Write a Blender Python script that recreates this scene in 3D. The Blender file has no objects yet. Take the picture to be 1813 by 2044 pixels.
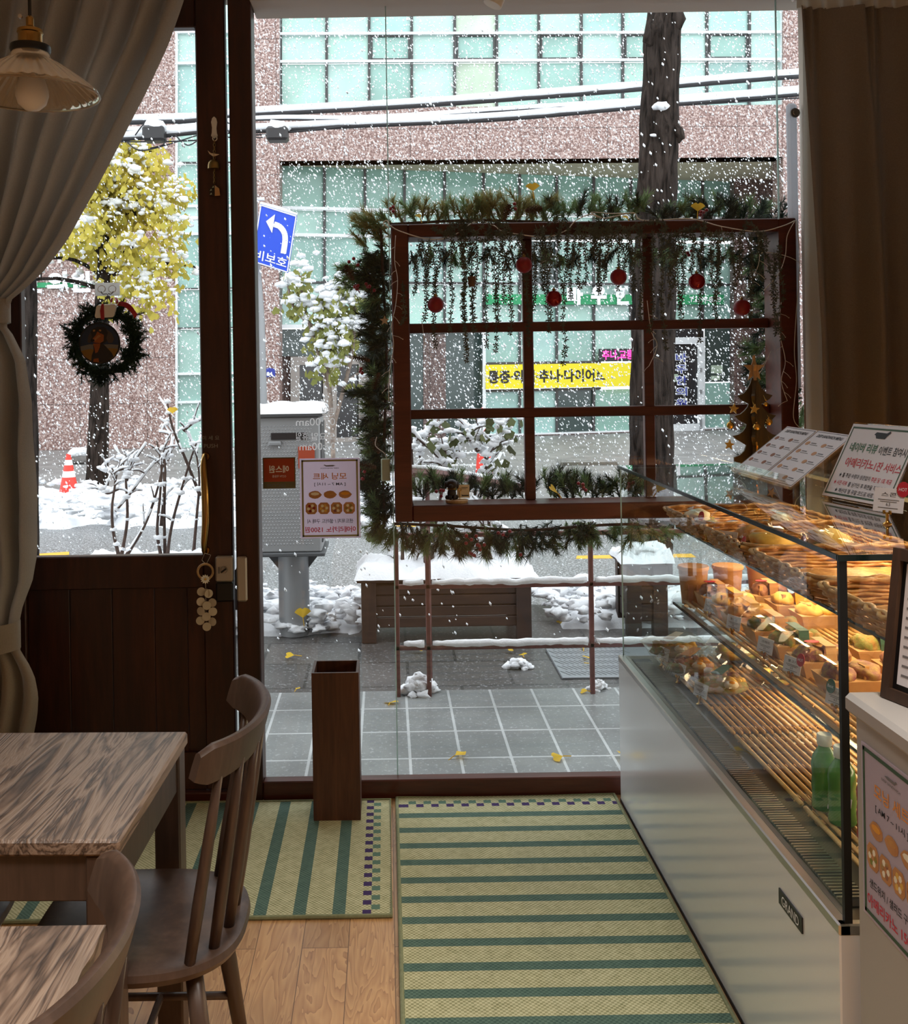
import bpy, math, random
from mathutils import Vector, Matrix, noise

# ------------------------------------------------------------------ camera, world, exposure
SC = bpy.context.scene
COL = SC.collection
F_PX, PX, PY, ROLL, EYE = 2040.0, 770.0, 740.0, 0.016, 1.55
cam_data = bpy.data.cameras.new('camera')
cam = bpy.data.objects.new('camera', cam_data)
COL.objects.link(cam)
SC.camera = cam
cam_data.sensor_fit = 'VERTICAL'
cam_data.sensor_height = 36.0
cam_data.sensor_width = 36.0
cam_data.lens = F_PX / 2044 * 36.0
cam_data.shift_x = (1813 / 2 - PX) / 2044
cam_data.shift_y = -(2044 / 2 - PY) / 2044
cam_data.clip_start = 0.05
cam_data.clip_end = 200
cam.matrix_world = Matrix.Translation((0, 0, EYE)) @ Matrix.Rotation(ROLL, 4, 'Y') @ Matrix.Rotation(math.pi / 2, 4, 'X')

w = bpy.data.worlds.new('overcast')
SC.world = w
w.use_nodes = True
bg = w.node_tree.nodes['Background']
bg.inputs[0].default_value = (0.90, 0.96, 1.0, 1)
bg.inputs[1].default_value = 2.65
SC.view_settings.view_transform = 'Standard'
SC.view_settings.look = 'None'
SC.view_settings.gamma = 1
SC.view_settings.use_curve_mapping = False
SC.view_settings.exposure = 0.0
cy = SC.cycles
cy.use_denoising = True
cy.max_bounces = 8
cy.diffuse_bounces = 4
cy.glossy_bounces = 4
cy.transmission_bounces = 4
cy.transparent_max_bounces = 24
cy.sample_clamp_indirect = 6
cy.caustics_reflective = False
cy.caustics_refractive = False
R = math.radians
rnd = random.Random(7)

def light(name, loc, kind, energy, color, size=(.3, .3), rot=(0, 0, 0)):
    d = bpy.data.lights.new(name, kind)
    d.energy = energy
    d.color = color
    if kind == 'AREA':
        d.shape = 'RECTANGLE'
        d.size, d.size_y = size
    else:
        d.shadow_soft_size = size[0]
    o = bpy.data.objects.new(name, d)
    o.location = loc
    o.rotation_euler = rot
    COL.objects.link(o)
    return o
WARM = (1, .75, .46)
# fill lights added out of view to brighten the interior, with unlit panels above
FILL_LIGHTS = [(-.55, .6), (.45, -1.2), (-1.0, -1.6), (1.0, .9)]
for i, (x, y) in enumerate(FILL_LIGHTS):
    light('added_fill_light', (x, y, 3.01), 'AREA', 20, (1, .94, .87), (.5, .5)).data.spread = R(95)   # narrow spread keeps the added lights out of the window reflections
# LED strips inside the showcase
light('top_strip_light', (1.36, 2.77, 1.165), 'AREA', 9.5, WARM, (.03, 1.7), (0, R(18), 0))
light('shelf_strip_light', (1.30, 2.77, .968), 'AREA', 7.0, WARM, (.03, 1.7), (0, R(14), 0))
light('deck_strip_light', (1.26, 2.77, .672), 'AREA', 3.6, WARM, (.03, 1.4), (0, R(20), 0))

def P(x, y, Y):
    """the point at distance Y that lies under a pixel of the photograph"""
    u, v = (x - PX) / F_PX, (PY - y) / F_PX
    return Vector((Y * (u + ROLL * v), Y, EYE + Y * (v - ROLL * u)))
def G(x, y, z=0.0):
    """the point of the level z under a pixel"""
    u, v = (x - PX) / F_PX, (PY - y) / F_PX
    return P(x, y, (EYE - z) / (ROLL * u - v))

def px(p):
    xr, zr = p[0] / p[1], (p[2] - EYE) / p[1]
    v = (zr + ROLL * xr) / (1 + ROLL * ROLL)
    return PX + F_PX * (xr - ROLL * v), PY - F_PX * v

# ------------------------------------------------------------------ materials
def lin(c):
    return tuple(((v / 255) / 12.92 if v / 255 <= .04045 else ((v / 255 + .055) / 1.055) ** 2.4) for v in c) + (1,)
MATS = {}
class NT:
    def __init__(s, name):
        s.m = bpy.data.materials.new(name)
        s.m.use_nodes = True
        s.n, s.l = s.m.node_tree.nodes, s.m.node_tree.links
        s.b = s.n['Principled BSDF']
        s.out = s.n['Material Output']
        MATS[name] = s.m
    def new(s, t, **kw):
        n = s.n.new(t)
        for k, v in kw.items():
            setattr(n, k, v)
        return n
    def link(s, a, b):
        s.l.new(a, b)
    def coords(s, scale=(1, 1, 1), kind='Object', rot=(0, 0, 0)):
        t = s.new('ShaderNodeTexCoord')
        m = s.new('ShaderNodeMapping')
        m.inputs['Scale'].default_value = scale
        m.inputs['Rotation'].default_value = rot
        s.link(t.outputs[kind], m.inputs['Vector'])
        return m.outputs['Vector']
    def noise(s, vec, scale, detail=4, rough=.55, dist=0):
        n = s.new('ShaderNodeTexNoise')
        n.inputs['Scale'].default_value = scale
        n.inputs['Detail'].default_value = detail
        n.inputs['Roughness'].default_value = rough
        n.inputs['Distortion'].default_value = dist
        s.link(vec, n.inputs['Vector'])
        return n.outputs['Fac']
    def ramp(s, fac, stops):
        r = s.new('ShaderNodeValToRGB')
        e = r.color_ramp.elements
        while len(e) < len(stops):
            e.new(.5)
        for k, (p, c) in zip(e, stops):
            k.position = p
            k.color = lin(c)
        s.link(fac, r.inputs['Fac'])
        return r.outputs['Color']
    def bump(s, h, strength=.2, dist=.01):
        b = s.new('ShaderNodeBump')
        b.inputs['Strength'].default_value = strength
        b.inputs['Distance'].default_value = dist
        s.link(h, b.inputs['Height'])
        s.link(b.outputs['Normal'], s.b.inputs['Normal'])
    def math(s, op, a, b=None):
        m = s.new('ShaderNodeMath', operation=op)
        for i, v in enumerate((a, b)):
            if v is None:
                continue
            if isinstance(v, (int, float)):
                m.inputs[i].default_value = v
            else:
                s.link(v, m.inputs[i])
        return m.outputs[0]
    def set(s, rough=.6, metal=0, color=None):
        s.b.inputs['Roughness'].default_value = rough
        s.b.inputs['Metallic'].default_value = metal
        if color:
            s.b.inputs['Base Color'].default_value = lin(color)
        return s
    def col(s, sock):
        s.link(sock, s.b.inputs['Base Color'])

def plain(name, c, rough=.6, metal=0, c2=None, scale=30, bump=0, trans=0, emit=0, coat=0):
    t = NT(name).set(rough, metal, c)
    if c2 or bump:
        f = t.noise(t.coords(), scale)
        if c2:
            t.col(t.ramp(f, [(.35, c), (.68, c2)]))
        if bump:
            t.bump(f, bump, .01)
    if trans:
        t.b.inputs['Subsurface Weight'].default_value = 0
        d = t.new('ShaderNodeBsdfTranslucent')
        d.inputs['Color'].default_value = lin(c2 or c)
        mx = t.new('ShaderNodeMixShader')
        mx.inputs[0].default_value = trans
        t.link(t.b.outputs[0], mx.inputs[1])
        t.link(d.outputs[0], mx.inputs[2])
        t.link(mx.outputs[0], t.out.inputs[0])
    if emit:
        t.b.inputs['Emission Color'].default_value = lin(c)
        t.b.inputs['Emission Strength'].default_value = emit
    if coat:
        t.b.inputs['Coat Weight'].default_value = coat
        t.b.inputs['Coat Roughness'].default_value = .15
    return t.m

def wood(name, dark, mid, lightc, axis=0, freq=9, stretch=14, rough=.45, bump=.08, seed=0):
    t = NT(name).set(rough)
    sc = [freq] * 3
    sc[axis] = freq / stretch
    v = t.coords(tuple(sc))
    f = t.noise(v, 1.6 + seed * .01, 8, .62, .9)
    g = t.noise(v, 11, 3, .6, .3)
    h = t.math('ADD', t.math('MULTIPLY', f, .72), t.math('MULTIPLY', g, .28))
    t.col(t.ramp(h, [(.34, dark), (.5, mid), (.64, lightc)]))
    t.bump(h, bump, .004)
    return t.m

def glass(name, tint=(255, 255, 255), refl=1.0):
    """thin clear pane: transparent with a Schlick reflection"""
    t = NT(name)
    tr, gl = t.new('ShaderNodeBsdfTransparent'), t.new('ShaderNodeBsdfGlossy')
    tr.inputs[0].default_value = lin(tint)
    gl.inputs['Roughness'].default_value = .01
    geo = t.new('ShaderNodeNewGeometry')
    dt = t.new('ShaderNodeVectorMath', operation='DOT_PRODUCT')
    t.link(geo.outputs['Normal'], dt.inputs[0])
    t.link(geo.outputs['Incoming'], dt.inputs[1])
    c = t.math('ABSOLUTE', dt.outputs['Value'])
    p = t.math('POWER', t.math('SUBTRACT', 1, c), 5)
    f = t.math('MULTIPLY', t.math('ADD', t.math('MULTIPLY', p, .94), .045), refl)
    mx = t.new('ShaderNodeMixShader')
    t.link(f, mx.inputs[0])
    t.link(tr.outputs[0], mx.inputs[1])
    t.link(gl.outputs[0], mx.inputs[2])
    t.link(mx.outputs[0], t.out.inputs[0])
    return t.m

def granite(name, a, b, c, px, pz):
    t = NT(name).set(.45)
    v = t.coords()
    f = t.noise(v, 26, 3, .7)
    base = t.ramp(f, [(.36, a), (.5, b), (.62, c)])
    br = t.new('ShaderNodeTexBrick')
    br.offset = 0
    br.inputs['Scale'].default_value = 1
    br.inputs['Mortar Size'].default_value = .008
    br.inputs['Brick Width'].default_value = px
    br.inputs['Row Height'].default_value = pz
    br.inputs['Color1'].default_value = br.inputs['Color2'].default_value = (1, 1, 1, 1)
    br.inputs['Mortar'].default_value = (.35, .35, .35, 1)
    sx = t.new('ShaderNodeSeparateXYZ')
    cb = t.new('ShaderNodeCombineXYZ')
    t.link(v, sx.inputs[0])
    t.link(sx.outputs['X'], cb.inputs['X'])
    t.link(sx.outputs['Z'], cb.inputs['Y'])
    t.link(cb.outputs[0], br.inputs['Vector'])
    mx = t.new('ShaderNodeMix', data_type='RGBA', blend_type='MULTIPLY')
    mx.inputs['Factor'].default_value = 1
    t.link(base, mx.inputs['A'])
    t.link(br.outputs['Color'], mx.inputs['B'])
    t.col(mx.outputs['Result'])
    return t.m

def rug_mat(name, lx, ly, along):
    """woven mat: `along` is the axis across which stripes repeat (0 x, 1 y); origin at the corner next to the checkered band"""
    t = NT(name).set(.95)
    v = t.coords()
    sx = t.new('ShaderNodeSeparateXYZ')
    t.link(v, sx.inputs[0])
    s = sx.outputs['Y' if along else 'X']
    q = sx.outputs['X' if along else 'Y']
    s = t.math('ABSOLUTE', s)
    q = t.math('ABSOLUTE', q)
    weave = t.new('ShaderNodeTexChecker')
    weave.inputs['Scale'].default_value = 1
    vm = t.coords((150, 150, 1))
    t.link(vm, weave.inputs['Vector'])
    n = t.noise(t.coords((40, 40, 40)), 1.3, 3)
    base = t.ramp(t.math('ADD', t.math('MULTIPLY', weave.outputs['Fac'], .45), t.math('MULTIPLY', n, .6)),
                  [(.15, (132, 132, 92)), (.5, (186, 182, 138)), (.85, (212, 207, 168))])
    green = t.ramp(t.math('ADD', t.math('MULTIPLY', weave.outputs['Fac'], .4), t.math('MULTIPLY', n, .5)),
                   [(.1, (56, 82, 74)), (.8, (104, 130, 114))])
    def between(x, a, b):
        return t.math('MULTIPLY', t.math('GREATER_THAN', x, a), t.math('LESS_THAN', x, b))
    per = t.math('MODULO', t.math('SUBTRACT', s, .132), .1125)
    stripe = t.math('MULTIPLY', t.math('LESS_THAN', per, .037), t.math('GREATER_THAN', s, .132))
    qm = t.math('MODULO', q, .0535)
    sq1 = t.math('MULTIPLY', t.math('LESS_THAN', qm, .026), between(s, .058, .083))
    sq2 = t.math('MULTIPLY', t.math('GREATER_THAN', qm, .027), between(s, .033, .058))
    def mix(fac, a, b):
        m = t.new('ShaderNodeMix', data_type='RGBA')
        t.link(fac, m.inputs['Factor'])
        t.link(a, m.inputs['A'])
        if isinstance(b, tuple):
            m.inputs['B'].default_value = lin(b)
        else:
            t.link(b, m.inputs['B'])
        return m.outputs['Result']
    c = mix(stripe, base, green)
    c = mix(sq1, c, (62, 42, 92))
    c = mix(sq2, c, (92, 122, 104))
    t.col(c)
    t.bump(weave.outputs['Fac'], .35, .003)
    return t.m

def planks_mat(name):
    t = NT(name).set(.38)
    v = t.coords()
    sx = t.new('ShaderNodeSeparateXYZ')
    t.link(v, sx.inputs[0])
    cb = t.new('ShaderNodeCombineXYZ')
    t.link(sx.outputs['Y'], cb.inputs['X'])
    t.link(sx.outputs['X'], cb.inputs['Y'])
    br = t.new('ShaderNodeTexBrick')
    br.inputs['Scale'].default_value = 1
    br.inputs['Mortar Size'].default_value = .0012
    br.inputs['Brick Width'].default_value = 1.1
    br.inputs['Row Height'].default_value = .125
    br.inputs['Color1'].default_value = (.78, .78, .78, 1)
    br.inputs['Color2'].default_value = (1, 1, 1, 1)
    br.inputs['Mortar'].default_value = (.3, .25, .2, 1)
    t.link(cb.outputs[0], br.inputs['Vector'])
    add = t.new('ShaderNodeVectorMath', operation='MULTIPLY_ADD')
    t.link(br.outputs['Color'], add.inputs[0])
    add.inputs[1].default_value = (9, 9, 9)
    t.link(t.coords((7, .9, 7)), add.inputs[2])
    f = t.noise(add.outputs[0], 1.5, 3, .5, 1.2)
    rings = t.math('FRACT', t.math('MULTIPLY', f, 13))
    grain = t.noise(t.coords((160, 5, 10)), 1, 3)
    h = t.math('ADD', t.math('MULTIPLY', rings, .6), t.math('MULTIPLY', grain, .4))
    base = t.ramp(h, [(.08, (150, 104, 64)), (.3, (192, 142, 92)), (.8, (214, 166, 112))])
    mx = t.new('ShaderNodeMix', data_type='RGBA', blend_type='MULTIPLY')
    mx.inputs['Factor'].default_value = 1
    t.link(base, mx.inputs['A'])
    t.link(br.outputs['Color'], mx.inputs['B'])
    t.col(mx.outputs['Result'])
    t.bump(h, .06, .003)
    return t.m

def table_mat(name, rough=.42):
    t = NT(name).set(rough)
    v = t.coords((5.5, .55, 5.5))
    f = t.noise(v, 1.25, 5, .55, 1.5)
    rings = t.math('PINGPONG', t.math('MULTIPLY', f, 11), .5)
    fine = t.noise(t.coords((70, 4, 20)), 1, 4)
    h = t.math('ADD', t.math('MULTIPLY', rings, 1.3), t.math('MULTIPLY', fine, .45))
    t.col(t.ramp(h, [(.18, (60, 48, 41)), (.42, (116, 95, 80)), (.72, (150, 128, 110))]))
    t.bump(h, .25, .004)
    return t.m

# ------------------------------------------------------------------ mesh building
ORG = {}
class MB:
    """collects verts and faces, then becomes ONE mesh object"""
    def __init__(s):
        s.v, s.f, s.mi = [], [], []
        s.k = 0
    def add(s, vs, fs):
        n = len(s.v)
        s.v.extend(tuple(p) for p in vs)
        for f in fs:
            s.f.append(tuple(i + n for i in f))
            s.mi.append(s.k)
        return s
    def box(s, a, b):
        (x0, y0, z0), (x1, y1, z1) = a, b
        return s.hexa([(x0, y0, z0), (x1, y0, z0), (x1, y1, z0), (x0, y1, z0), (x0, y0, z1), (x1, y0, z1), (x1, y1, z1), (x0, y1, z1)])
    def cbox(s, c, d):
        return s.box([c[i] - d[i] / 2 for i in range(3)], [c[i] + d[i] / 2 for i in range(3)])
    def hexa(s, p):
        return s.add(p, [(3, 2, 1, 0), (4, 5, 6, 7), (0, 1, 5, 4), (1, 2, 6, 5), (2, 3, 7, 6), (3, 0, 4, 7)])
    def bbox(s, a, b, r=.004):
        """box with chamfered edges"""
        c = [(a[i] + b[i]) / 2 for i in range(3)]
        h = [abs(b[i] - a[i]) / 2 for i in range(3)]
        r = min(r, min(h) * .6)
        vs, fs, ids = [], [], {}
        for sx in (-1, 1):
            for sy in (-1, 1):
                for sz in (-1, 1):
                    sg = (sx, sy, sz)
                    for ax in range(3):
                        ids[(sg, ax)] = len(vs)
                        vs.append(tuple(c[i] + sg[i] * (h[i] if i == ax else h[i] - r) for i in range(3)))
        def q(*k):
            fs.append(tuple(ids[x] for x in k))
        for ax in range(3):
            b1, b2 = [i for i in range(3) if i != ax]
            for sa in (-1, 1):
                def S(u, v):
                    t = [0, 0, 0]
                    t[ax], t[b1], t[b2] = sa, u, v
                    return tuple(t)
                q((S(-1, -1), ax), (S(1, -1), ax), (S(1, 1), ax), (S(-1, 1), ax))
            for u in (-1, 1):
                for v in (-1, 1):
                    t0, t1 = [0, 0, 0], [0, 0, 0]
                    t0[ax], t1[ax] = -1, 1
                    t0[b1] = t1[b1] = u
                    t0[b2] = t1[b2] = v
                    t0, t1 = tuple(t0), tuple(t1)
                    q((t0, b1), (t1, b1), (t1, b2), (t0, b2))
        for sx in (-1, 1):
            for sy in (-1, 1):
                for sz in (-1, 1):
                    q(((sx, sy, sz), 0), ((sx, sy, sz), 1), ((sx, sy, sz), 2))
        return s.add(vs, fs)
    def quad(s, a, b, c, d):
        return s.add([a, b, c, d], [(0, 1, 2, 3)])
    def tube(s, pts, r, n=8, cap=True, flat=1.0):
        pts = [Vector(p) for p in pts]
        m = len(pts)
        rs = r if isinstance(r, (list, tuple)) else [r] * m
        vs, fs = [], []
        prev = None
        for i, p in enumerate(pts):
            d = pts[min(i + 1, m - 1)] - pts[max(i - 1, 0)]
            d = d.normalized() if d.length > 1e-9 else Vector((0, 0, 1))
            if prev is None:
                a = d.cross(Vector((0, 0, 1)) if abs(d.z) < .9 else Vector((1, 0, 0))).normalized()
            else:
                a = prev - d * prev.dot(d)
                a = a.normalized() if a.length > 1e-6 else d.orthogonal().normalized()
            prev = a
            b = d.cross(a)
            for k in range(n):
                t = 2 * math.pi * k / n
                vs.append(p + a * (math.cos(t) * rs[i]) + b * (math.sin(t) * rs[i] * flat))
        for i in range(m - 1):
            for k in range(n):
                k2 = (k + 1) % n
                fs.append((i * n + k, i * n + k2, (i + 1) * n + k2, (i + 1) * n + k))
        if cap:
            fs.append(tuple(range(n))[::-1])
            fs.append(tuple((m - 1) * n + k for k in range(n)))
        return s.add(vs, fs)
    def ring(s, pts, r, n=6):
        pts = list(pts)
        return s.tube(pts + [pts[0]], r, n, cap=False)
    def lathe(s, c, prof, n=24, axis='Z', cap=True):
        vs, fs = [], []
        for (r, h) in prof:
            for k in range(n):
                t = 2 * math.pi * k / n
                p = (r * math.cos(t), r * math.sin(t), h)
                if axis == 'Y':
                    p = (p[0], p[2], p[1])
                elif axis == 'X':
                    p = (p[2], p[0], p[1])
                vs.append((c[0] + p[0], c[1] + p[1], c[2] + p[2]))
        m = len(prof)
        for i in range(m - 1):
            for k in range(n):
                k2 = (k + 1) % n
                fs.append((i * n + k, i * n + k2, (i + 1) * n + k2, (i + 1) * n + k))
        if cap:
            if prof[0][0] > 1e-5:
                fs.append(tuple(range(n))[::-1])
            if prof[-1][0] > 1e-5:
                fs.append(tuple((m - 1) * n + k for k in range(n)))
        return s.add(vs, fs)
    def ball(s, c, r, jit=0, seed=0, sub=1, sq=(1, 1, 1)):
        vs, fs = ICO[sub]
        out = []
        for p in vs:
            q = Vector(p)
            k = 1 + (jit * noise.noise(q * 1.7 + Vector((seed * 3.1, seed * 1.3, seed * .7))) if jit else 0)
            out.append((c[0] + q.x * r * k * sq[0], c[1] + q.y * r * k * sq[1], c[2] + q.z * r * k * sq[2]))
        return s.add(out, fs)
    def prism(s, poly, o, ex, ey, ez, th):
        """polygon (2D list) in the plane o+ex*x+ey*y, extruded by ez*th both sides"""
        o, ex, ey, ez = Vector(o), Vector(ex), Vector(ey), Vector(ez)
        n = len(poly)
        vs = [o + ex * x + ey * y - ez * (th / 2) for x, y in poly] + [o + ex * x + ey * y + ez * (th / 2) for x, y in poly]
        fs = [tuple(range(n))[::-1], tuple(range(n, 2 * n))] + [(i, (i + 1) % n, n + (i + 1) % n, n + i) for i in range(n)]
        return s.add(vs, fs)
    def build(s, name, mat, parent=None, smooth=False, label=None, cat=None, group=None, kind=None, at=None):
        me = bpy.data.meshes.new(name)
        if parent is not None:
            o0 = ORG[parent.name]
        elif at is not None:
            o0 = Vector(at)
        else:
            xs, ys, zs = zip(*s.v)
            o0 = Vector(((min(xs) + max(xs)) / 2, (min(ys) + max(ys)) / 2, min(zs)))
        me.from_pydata([(p[0] - o0.x, p[1] - o0.y, p[2] - o0.z) for p in s.v], [], s.f)
        ms = mat if isinstance(mat, (list, tuple)) else [mat]
        for m in ms:
            me.materials.append(MATS[m])
        if len(ms) > 1:
            me.polygons.foreach_set('material_index', s.mi)
        if smooth:
            me.polygons.foreach_set('use_smooth', [True] * len(me.polygons))
            if smooth != 'all':
                try:
                    me.set_sharp_from_angle(angle=R(40))
                except Exception:
                    pass
        me.update()
        o = bpy.data.objects.new(name, me)
        COL.objects.link(o)
        if parent is not None:
            o.parent = parent
        else:
            o.location = o0
        ORG[o.name] = o0
        return tag(o, label, cat, group, kind)
def tag(o, label=None, cat=None, group=None, kind=None):
    if label: o['label'] = label
    if cat: o['category'] = cat
    if group: o['group'] = group
    if kind: o['kind'] = kind
    return o
def struct(mb, name, mat, parent=None, **kw):
    return mb.build(name, mat, parent, kind=None if parent else 'structure', **kw)
def thing(name, label, cat, loc=(0, 0, 0), group=None):
    o = bpy.data.objects.new(name, None)
    o.empty_display_size = .05
    o.location = loc
    COL.objects.link(o)
    ORG[o.name] = Vector(loc)
    return tag(o, label, cat, group)
def dup(root, loc, rz=0, label=None, group=None, scale=None):
    r = root.copy()
    COL.objects.link(r)
    r.location = loc
    r.rotation_euler = (0, 0, rz)
    if scale: r.scale = scale
    if label: r['label'] = label
    if group: r['group'] = group
    kids = [c for c in bpy.data.objects if c.parent == root]
    for ch in kids:
        c = ch.copy()
        COL.objects.link(c)
        c.parent = r
        for g in [k for k in bpy.data.objects if k.parent == ch]:
            d = g.copy()
            COL.objects.link(d)
            d.parent = c
    return r
def _ico():
    import bmesh
    out = {}
    for s in (0, 1, 2, 3):
        bm = bmesh.new()
        if s == 0:
            out[0] = ([(1, 0, 0), (-1, 0, 0), (0, 1, 0), (0, -1, 0), (0, 0, 1), (0, 0, -1)],
                      [(0, 2, 4), (2, 1, 4), (1, 3, 4), (3, 0, 4), (2, 0, 5), (1, 2, 5), (3, 1, 5), (0, 3, 5)])
        else:
            bmesh.ops.create_icosphere(bm, subdivisions=s, radius=1)
            bm.verts.ensure_lookup_table()
            out[s] = ([tuple(v.co) for v in bm.verts], [tuple(v.index for v in f.verts) for f in bm.faces])
        bm.free()
    return out
ICO = _ico()

def text(body, c, right, up, w, h, mat, parent, name='lettering', bold=.0, thick=.001):
    """flat lettering centred on c, fitted into w x h (either may be None)"""
    cu = bpy.data.curves.new('t', 'FONT')
    cu.body = body
    cu.size = 1
    cu.align_x = 'CENTER'
    cu.offset = bold
    cu.resolution_u = 3
    o = bpy.data.objects.new('t', cu)
    COL.objects.link(o)
    dg = bpy.context.evaluated_depsgraph_get()
    me = bpy.data.meshes.new_from_object(o.evaluated_get(dg))
    bpy.data.objects.remove(o)
    bpy.data.curves.remove(cu)
    vs = [tuple(v.co) for v in me.vertices]
    fs = [tuple(p.vertices) for p in me.polygons]
    bpy.data.meshes.remove(me)
    if not vs:
        return None
    xs, ys = [v[0] for v in vs], [v[1] for v in vs]
    mw, mh = max(xs) - min(xs), max(ys) - min(ys)
    sy = h / mh if h else None
    sx = w / mw if w else sy
    sy = sy or sx
    cx, cyy = (max(xs) + min(xs)) / 2, (max(ys) + min(ys)) / 2
    right, up, c = Vector(right).normalized(), Vector(up).normalized(), Vector(c)
    nrm = Vector((0, -1, 0)) if abs(right.cross(up).y) > .6 else (right.cross(up))
    mb = MB()
    mb.add([c + right * ((x - cx) * sx) + up * ((y - cyy) * sy) for x, y, z in vs], fs)
    return mb.build(name, mat, parent)
def smooth_path(pts, n=6):
    """Catmull-Rom through the points"""
    pts = [Vector(p) for p in pts]
    out = []
    for i in range(len(pts) - 1):
        p0, p1, p2, p3 = pts[max(i - 1, 0)], pts[i], pts[i + 1], pts[min(i + 2, len(pts) - 1)]
        for k in range(n):
            t = k / n
            out.append(.5 * ((2 * p1) + (p2 - p0) * t + (2 * p0 - 5 * p1 + 4 * p2 - p3) * t * t + (3 * p1 - p0 - 3 * p2 + p3) * t ** 3))
    out.append(pts[-1])
    return out

# ------------------------------------------------------------------ material list
wood('door_wood', (36, 16, 10), (56, 26, 15), (72, 35, 21), axis=2, freq=7, stretch=10, rough=.42)
wood('frame_wood', (62, 28, 18), (84, 38, 25), (100, 48, 32), axis=0, freq=7, stretch=10, rough=.35)
wood('stand_wood', (52, 28, 18), (78, 44, 28), (98, 58, 38), axis=2, freq=8, stretch=14, rough=.5)
wood('chair_wood', (58, 44, 37), (76, 58, 48), (92, 72, 60), axis=2, freq=6, stretch=8, rough=.38)
wood('planter_wood', (34, 24, 20), (48, 34, 29), (62, 45, 38), axis=0, freq=7, stretch=14, rough=.6)
wood('board_wood', (50, 34, 24), (68, 47, 33), (84, 59, 42), axis=2, freq=9, stretch=12, rough=.5)
wood('pale_wood', (150, 118, 78), (186, 150, 104), (206, 174, 128), axis=2, freq=9, stretch=10, rough=.55)
wood('tree_wood', (58, 46, 24), (80, 64, 34), (98, 80, 44), axis=2, freq=9, stretch=10, rough=.5)
table_mat('table_wood')
planks_mat('floor_planks')
rug_mat('rug_wide', 0, 0, True)
rug_mat('rug_side', 0, 0, False)
plain('rug_binding', (128, 132, 98), .95, c2=(142, 146, 112), scale=90)
plain('wall_paint', (200, 192, 180), .9)
plain('beam_paint', (196, 186, 178), .8)
plain('ceiling_paint', (222, 216, 206), .9)
plain('strip_glow', (255, 214, 150), .5, emit=1.6)
plain('white_metal', (225, 228, 232), .4)
plain('frosted_white', (232, 236, 242), .4, trans=.55)
plain('curtain_cloth', (160, 150, 136), .95, c2=(170, 160, 146), scale=240, bump=.12, trans=.28)
plain('curtain_lining', (190, 184, 172), .95, trans=.4)
plain('curtain_dark', (112, 101, 90), .95, c2=(120, 109, 98), scale=240, bump=.12, trans=.12)
plain('brass', (172, 136, 78), .25, 1)
plain('old_brass', (150, 124, 74), .35, 1)
plain('gold', (214, 168, 84), .2, 1)
plain('steel', (200, 196, 190), .28, 1)
plain('nickel', (176, 170, 160), .35, 1)
plain('black_plastic', (18, 18, 20), .35)
plain('black_metal', (22, 20, 20), .4)
plain('black_seal', (6, 7, 8), .5)
plain('silver_plastic', (178, 170, 160), .4, .5)
plain('white_plastic', (226, 224, 218), .45)
plain('cream', (222, 206, 178), .6)
plain('letter_grey', (150, 146, 140), .6)
plain('letter_white', (240, 242, 244), .5)
plain('ink', (34, 32, 36), .7)
plain('ink_grey', (120, 116, 118), .7)
plain('ink_red', (200, 44, 62), .7)
plain('ink_orange', (226, 150, 70), .7)
plain('ink_green', (62, 112, 84), .7)
plain('paper', (236, 228, 240), .7, trans=.6)
plain('paper_opaque', (226, 222, 226), .7)
plain('poster_border', (150, 140, 92), .7)
plain('poster_green', (62, 88, 66), .7)
plain('sign_orange', (220, 104, 70), .6, trans=.55)
plain('sign_olive', (130, 118, 86), .6, trans=.5)
plain('decal_white', (244, 244, 246), .6, trans=.6)
plain('hook_plastic', (232, 232, 230), .4, trans=.6)
plain('shell', (214, 200, 176), .35, c2=(232, 220, 200), scale=20, trans=.3)
plain('petal', (240, 238, 228), .6)
plain('ribbon_red', (160, 18, 34), .5)
plain('bauble_matte', (126, 10, 18), .45, c2=(146, 14, 22), scale=60)
plain('bauble_shiny', (140, 8, 16), .1, .35)
plain('berry', (140, 18, 34), .35)
plain('pine_dark', (22, 44, 32), .7, c2=(36, 66, 44), scale=9)
plain('pine_green', (74, 110, 74), .7, c2=(120, 144, 92), scale=7, trans=.35)
plain('pine_olive', (108, 112, 66), .7, c2=(146, 138, 82), scale=7, trans=.35)
plain('vine_leaf', (60, 66, 58), .8, c2=(92, 98, 88), scale=12)
plain('cone_brown', (84, 60, 44), .8, c2=(116, 88, 64), scale=30)
plain('wire_white', (218, 214, 206), .5)
plain('gingko', (232, 196, 44), .7, c2=(222, 178, 60), scale=14, trans=.35)
plain('puppy', (40, 32, 30), .6)
plain('bulb_white', (232, 226, 216), .4, trans=.2)
plain('kraft', (208, 166, 116), .8, c2=(194, 150, 100), scale=20)
plain('bread', (206, 156, 92), .8, c2=(180, 120, 66), scale=18, bump=.3)
plain('filling', (150, 110, 50), .8, c2=(90, 110, 44), scale=40, bump=.4)
plain('egg_white', (236, 228, 206), .5)
plain('egg_yolk', (236, 170, 60), .5, c2=(226, 150, 40), scale=20)
plain('cabbage', (134, 74, 84), .7, c2=(180, 152, 84), scale=45, bump=.5)
plain('salad', (122, 132, 56), .7, c2=(176, 120, 60), scale=45, bump=.5)
plain('potato', (228, 186, 92), .7, c2=(214, 168, 76), scale=30, bump=.3)
plain('dark_meat', (128, 78, 54), .7, c2=(164, 106, 70), scale=40, bump=.4)
plain('tag_red', (186, 34, 48), .6)
plain('tag_green', (52, 92, 70), .6)
plain('tag_yellow', (232, 176, 60), .6)
plain('juice_green', (92, 150, 74), .2, c2=(70, 120, 60), scale=10)
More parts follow.
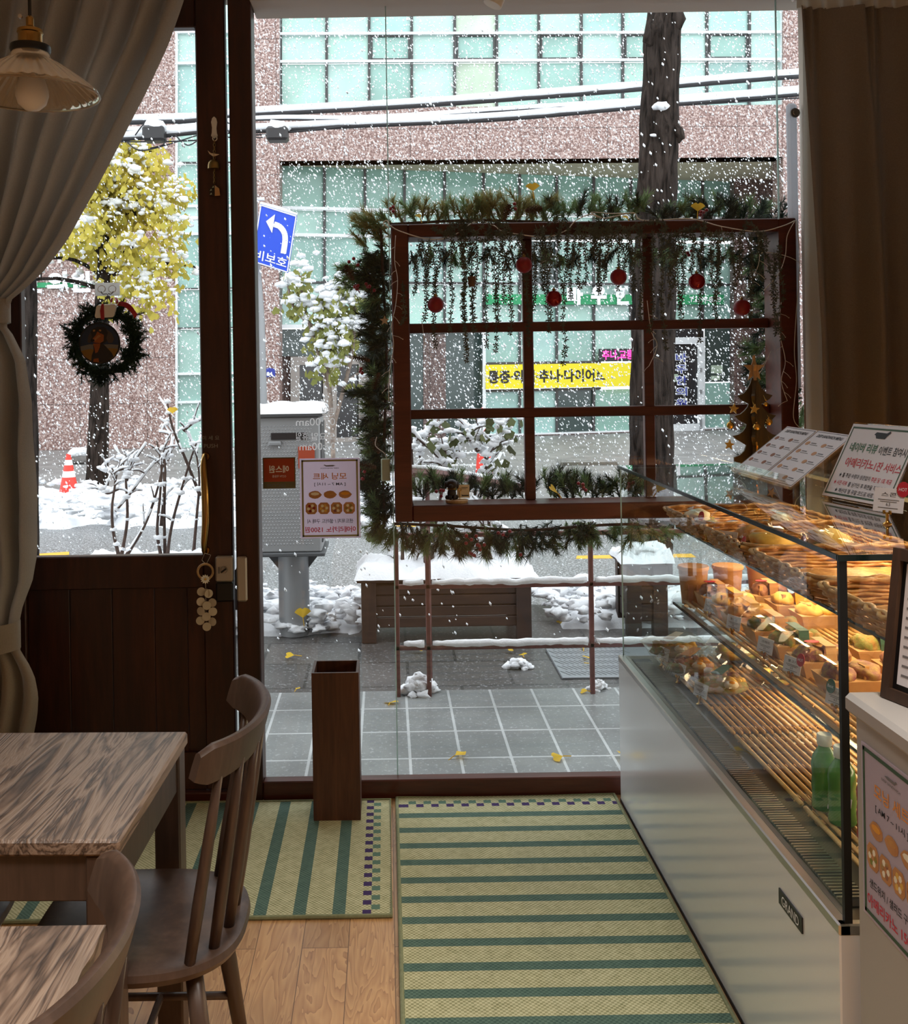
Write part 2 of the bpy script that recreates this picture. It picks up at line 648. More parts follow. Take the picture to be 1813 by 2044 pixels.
plain('juice_red', (170, 60, 78), .25, c2=(196, 90, 100), scale=14)
plain('bottle_cap', (226, 232, 224), .4)
plain('cup_lid', (206, 150, 96), .6)
plain('cup_side', (196, 142, 90), .6, c2=(182, 124, 74), scale=30)
plain('bag_film', (226, 214, 190), .25, c2=(196, 176, 132), scale=16, trans=.45)
t = NT('wicker_gold').set(.5)
t.col(t.ramp(t.noise(t.coords((30, 30, 30)), 1, 3), [(.3, (150, 98, 48)), (.7, (214, 158, 92))]))
t = NT('wicker_grey').set(.6)
t.col(t.ramp(t.noise(t.coords((30, 30, 30)), 1, 3), [(.3, (120, 92, 66)), (.7, (172, 138, 100))]))
plain('bamboo', (206, 160, 96), .45, c2=(186, 136, 74), scale=40)
plain('case_white', (226, 228, 230), .13, coat=.6)
plain('counter_white', (172, 166, 160), .4)
plain('deck_steel', (120, 112, 98), .35, .8)
plain('green_edge', (14, 30, 27), .2)
plain('pale_edge', (196, 214, 210), .2, trans=.6)
glass('clear_glass')
glass('case_glass', (246, 252, 250), .9)
glass('top_glass', (228, 242, 238), 1.5)
glass('lid_film', (252, 250, 246), .3)
glass('clear_film', (252, 250, 246), .8)
t = NT('ribbed_glass')
t.set(.18, 0, (226, 206, 176))
t.b.inputs['Transmission Weight'].default_value = .75
t.b.inputs['IOR'].default_value = 1.3

# ------------------------------------------------------------------ the room
kw = .0018137
FY = 3.70                     # inner face of the shop front
m = MB(); m.box((-2.1, -3.6, -.1), (2.4, 3.72, 0)); struct(m, 'floor', 'floor_planks', at=(0, 0, 0))
m = MB(); m.box((-2.1, -3.6, 3.05), (2.4, 3.9, 3.2)); struct(m, 'ceiling', 'ceiling_paint')
m = MB(); m.box((-2.2, -3.6, 0), (-2.0, 3.9, 3.05)); struct(m, 'wall_left', 'wall_paint')
m = MB(); m.box((2.25, -3.6, 0), (2.4, 3.9, 3.05)); struct(m, 'wall_right', 'wall_paint')
m = MB(); m.box((-2.2, -3.75, 0), (2.4, -3.6, 3.05)); struct(m, 'wall_back', 'wall_paint')
m = MB(); m.box((-2.0, 3.70, 0), (-1.47, 3.9, 3.05)); m.box((1.53, 3.70, 0), (2.25, 3.742, 3.05))
m.box((-1.47, 3.70, 2.955), (-.468, 3.9, 3.05))
struct(m, 'wall_front', 'wall_paint')
m = MB(); m.bbox((-.468, 3.66, 2.885), (1.69, 3.86, 3.05)); struct(m, 'trim_1', 'beam_paint')
for i, (x, y) in enumerate(FILL_LIGHTS):  # stand-in fixtures for the added fill lights; the plates themselves do not glow
    p = thing('added_fill_panel', ['added fill light panel, out of view, over the entrance mats', 'added fill light panel, out of view, behind the showcase queue',
              'added fill light panel, out of view, at the back of the room', 'added fill light panel, out of view, above the counter'][i], 'ceiling light', (x, y, 3.04), 'added fill light panels')
    m = MB(); m.bbox((x - .29, y - .29, 3.022), (x + .29, y + .29, 3.05)); m.build('frame', 'white_plastic', p)
    m = MB(); m.box((x - .26, y - .26, 3.018), (x + .26, y + .26, 3.0215)); m.build('unlit_plate', 'white_plastic', p)

# door: stiles and rails, lower panel, pane, handle, lock
gx0, gx1, gz0, gz1 = -1.324, -.675, .891, 2.812
m = MB()
m.bbox((-1.44, 3.72, .035), (gx0, 3.765, 2.95))
m.bbox((gx1, 3.72, .035), (-.567, 3.765, 2.95))
m.bbox((gx0, 3.72, gz1), (gx1, 3.765, 2.95))
m.bbox((gx0, 3.72, .77), (gx1, 3.765, gz0))
m.bbox((gx0, 3.72, .035), (gx1, 3.765, .17))
door = m.build('door_1', 'door_wood', kind='structure')
m = MB()
xs = [gx0, -1.17, -1.015, -.86, -.74, gx1]
for a, b in zip(xs[:-1], xs[1:]):
    m.bbox((a + .0006, 3.738, .165), (b - .0006, 3.758, .775), .0025)
m.build('lower_panel', 'door_wood', door)
m = MB(); m.quad((gx0, 3.742, gz0), (gx1, 3.742, gz0), (gx1, 3.742, gz1), (gx0, 3.742, gz1)); m.build('door_pane', 'clear_glass', door)
c = P(421, 874, 3.719); text('미 세 요', c, (1, 0, 0), (0, 0, 1), .062, .016, 'letter_grey', door)
c = P(421, 890, 3.719); text('PUSH', c, (1, 0, 0), (0, 0, 1), .050, .014, 'letter_grey', door)
# slender brass pull
m = MB()
pts = [P(409, 908, 3.70), P(407, 930, 3.675), P(410, 985, 3.66), P(411, 1040, 3.66), P(408, 1085, 3.675), P(409, 1104, 3.70)]
m.tube(smooth_path(pts, 6), [.008 + .007 * math.sin(math.pi * i / 30) for i in range(31)], 10)
for y in (912, 1100):
    q = P(409, y, 3.70); m.tube([q, q + Vector((0, .022, 0))], .009, 10); m.lathe((q.x, 3.712, q.z), [(0, .0), (.014, .0), (.016, .008), (0, .008)], 14, 'Y')
m.build('door_handle', 'brass', door, smooth=True)
# digital lock
a, b = P(430, 1110, 3.70), P(467, 1200, 3.70)
zm = P(449, 1161, 3.70).z
m = MB(); m.bbox((a.x, 3.69, zm), (b.x, 3.722, a.z), .006); lk = m.build('door_lock', 'silver_plastic', door)
m = MB(); m.bbox((a.x + .001, 3.688, b.z), (b.x - .001, 3.722, zm), .006); m.build('battery_cover', 'black_plastic', lk)
q = P(448, 1137, 3.69)
m = MB(); m.lathe((q.x, 3.676, q.z), [(0, 0), (.010, 0), (.012, .004), (.012, .014)], 20, 'Y'); m.build('lock_knob', 'nickel', lk, smooth=True)
m = MB(); m.prism([(-.011, -.003), (.011, -.003), (.011, .003), (-.011, .003)], (q.x, 3.672, q.z), (.8, 0, .6), (-.6, 0, .8), (0, 1, 0), .01); m.build('thumb_turn', 'black_plastic', lk)
m = MB(); m.prism([(-.012, -.003), (.012, -.003), (.012, .003), (-.012, .003)], (P(437, 1137, 3.69).x, 3.689, q.z - .002), (0, 0, 1), (1, 0, 0), (0, 1, 0), .001); m.build('lettering', 'ink_grey', lk)

# post between door and shop window, sill, threshold
m = MB(); m.bbox((-.552, 3.70, 0), (-.468, 3.80, 2.955)); m.bbox((-1.465, 3.70, 0), (-1.444, 3.8, 2.955)); struct(m, 'trim_2', 'door_wood')
m = MB(); m.bbox((-.468, 3.70, 0), (1.69, 3.752, .068)); m.bbox((-1.444, 3.705, 0), (-.552, 3.79, .03)); struct(m, 'trim_3', 'frame_wood')
a, b = P(473, 1110, 3.70), P(495, 1199, 3.70)
m = MB(); m.bbox((a.x, 3.684, b.z), (b.x, 3.702, a.z), .006)
m.build('lock_strike', 'silver_plastic', label='tall narrow silver lock keeper on the dark post beside the door lock', cat='lock')

# shop window panes around the wooden window box
bx0, bx1, bz0, bz1 = .0265, 1.495, 1.0, 2.08
m = MB()
GYP = 3.748
for x0, x1, z0, z1 in ((-.468, .0195, .055, 2.885), (.0215, 1.69, bz1, 2.885), (.0215, 1.69, .055, bz0), (bx1, 1.69, bz0, bz1)):
    m.quad((x0, GYP, z0), (x1, GYP, z0), (x1, GYP, z1), (x0, GYP, z1))
win = struct(m, 'window_1', 'clear_glass')
m = MB(); m.box((.0185, 3.744, .055), (.0225, 3.752, 2.885)); m.build('pane_joint', 'pale_edge', win)
m = MB(); m.box((1.449, 3.744, bz1), (1.453, 3.752, 2.885)); m.build('pane_joint', 'pale_edge', win)
# wooden window box
ox0, ox1, oz0, oz1 = .090, 1.432, 1.0595, 2.032
m = MB()
m.bbox((bx0, 3.70, bz0), (ox0, 3.855, bz1)); m.bbox((ox1, 3.70, bz0), (bx1, 3.855, bz1))
m.bbox((ox0, 3.70, bz0), (ox1, 3.855, oz0)); m.bbox((ox0, 3.70, oz1), (ox1, 3.855, bz1))
w2 = struct(m, 'window_2', 'frame_wood')
m = MB()
for x in (.535, .985):
    m.bbox((x - .019, 3.815, oz0), (x + .019, 3.85, oz1), .003)
for z in (1.385, 1.706):
    m.bbox((ox0, 3.812, z - .018), (ox1, 3.85, z + .018), .003)
m.build('window_bars', 'frame_wood', w2)
m = MB(); m.quad((ox0, 3.835, oz0), (ox1, 3.835, oz0), (ox1, 3.835, oz1), (ox0, 3.835, oz1)); m.build('window_pane', 'clear_glass', w2)
# white aluminium bar behind the box
m = MB(); m.bbox((1.478, 3.715, 1.46), (1.513, 3.742, 2.50), .008); tb = struct(m, 'trim_4', 'frosted_white')
q = P(1587, 225, 3.71); m = MB(); m.lathe((q.x + .002, 3.706, q.z), [(0, 0), (.008, 0), (.009, .004), (.017, .004), (.017, .012)], 20, 'Y'); m.build('screw_cap', 'steel', tb)

# rugs
def rug(name, x0, x1, y0, y1, mat, at, label):
    m = MB(); m.box((x0, y0, .001), (x1, y1, .008))
    r = m.build(name, mat, label=label, cat='rug', group='green striped mats', at=at)
    m = MB(); m.ring([(x0, y0, .0065), (x1, y0, .0065), (x1, y1, .0065), (x0, y1, .0065)], .0065, 8); m.build('binding', 'rug_binding', r)
rug('floor_rug', .016, .80, 1.75, 3.69, 'rug_wide', (.03, 3.69, 0), 'long green mat striped crosswise, lying alongside the white showcase')
rug('floor_rug', -1.25, -.008, 2.895, 3.675, 'rug_side', (-.008, 2.90, 0), 'green mat in front of the brown door, stripes pointing at the door')

# ------------------------------------------------------------------ street surfaces
def slab_mat(name, a, b, mortar, bw, rh, ms, offset, rough=.35, wet=0):
    t = NT(name).set(rough)
    v = t.coords()
    br = t.new('ShaderNodeTexBrick')
    br.offset = offset
    br.inputs['Scale'].default_value = 1
    br.inputs['Mortar Size'].default_value = ms
    br.inputs['Brick Width'].default_value = bw
    br.inputs['Row Height'].default_value = rh
    br.inputs['Color1'].default_value, br.inputs['Color2'].default_value, br.inputs['Mortar'].default_value = lin(a), lin(b), lin(mortar)
    t.link(v, br.inputs['Vector'])
    n = t.noise(v, 55, 3, .7)
    sp = t.ramp(n, [(.58, (0, 0, 0)), (.66, (255, 255, 255))])
    mx = t.new('ShaderNodeMix', data_type='RGBA')
    t.link(t.math('MULTIPLY', sp, wet), mx.inputs['Factor'])
    t.link(br.outputs['Color'], mx.inputs['A'])
    mx.inputs['B'].default_value = lin((226, 230, 234))
    n2 = t.noise(v, 2.2, 4)
    mul = t.new('ShaderNodeMix', data_type='RGBA', blend_type='MULTIPLY')
    mul.inputs['Factor'].default_value = .5
    t.link(mx.outputs['Result'], mul.inputs['A'])
    t.link(t.ramp(n2, [(.35, (150, 150, 150)), (.65, (255, 255, 255))]), mul.inputs['B'])
    t.col(mul.outputs['Result'])
    t.bump(br.outputs['Fac'], -.3, .004)
    return t.m
slab_mat('porch_tile', (128, 131, 130), (140, 143, 142), (196, 200, 200), .202, .304, .006, 0, .28, .35)
slab_mat('paver', (84, 82, 80), (94, 91, 88), (52, 50, 48), .52, .42, .008, .5, .4, .3)
slab_mat('far_paver', (138, 136, 134), (146, 144, 142), (124, 122, 120), .4, .4, .01, .5, .5, .45)
t = NT('asphalt').set(.42)
v = t.coords()
t.col(t.ramp(t.noise(v, 60, 3, .75), [(.40, (90, 91, 91)), (.55, (120, 121, 121)), (.63, (210, 213, 216))]))
t = NT('snow').set(.75)
t.b.inputs['Base Color'].default_value = (.86, .88, .91, 1)
t.bump(t.noise(t.coords(), 45, 5, .75), .4, .02)
plain('road_yellow', (232, 178, 52), .6, c2=(206, 160, 60), scale=12)
plain('road_white', (214, 216, 218), .6)
plain('flake', (244, 248, 252), .8)
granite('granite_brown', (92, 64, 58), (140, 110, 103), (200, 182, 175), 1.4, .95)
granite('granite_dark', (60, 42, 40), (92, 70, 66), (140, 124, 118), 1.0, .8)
plain('soffit', (196, 186, 160), .8, c2=(182, 172, 150), scale=2)
for i, c in enumerate([(172, 208, 196), (184, 216, 207), (152, 190, 180), (194, 212, 190), (164, 200, 194)]):
    plain('mint_glass_%d' % i, c, .12, c2=tuple(int(v * .86) for v in c), scale=.9)
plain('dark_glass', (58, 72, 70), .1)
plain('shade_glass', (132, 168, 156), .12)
plain('door_dark', (46, 46, 48), .15)
plain('mullion_dark', (58, 56, 56), .5)
plain('mullion_white', (222, 226, 228), .5)
plain('door_frame_grey', (146, 138, 132), .5)
plain('banner_yellow', (236, 218, 34), .6)
plain('sign_green', (44, 148, 96), .6)
plain('led_black', (22, 18, 26), .4)
plain('led_pink', (255, 60, 160), .5, emit=1.2)
plain('letter_blue', (44, 58, 150), .6)
plain('road_blue', (24, 72, 200), .45)
plain('pole_grey', (150, 152, 154), .5, .3)
plain('cabinet_grey', (150, 151, 152), .5, .2)
plain('cabinet_dark', (88, 90, 92), .5, .2)
plain('cabinet_slot', (36, 34, 36), .4)
plain('cone_red', (226, 58, 44), .5)
t = NT('bark').set(.95)
v = t.coords((26, 26, 4.5))
f = t.noise(v, 1, 5, .65, .6)
t.col(t.ramp(f, [(.38, (12, 10, 9)), (.5, (42, 36, 33)), (.66, (62, 54, 50))]))
t.bump(f, .8, .03)
t.b.inputs['Specular IOR Level'].default_value = .1
plain('bark_pale', (140, 124, 112), .9, c2=(104, 92, 84), scale=20, bump=.4)
plain('twig', (58, 44, 40), .9, c2=(80, 62, 54), scale=30)
plain('leaf_yellow', (226, 202, 90), .7, c2=(184, 176, 78), scale=2.2, trans=.4)
plain('leaf_green', (104, 112, 52), .7, c2=(148, 148, 78), scale=6, trans=.3)
plain('leaf_dark', (66, 76, 40), .7, c2=(92, 96, 52), scale=6)
plain('rail_red', (110, 66, 62), .5, c2=(92, 54, 50), scale=30)
plain('cable_black', (34, 34, 38), .6)
plain('grate_steel', (150, 154, 158), .4, .6)
plain('stone', (130, 126, 122), .8, c2=(110, 106, 104), scale=8)

m = MB(); m.box((-9, 3.79, -.15), (12, 4.945, 0)); struct(m, 'porch', 'porch_tile', at=(.073, 4.08, 0))
m = MB(); m.box((-16, 4.945, -.2), (18, 6.75, -.012)); struct(m, 'pavement', 'paver', at=(.35, 5.05, 0))
m = MB(); m.box((-30, 6.75, -.25), (34, 12.2, -.03)); struct(m, 'road', 'asphalt', at=(0, 6.75, 0))
m = MB(); m.box((-30, 12.2, -.25), (34, 26, .0)); struct(m, 'far_pavement', 'far_paver', at=(0, 12.2, 0))
def stripe(pts, mat, label, z=-.028):
    m = MB(); m.prism([(0, 0), (1, 0), (1, 1), (0, 1)], (0, 0, 0), (1, 0, 0), (0, 1, 0), (0, 0, 1), .001) if 0 else None
    q = [G(x, y, z) for x, y in pts]
    m.add(q + [p - Vector((0, 0, .002)) for p in q], [(0, 1, 2, 3), (7, 6, 5, 4), (0, 4, 5, 1), (1, 5, 6, 2), (2, 6, 7, 3), (3, 7, 4, 0)])
    m.build('road_marking', mat, label=label, cat='road marking')
stripe([(1150, 1115), (1390, 1112), (1380, 1105), (1152, 1109)], 'road_yellow', 'yellow dash on the asphalt right of the long planter')
stripe([(60, 1112), (138, 1107), (138, 1101), (60, 1106)], 'road_yellow', 'yellow dash on the asphalt seen low through the door glass')
stripe([(790, 1051), (830, 1051), (830, 1046), (790, 1046)], 'road_yellow', 'short yellow line by the curb snow behind the left garland')
stripe([(880, 929), (990, 929), (990, 927), (880, 927)], 'road_white', 'white parking line on the far pavement, nearer one', .002)
stripe([(890, 904), (1002, 904), (1002, 902), (890, 902)], 'road_white', 'white parking line on the far pavement, farther one', .002)
stripe([(984, 928), (992, 928), (1004, 903), (998, 903)], 'road_white', 'white cross line closing the parking bay on the far pavement', .003)
stripe([(1120, 929), (1235, 928), (1235, 922), (1120, 923)], 'granite_dark', 'dark drain strip across the far pavement', .003)

def bank(x0, x1, y0, y1, h, step, seed, name='snow_bank', label=None, z0=-.03, edge=.35, th=-.12, lumps=0, cat='snow'):
    m = MB()
    nx, ny = max(4, int((x1 - x0) / step)), max(4, int((y1 - y0) / step))
    vs, fs = [], []
    for j in range(ny + 1):
        for i in range(nx + 1):
            x, y = x0 + (x1 - x0) * i / nx, y0 + (y1 - y0) * j / ny
            q = Vector((x, y, seed * 9.1))
            e = min(1, min(i, nx - i) / (nx * edge * .5), min(j, ny - j) / (ny * edge))
            e = 0 if e <= 0 else min(1, max(0, e * 1.5 + .7 * noise.noise(q * 2.4) - .25))
            f = noise.noise(q * 1.3) * .5 + noise.noise(q * 3.1) * .35 + noise.noise(q * 8) * .18 + noise.noise(q * 19) * .1
            z = h * (e ** .6) * (.55 + f * .75 - th * .3) - (.03 if e < .02 else 0)
            vs.append((x + .03 * noise.noise(q * 9), y + .03 * noise.noise(q * 7 + Vector((3, 3, 3))), z0 + z))
    for j in range(ny):
        for i in range(nx):
            a = j * (nx + 1) + i
            fs.append((a, a + 1, a + nx + 2, a + nx + 1))
    m.add(vs, fs)
    r2 = random.Random(seed)
    for k in range(lumps):
        x, y = r2.uniform(x0, x1), r2.uniform(y0, y1)
        r = r2.uniform(.012, .05) * (h / .15) ** .5
        m.ball((x, y, z0 + h * r2.uniform(.25, .8)), r, .9, k, 2, (1.3, 1, .65))
    return m.build(name, 'snow', smooth='all', label=label, cat=cat, kind='stuff')
def heap(c, r, h, seed, label):
    m = MB(); r2 = random.Random(seed)
    for k in range(26):
        a, d = r2.uniform(0, 6.28), r * r2.random() ** .7
        m.ball((c[0] + d * math.cos(a), c[1] + d * math.sin(a) * .7, c[2] + h * .75 * max(0, 1 - d / r)), r * r2.uniform(.18, .42), .8, k, 2, (1.2, 1, .8))
    m.build('snow_heap', 'snow', smooth='all', label=label, cat='snow', kind='stuff')
bank(-2.6, -.12, 6.0, 6.95, .17, .035, 1, label='lumpy shovelled snow along the curb behind the metal cabinet post', z0=-.012, lumps=520)
bank(.95, 3.6, 6.05, 6.95, .18, .035, 2, label='lumpy shovelled snow along the curb right of the long planter', z0=-.012, lumps=520)
bank(-5.4, .2, 10.4, 13.2, .34, .08, 3, label='broad snow bank on the far curb around the orange cone', lumps=520)
bank(1.0, 1.35, 11.6, 12.0, .05, .05, 5, label='small patch of snow on the road beyond the window muntin')
heap((.135, 4.90, 0), .085, .10, 6, label='small heap of snow between the two left feet of the railing')
heap((.665, 5.33, -.01), .065, .05, 8, label='little clump of snow on the dark pavers left of the grate')
heap((1.0, 4.92, 0), .05, .05, 9, label='little clump of snow at the right foot of the railing')

# ------------------------------------------------------------------ the office building across the street
bld = thing('office_building', 'brown granite office building with mint green glazing across the street', 'building', (2, 21.6, 0))
def Yf(x): return 21.5 + .4 * (x - 560) / 1000
def Yg(x): return 21.95 + 3.0 * (x - 560) / 1000
def bz(y, Y, xr=1060): return P(xr, y, Y(xr)).z
def bp(x, y, Y, dy=0):
    yy = Y(x) + dy
    return Vector((P(x, y, yy).x, yy, bz(y, Y)))
def wall(m, x0, y0, x1, y1, Y, dy=0, th=.25):
    f = [bp(x0, y1, Y, dy), bp(x1, y1, Y, dy), bp(x1, y0, Y, dy), bp(x0, y0, Y, dy)]
    if bz(y1, Y) < .35: f[0].z = f[1].z = -.05
    b = [p + Vector((0, th, 0)) for p in f]
    m.hexa([f[0], f[1], b[1], b[0], f[3], f[2], b[2], b[3]])
# granite walls
m = MB()
wall(m, -900, -320, 350, 903, Yf, 0, .6)
wall(m, 501, -320, 558, 900, Yf, -.05, .6)
wall(m, 1564, -320, 2900, 905, Yf, -.05, .6)
wall(m, 558, 213, 1564, 318, Yf, -.03, .5)
m.build('granite_wall', 'granite_brown', bld)
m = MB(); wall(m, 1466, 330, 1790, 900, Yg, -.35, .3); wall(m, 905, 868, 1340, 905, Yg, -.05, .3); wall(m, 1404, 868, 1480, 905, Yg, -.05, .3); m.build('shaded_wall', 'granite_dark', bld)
m = MB()
z = bz(318, Yf)
a, b = bp(556, 318, Yf, -.02), bp(1566, 318, Yf, -.02)
c, d = bp(556, 318, Yg, 0), bp(1790, 318, Yg, .3)
for q in (a, b, c, d): q.z = z
m.hexa([a, b, d, c] + [q + Vector((0, 0, .12)) for q in (a, b, d, c)])
m.build('soffit', 'soffit', bld)
pr = random.Random(11)
def pane(x0, y0, x1, y1, Y, mat, dy=.12):
    m = MB(); wall(m, x0, y0, x1, y1, Y, dy, .02); return m.build('window_pane', mat, bld)
# upper glazing
vx = [560, 652, 737, 822, 908, 992, 1076, 1161, 1244, 1328, 1412, 1497, 1563]
rows = [(-70, 62), (66, 117), (123, 213)]
for r, (y0, y1) in enumerate(rows):
    for i in range(len(vx) - 1):
        k = [0, 1, 4, 1, 3, 0, 1, 4, 0, 1, 4, 1][i] if r != 1 else [1, 0, 2, 1, 2, 1, 2, 1, 2, 1, 2, 1][i]
        if r == 2 and i in (2, 6): k = 2
        pane(vx[i], y0, vx[i + 1], y1, Yf, 'mint_glass_%d' % k)
m = MB()
for x in vx:
    wall(m, x - 2.6, -70, x + 2.6, 213, Yf, .06, .1)
for i in (2, 4, 6, 8, 10):
    x0, x1 = vx[i] + 4, vx[i + 1] - 4
    for (a0, b0, a1, b1) in ((x0, 68, x1, 70), (x0, 113, x1, 115.5), (x0, 68, x0 + 3, 115), (x1 - 3, 68, x1, 115)):
        wall(m, a0, b0, a1, b1, Yf, .07, .06)
m.build('mullions', 'mullion_dark', bld)
m = MB()
for y in (62, 117): wall(m, 559, y, 1564, y + 5, Yf, .02, .1)
wall(m, 556, -70, 559, 213, Yf, .02, .1); wall(m, 1561, -70, 1564, 213, Yf, .02, .1)
m.build('white_bands', 'mullion_white', bld)
m = MB(); wall(m, 560, -320, 1564, -70, Yf, 0, .4); m.build('upper_wall', 'granite_brown', bld)
# tall glazed strip behind the door stile
sy = [-60, 55, 66, 120, 128, 225, 318, 402, 458, 565, 650, 733, 738, 788, 796, 896]
m2, m3 = MB(), MB()
yy = [-80, 60, 122, 240, 318, 404, 459, 567, 645, 735, 791, 897]
for i in range(len(yy) - 1):
    pane(354, yy[i] + 2, 498, yy[i + 1] - 1, Yf, 'mint_glass_%d' % [1, 1, 4, 0, 2, 1, 2, 2, 0, 2, 0][i])
for y in (60, 122, 404, 459, 735, 791): wall(m2, 352, y - 2.5, 500, y + 2.5, Yf, .02, .1)
wall(m2, 350, -80, 354, 897, Yf, -.01, .1); wall(m2, 350, 892, 500, 898, Yf, 0, .1); wall(m2, 497, -80, 501, 897, Yf, -.01, .1)
for y in (240, 318, 567, 645):
    m3 = MB(); wall(m3, 352, y - 1.2, 500, y + 1.2, Yf, .03, .1); m3.build('strip_bar', 'mullion_dark', bld)
m2.build('strip_bands', 'mullion_white', bld)
# recessed ground floor glazing
gv = [560, 648, 729, 808, 888, 966, 1038, 1112, 1186, 1260, 1333, 1403, 1464]
gr = [(300, 424), (430, 474), (480, 566), (568, 648)]
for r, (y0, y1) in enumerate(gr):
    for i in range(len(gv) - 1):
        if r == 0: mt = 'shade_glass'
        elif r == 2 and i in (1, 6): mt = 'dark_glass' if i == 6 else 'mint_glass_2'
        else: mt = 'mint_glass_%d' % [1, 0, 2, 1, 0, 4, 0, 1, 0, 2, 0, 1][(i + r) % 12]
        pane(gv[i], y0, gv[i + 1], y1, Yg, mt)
m = MB()
for x in gv: wall(m, x - 2.6, 300, x + 2.6, 648, Yg, .06, .1)
wall(m, 560, 564, 1464, 568, Yg, .05, .1)
for x in gv[5:9]: wall(m, x - 2.5, 652, x + 2.5, 868, Yg, .06, .1)
wall(m, 968, 722, 1200, 727, Yg, .06, .1); wall(m, 968, 776, 1200, 781, Yg, .06, .1)
m.build('mullions', 'mullion_dark', bld)
m = MB()
wall(m, 558, 424, 1466, 430, Yg, .02, .1); wall(m, 558, 474, 968, 480, Yg, .02, .1)
wall(m, 558, 646, 970, 653, Yg, .0, .1); wall(m, 964, 652, 970, 870, Yg, -.02, .15); wall(m, 966, 865, 1332, 870, Yg, -.02, .15)
wall(m, 1403, 865, 1466, 870, Yg, -.02, .15); wall(m, 1462, 560, 1467, 870, Yg, -.02, .15)
wall(m, 970, 642, 1464, 646, Yg, .0, .1)
m.build('white_bands', 'mullion_white', bld)
for i in range(5, 9):
    pane(gv[i], 652, gv[i + 1], 722, Yg, 'mint_glass_%d' % [2, 4, 2, 0][i - 5])
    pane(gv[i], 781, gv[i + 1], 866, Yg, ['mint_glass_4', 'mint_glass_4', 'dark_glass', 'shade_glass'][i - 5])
pane(1407, 652, 1464, 770, Yg, 'dark_glass'); pane(1407, 772, 1464, 866, Yg, 'mint_glass_2')
# dark entrance on the left
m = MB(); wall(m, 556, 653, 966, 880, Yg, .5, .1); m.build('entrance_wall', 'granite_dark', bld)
m = MB(); wall(m, 560, 655, 800, 705, Yg, .3, .05); wall(m, 800, 660, 845, 866, Yg, .3, .05); wall(m, 890, 655, 964, 866, Yg, .3, .05); m.build('dark_panes', 'dark_glass', bld)
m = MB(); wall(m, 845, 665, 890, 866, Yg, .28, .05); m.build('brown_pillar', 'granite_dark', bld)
m = MB()
for x0, x1 in ((598, 645), (672, 716)): wall(m, x0, 722, x1, 866, Yg, .22, .05)
ed = m.build('entrance_door', 'door_dark', bld)
m = MB()
for (x0, y0, x1, y1) in ((580, 706, 735, 722), (580, 722, 598, 872), (645, 722, 672, 872), (716, 722, 735, 872), (598, 862, 716, 872)):
    wall(m, x0, y0, x1, y1, Yg, .16, .1)
m.build('door_frame', 'door_frame_grey', ed)
# white framed clinic door on the right
m = MB(); wall(m, 1338, 652, 1405, 868, Yg, .1, .05); cd = m.build('clinic_door', 'door_dark', bld)
m = MB()
for (x0, y0, x1, y1) in ((1334, 676, 1408, 690), (1334, 690, 1341, 868), (1394, 690, 1408, 868), (1334, 856, 1408, 868)):
    wall(m, x0, y0, x1, y1, Yg, .02, .1)
m.build('door_frame', 'mullion_white', cd)
m = MB()
for y in (703, 740, 785, 846): wall(m, 1398, y, 1402, y + 8, Yg, -.03, .05)
m.build('door_hinges', 'pole_grey', cd)
er = (bp(1100, 600, Yg) - bp(1000, 600, Yg)).normalized()
def sign_at(x, y): return bp(x, y, Yg, -.09)
for i, ch in enumerate('바우한의원'):
    text(ch, sign_at(1362, 718 + i * 23.5) + Vector((0, .06, 0)), er, (0, 0, 1), .33, .23, 'letter_white', cd, bold=.06)
    text(ch, sign_at(1362, 718 + i * 23.5) + Vector((0, .05, 0)), er, (0, 0, 1), .29, .20, 'letter_blue', cd, bold=.012)
m = MB(); wall(m, 1341, 752, 1354, 768, Yg, .06, .02); wall(m, 1420, 735, 1443, 752, Yg, .1, .02); wall(m, 1420, 757, 1438, 766, Yg, .1, .02); m.build('window_notice', 'mint_glass_3', bld)
# clinic signs on the facade
def board(x0, y0, x1, y1, dy, mat, name, label):
    m = MB(); wall(m, x0, y0, x1, y1, Yg, dy, .05)
    return m.build(name, mat, label=label, cat='sign')
bn = board(970, 727, 1300, 775, -.06, 'banner_yellow', 'banner', 'long yellow banner with black lettering on the green shop glass opposite')
text('통증·약침·추나·다이어트·교통', bp(1119, 751, Yg, -.075), er, (0, 0, 1), 3.52, .30, 'ink', bn, bold=.035)
led = board(1196, 698, 1270, 724, -.06, 'led_black', 'led_sign', 'black display with glowing pink lettering above the yellow banner')
text('추나,교통', bp(1234, 711, Yg, -.075), er, (0, 0, 1), .80, .24, 'led_pink', led, bold=.03)
gb = board(970, 588, 1446, 608, -.06, 'sign_green', 'shop_sign', 'green sign strip with white clinic lettering and phone number opposite')
for i, ch in enumerate('바우한의원'):
    text(ch, bp(1148 + 47.5 * i, 590, Yg, -.12), er, (0, 0, 1), .40, .44, 'letter_white', gb, bold=.06)
text('T.3399-8005', bp(1408, 598, Yg, -.08), er, (0, 0, 1), .84, .13, 'letter_white', gb, bold=.02)
# clinic letters on the granite wall at the left
ef = (bp(300, 500, Yf) - bp(100, 500, Yf)).normalized()
m = MB(); wall(m, -60, 552, 205, 562, Yf, -.04, .04)
cs = m.build('wall_sign', 'sign_green', label='large white clinic letters on the granite wall left of the yellow tree', cat='sign')
for i, ch in enumerate('바우한의원'):
    text(ch, bp(-26 + 46.5 * i, 552, Yf, -.10), ef, (0, 0, 1), .42, .44, 'letter_white', cs, bold=.055)
text('수', bp(118, 497, Yf, -.10), ef, (0, 0, 1), .36, .38, 'letter_white', cs, bold=.05)
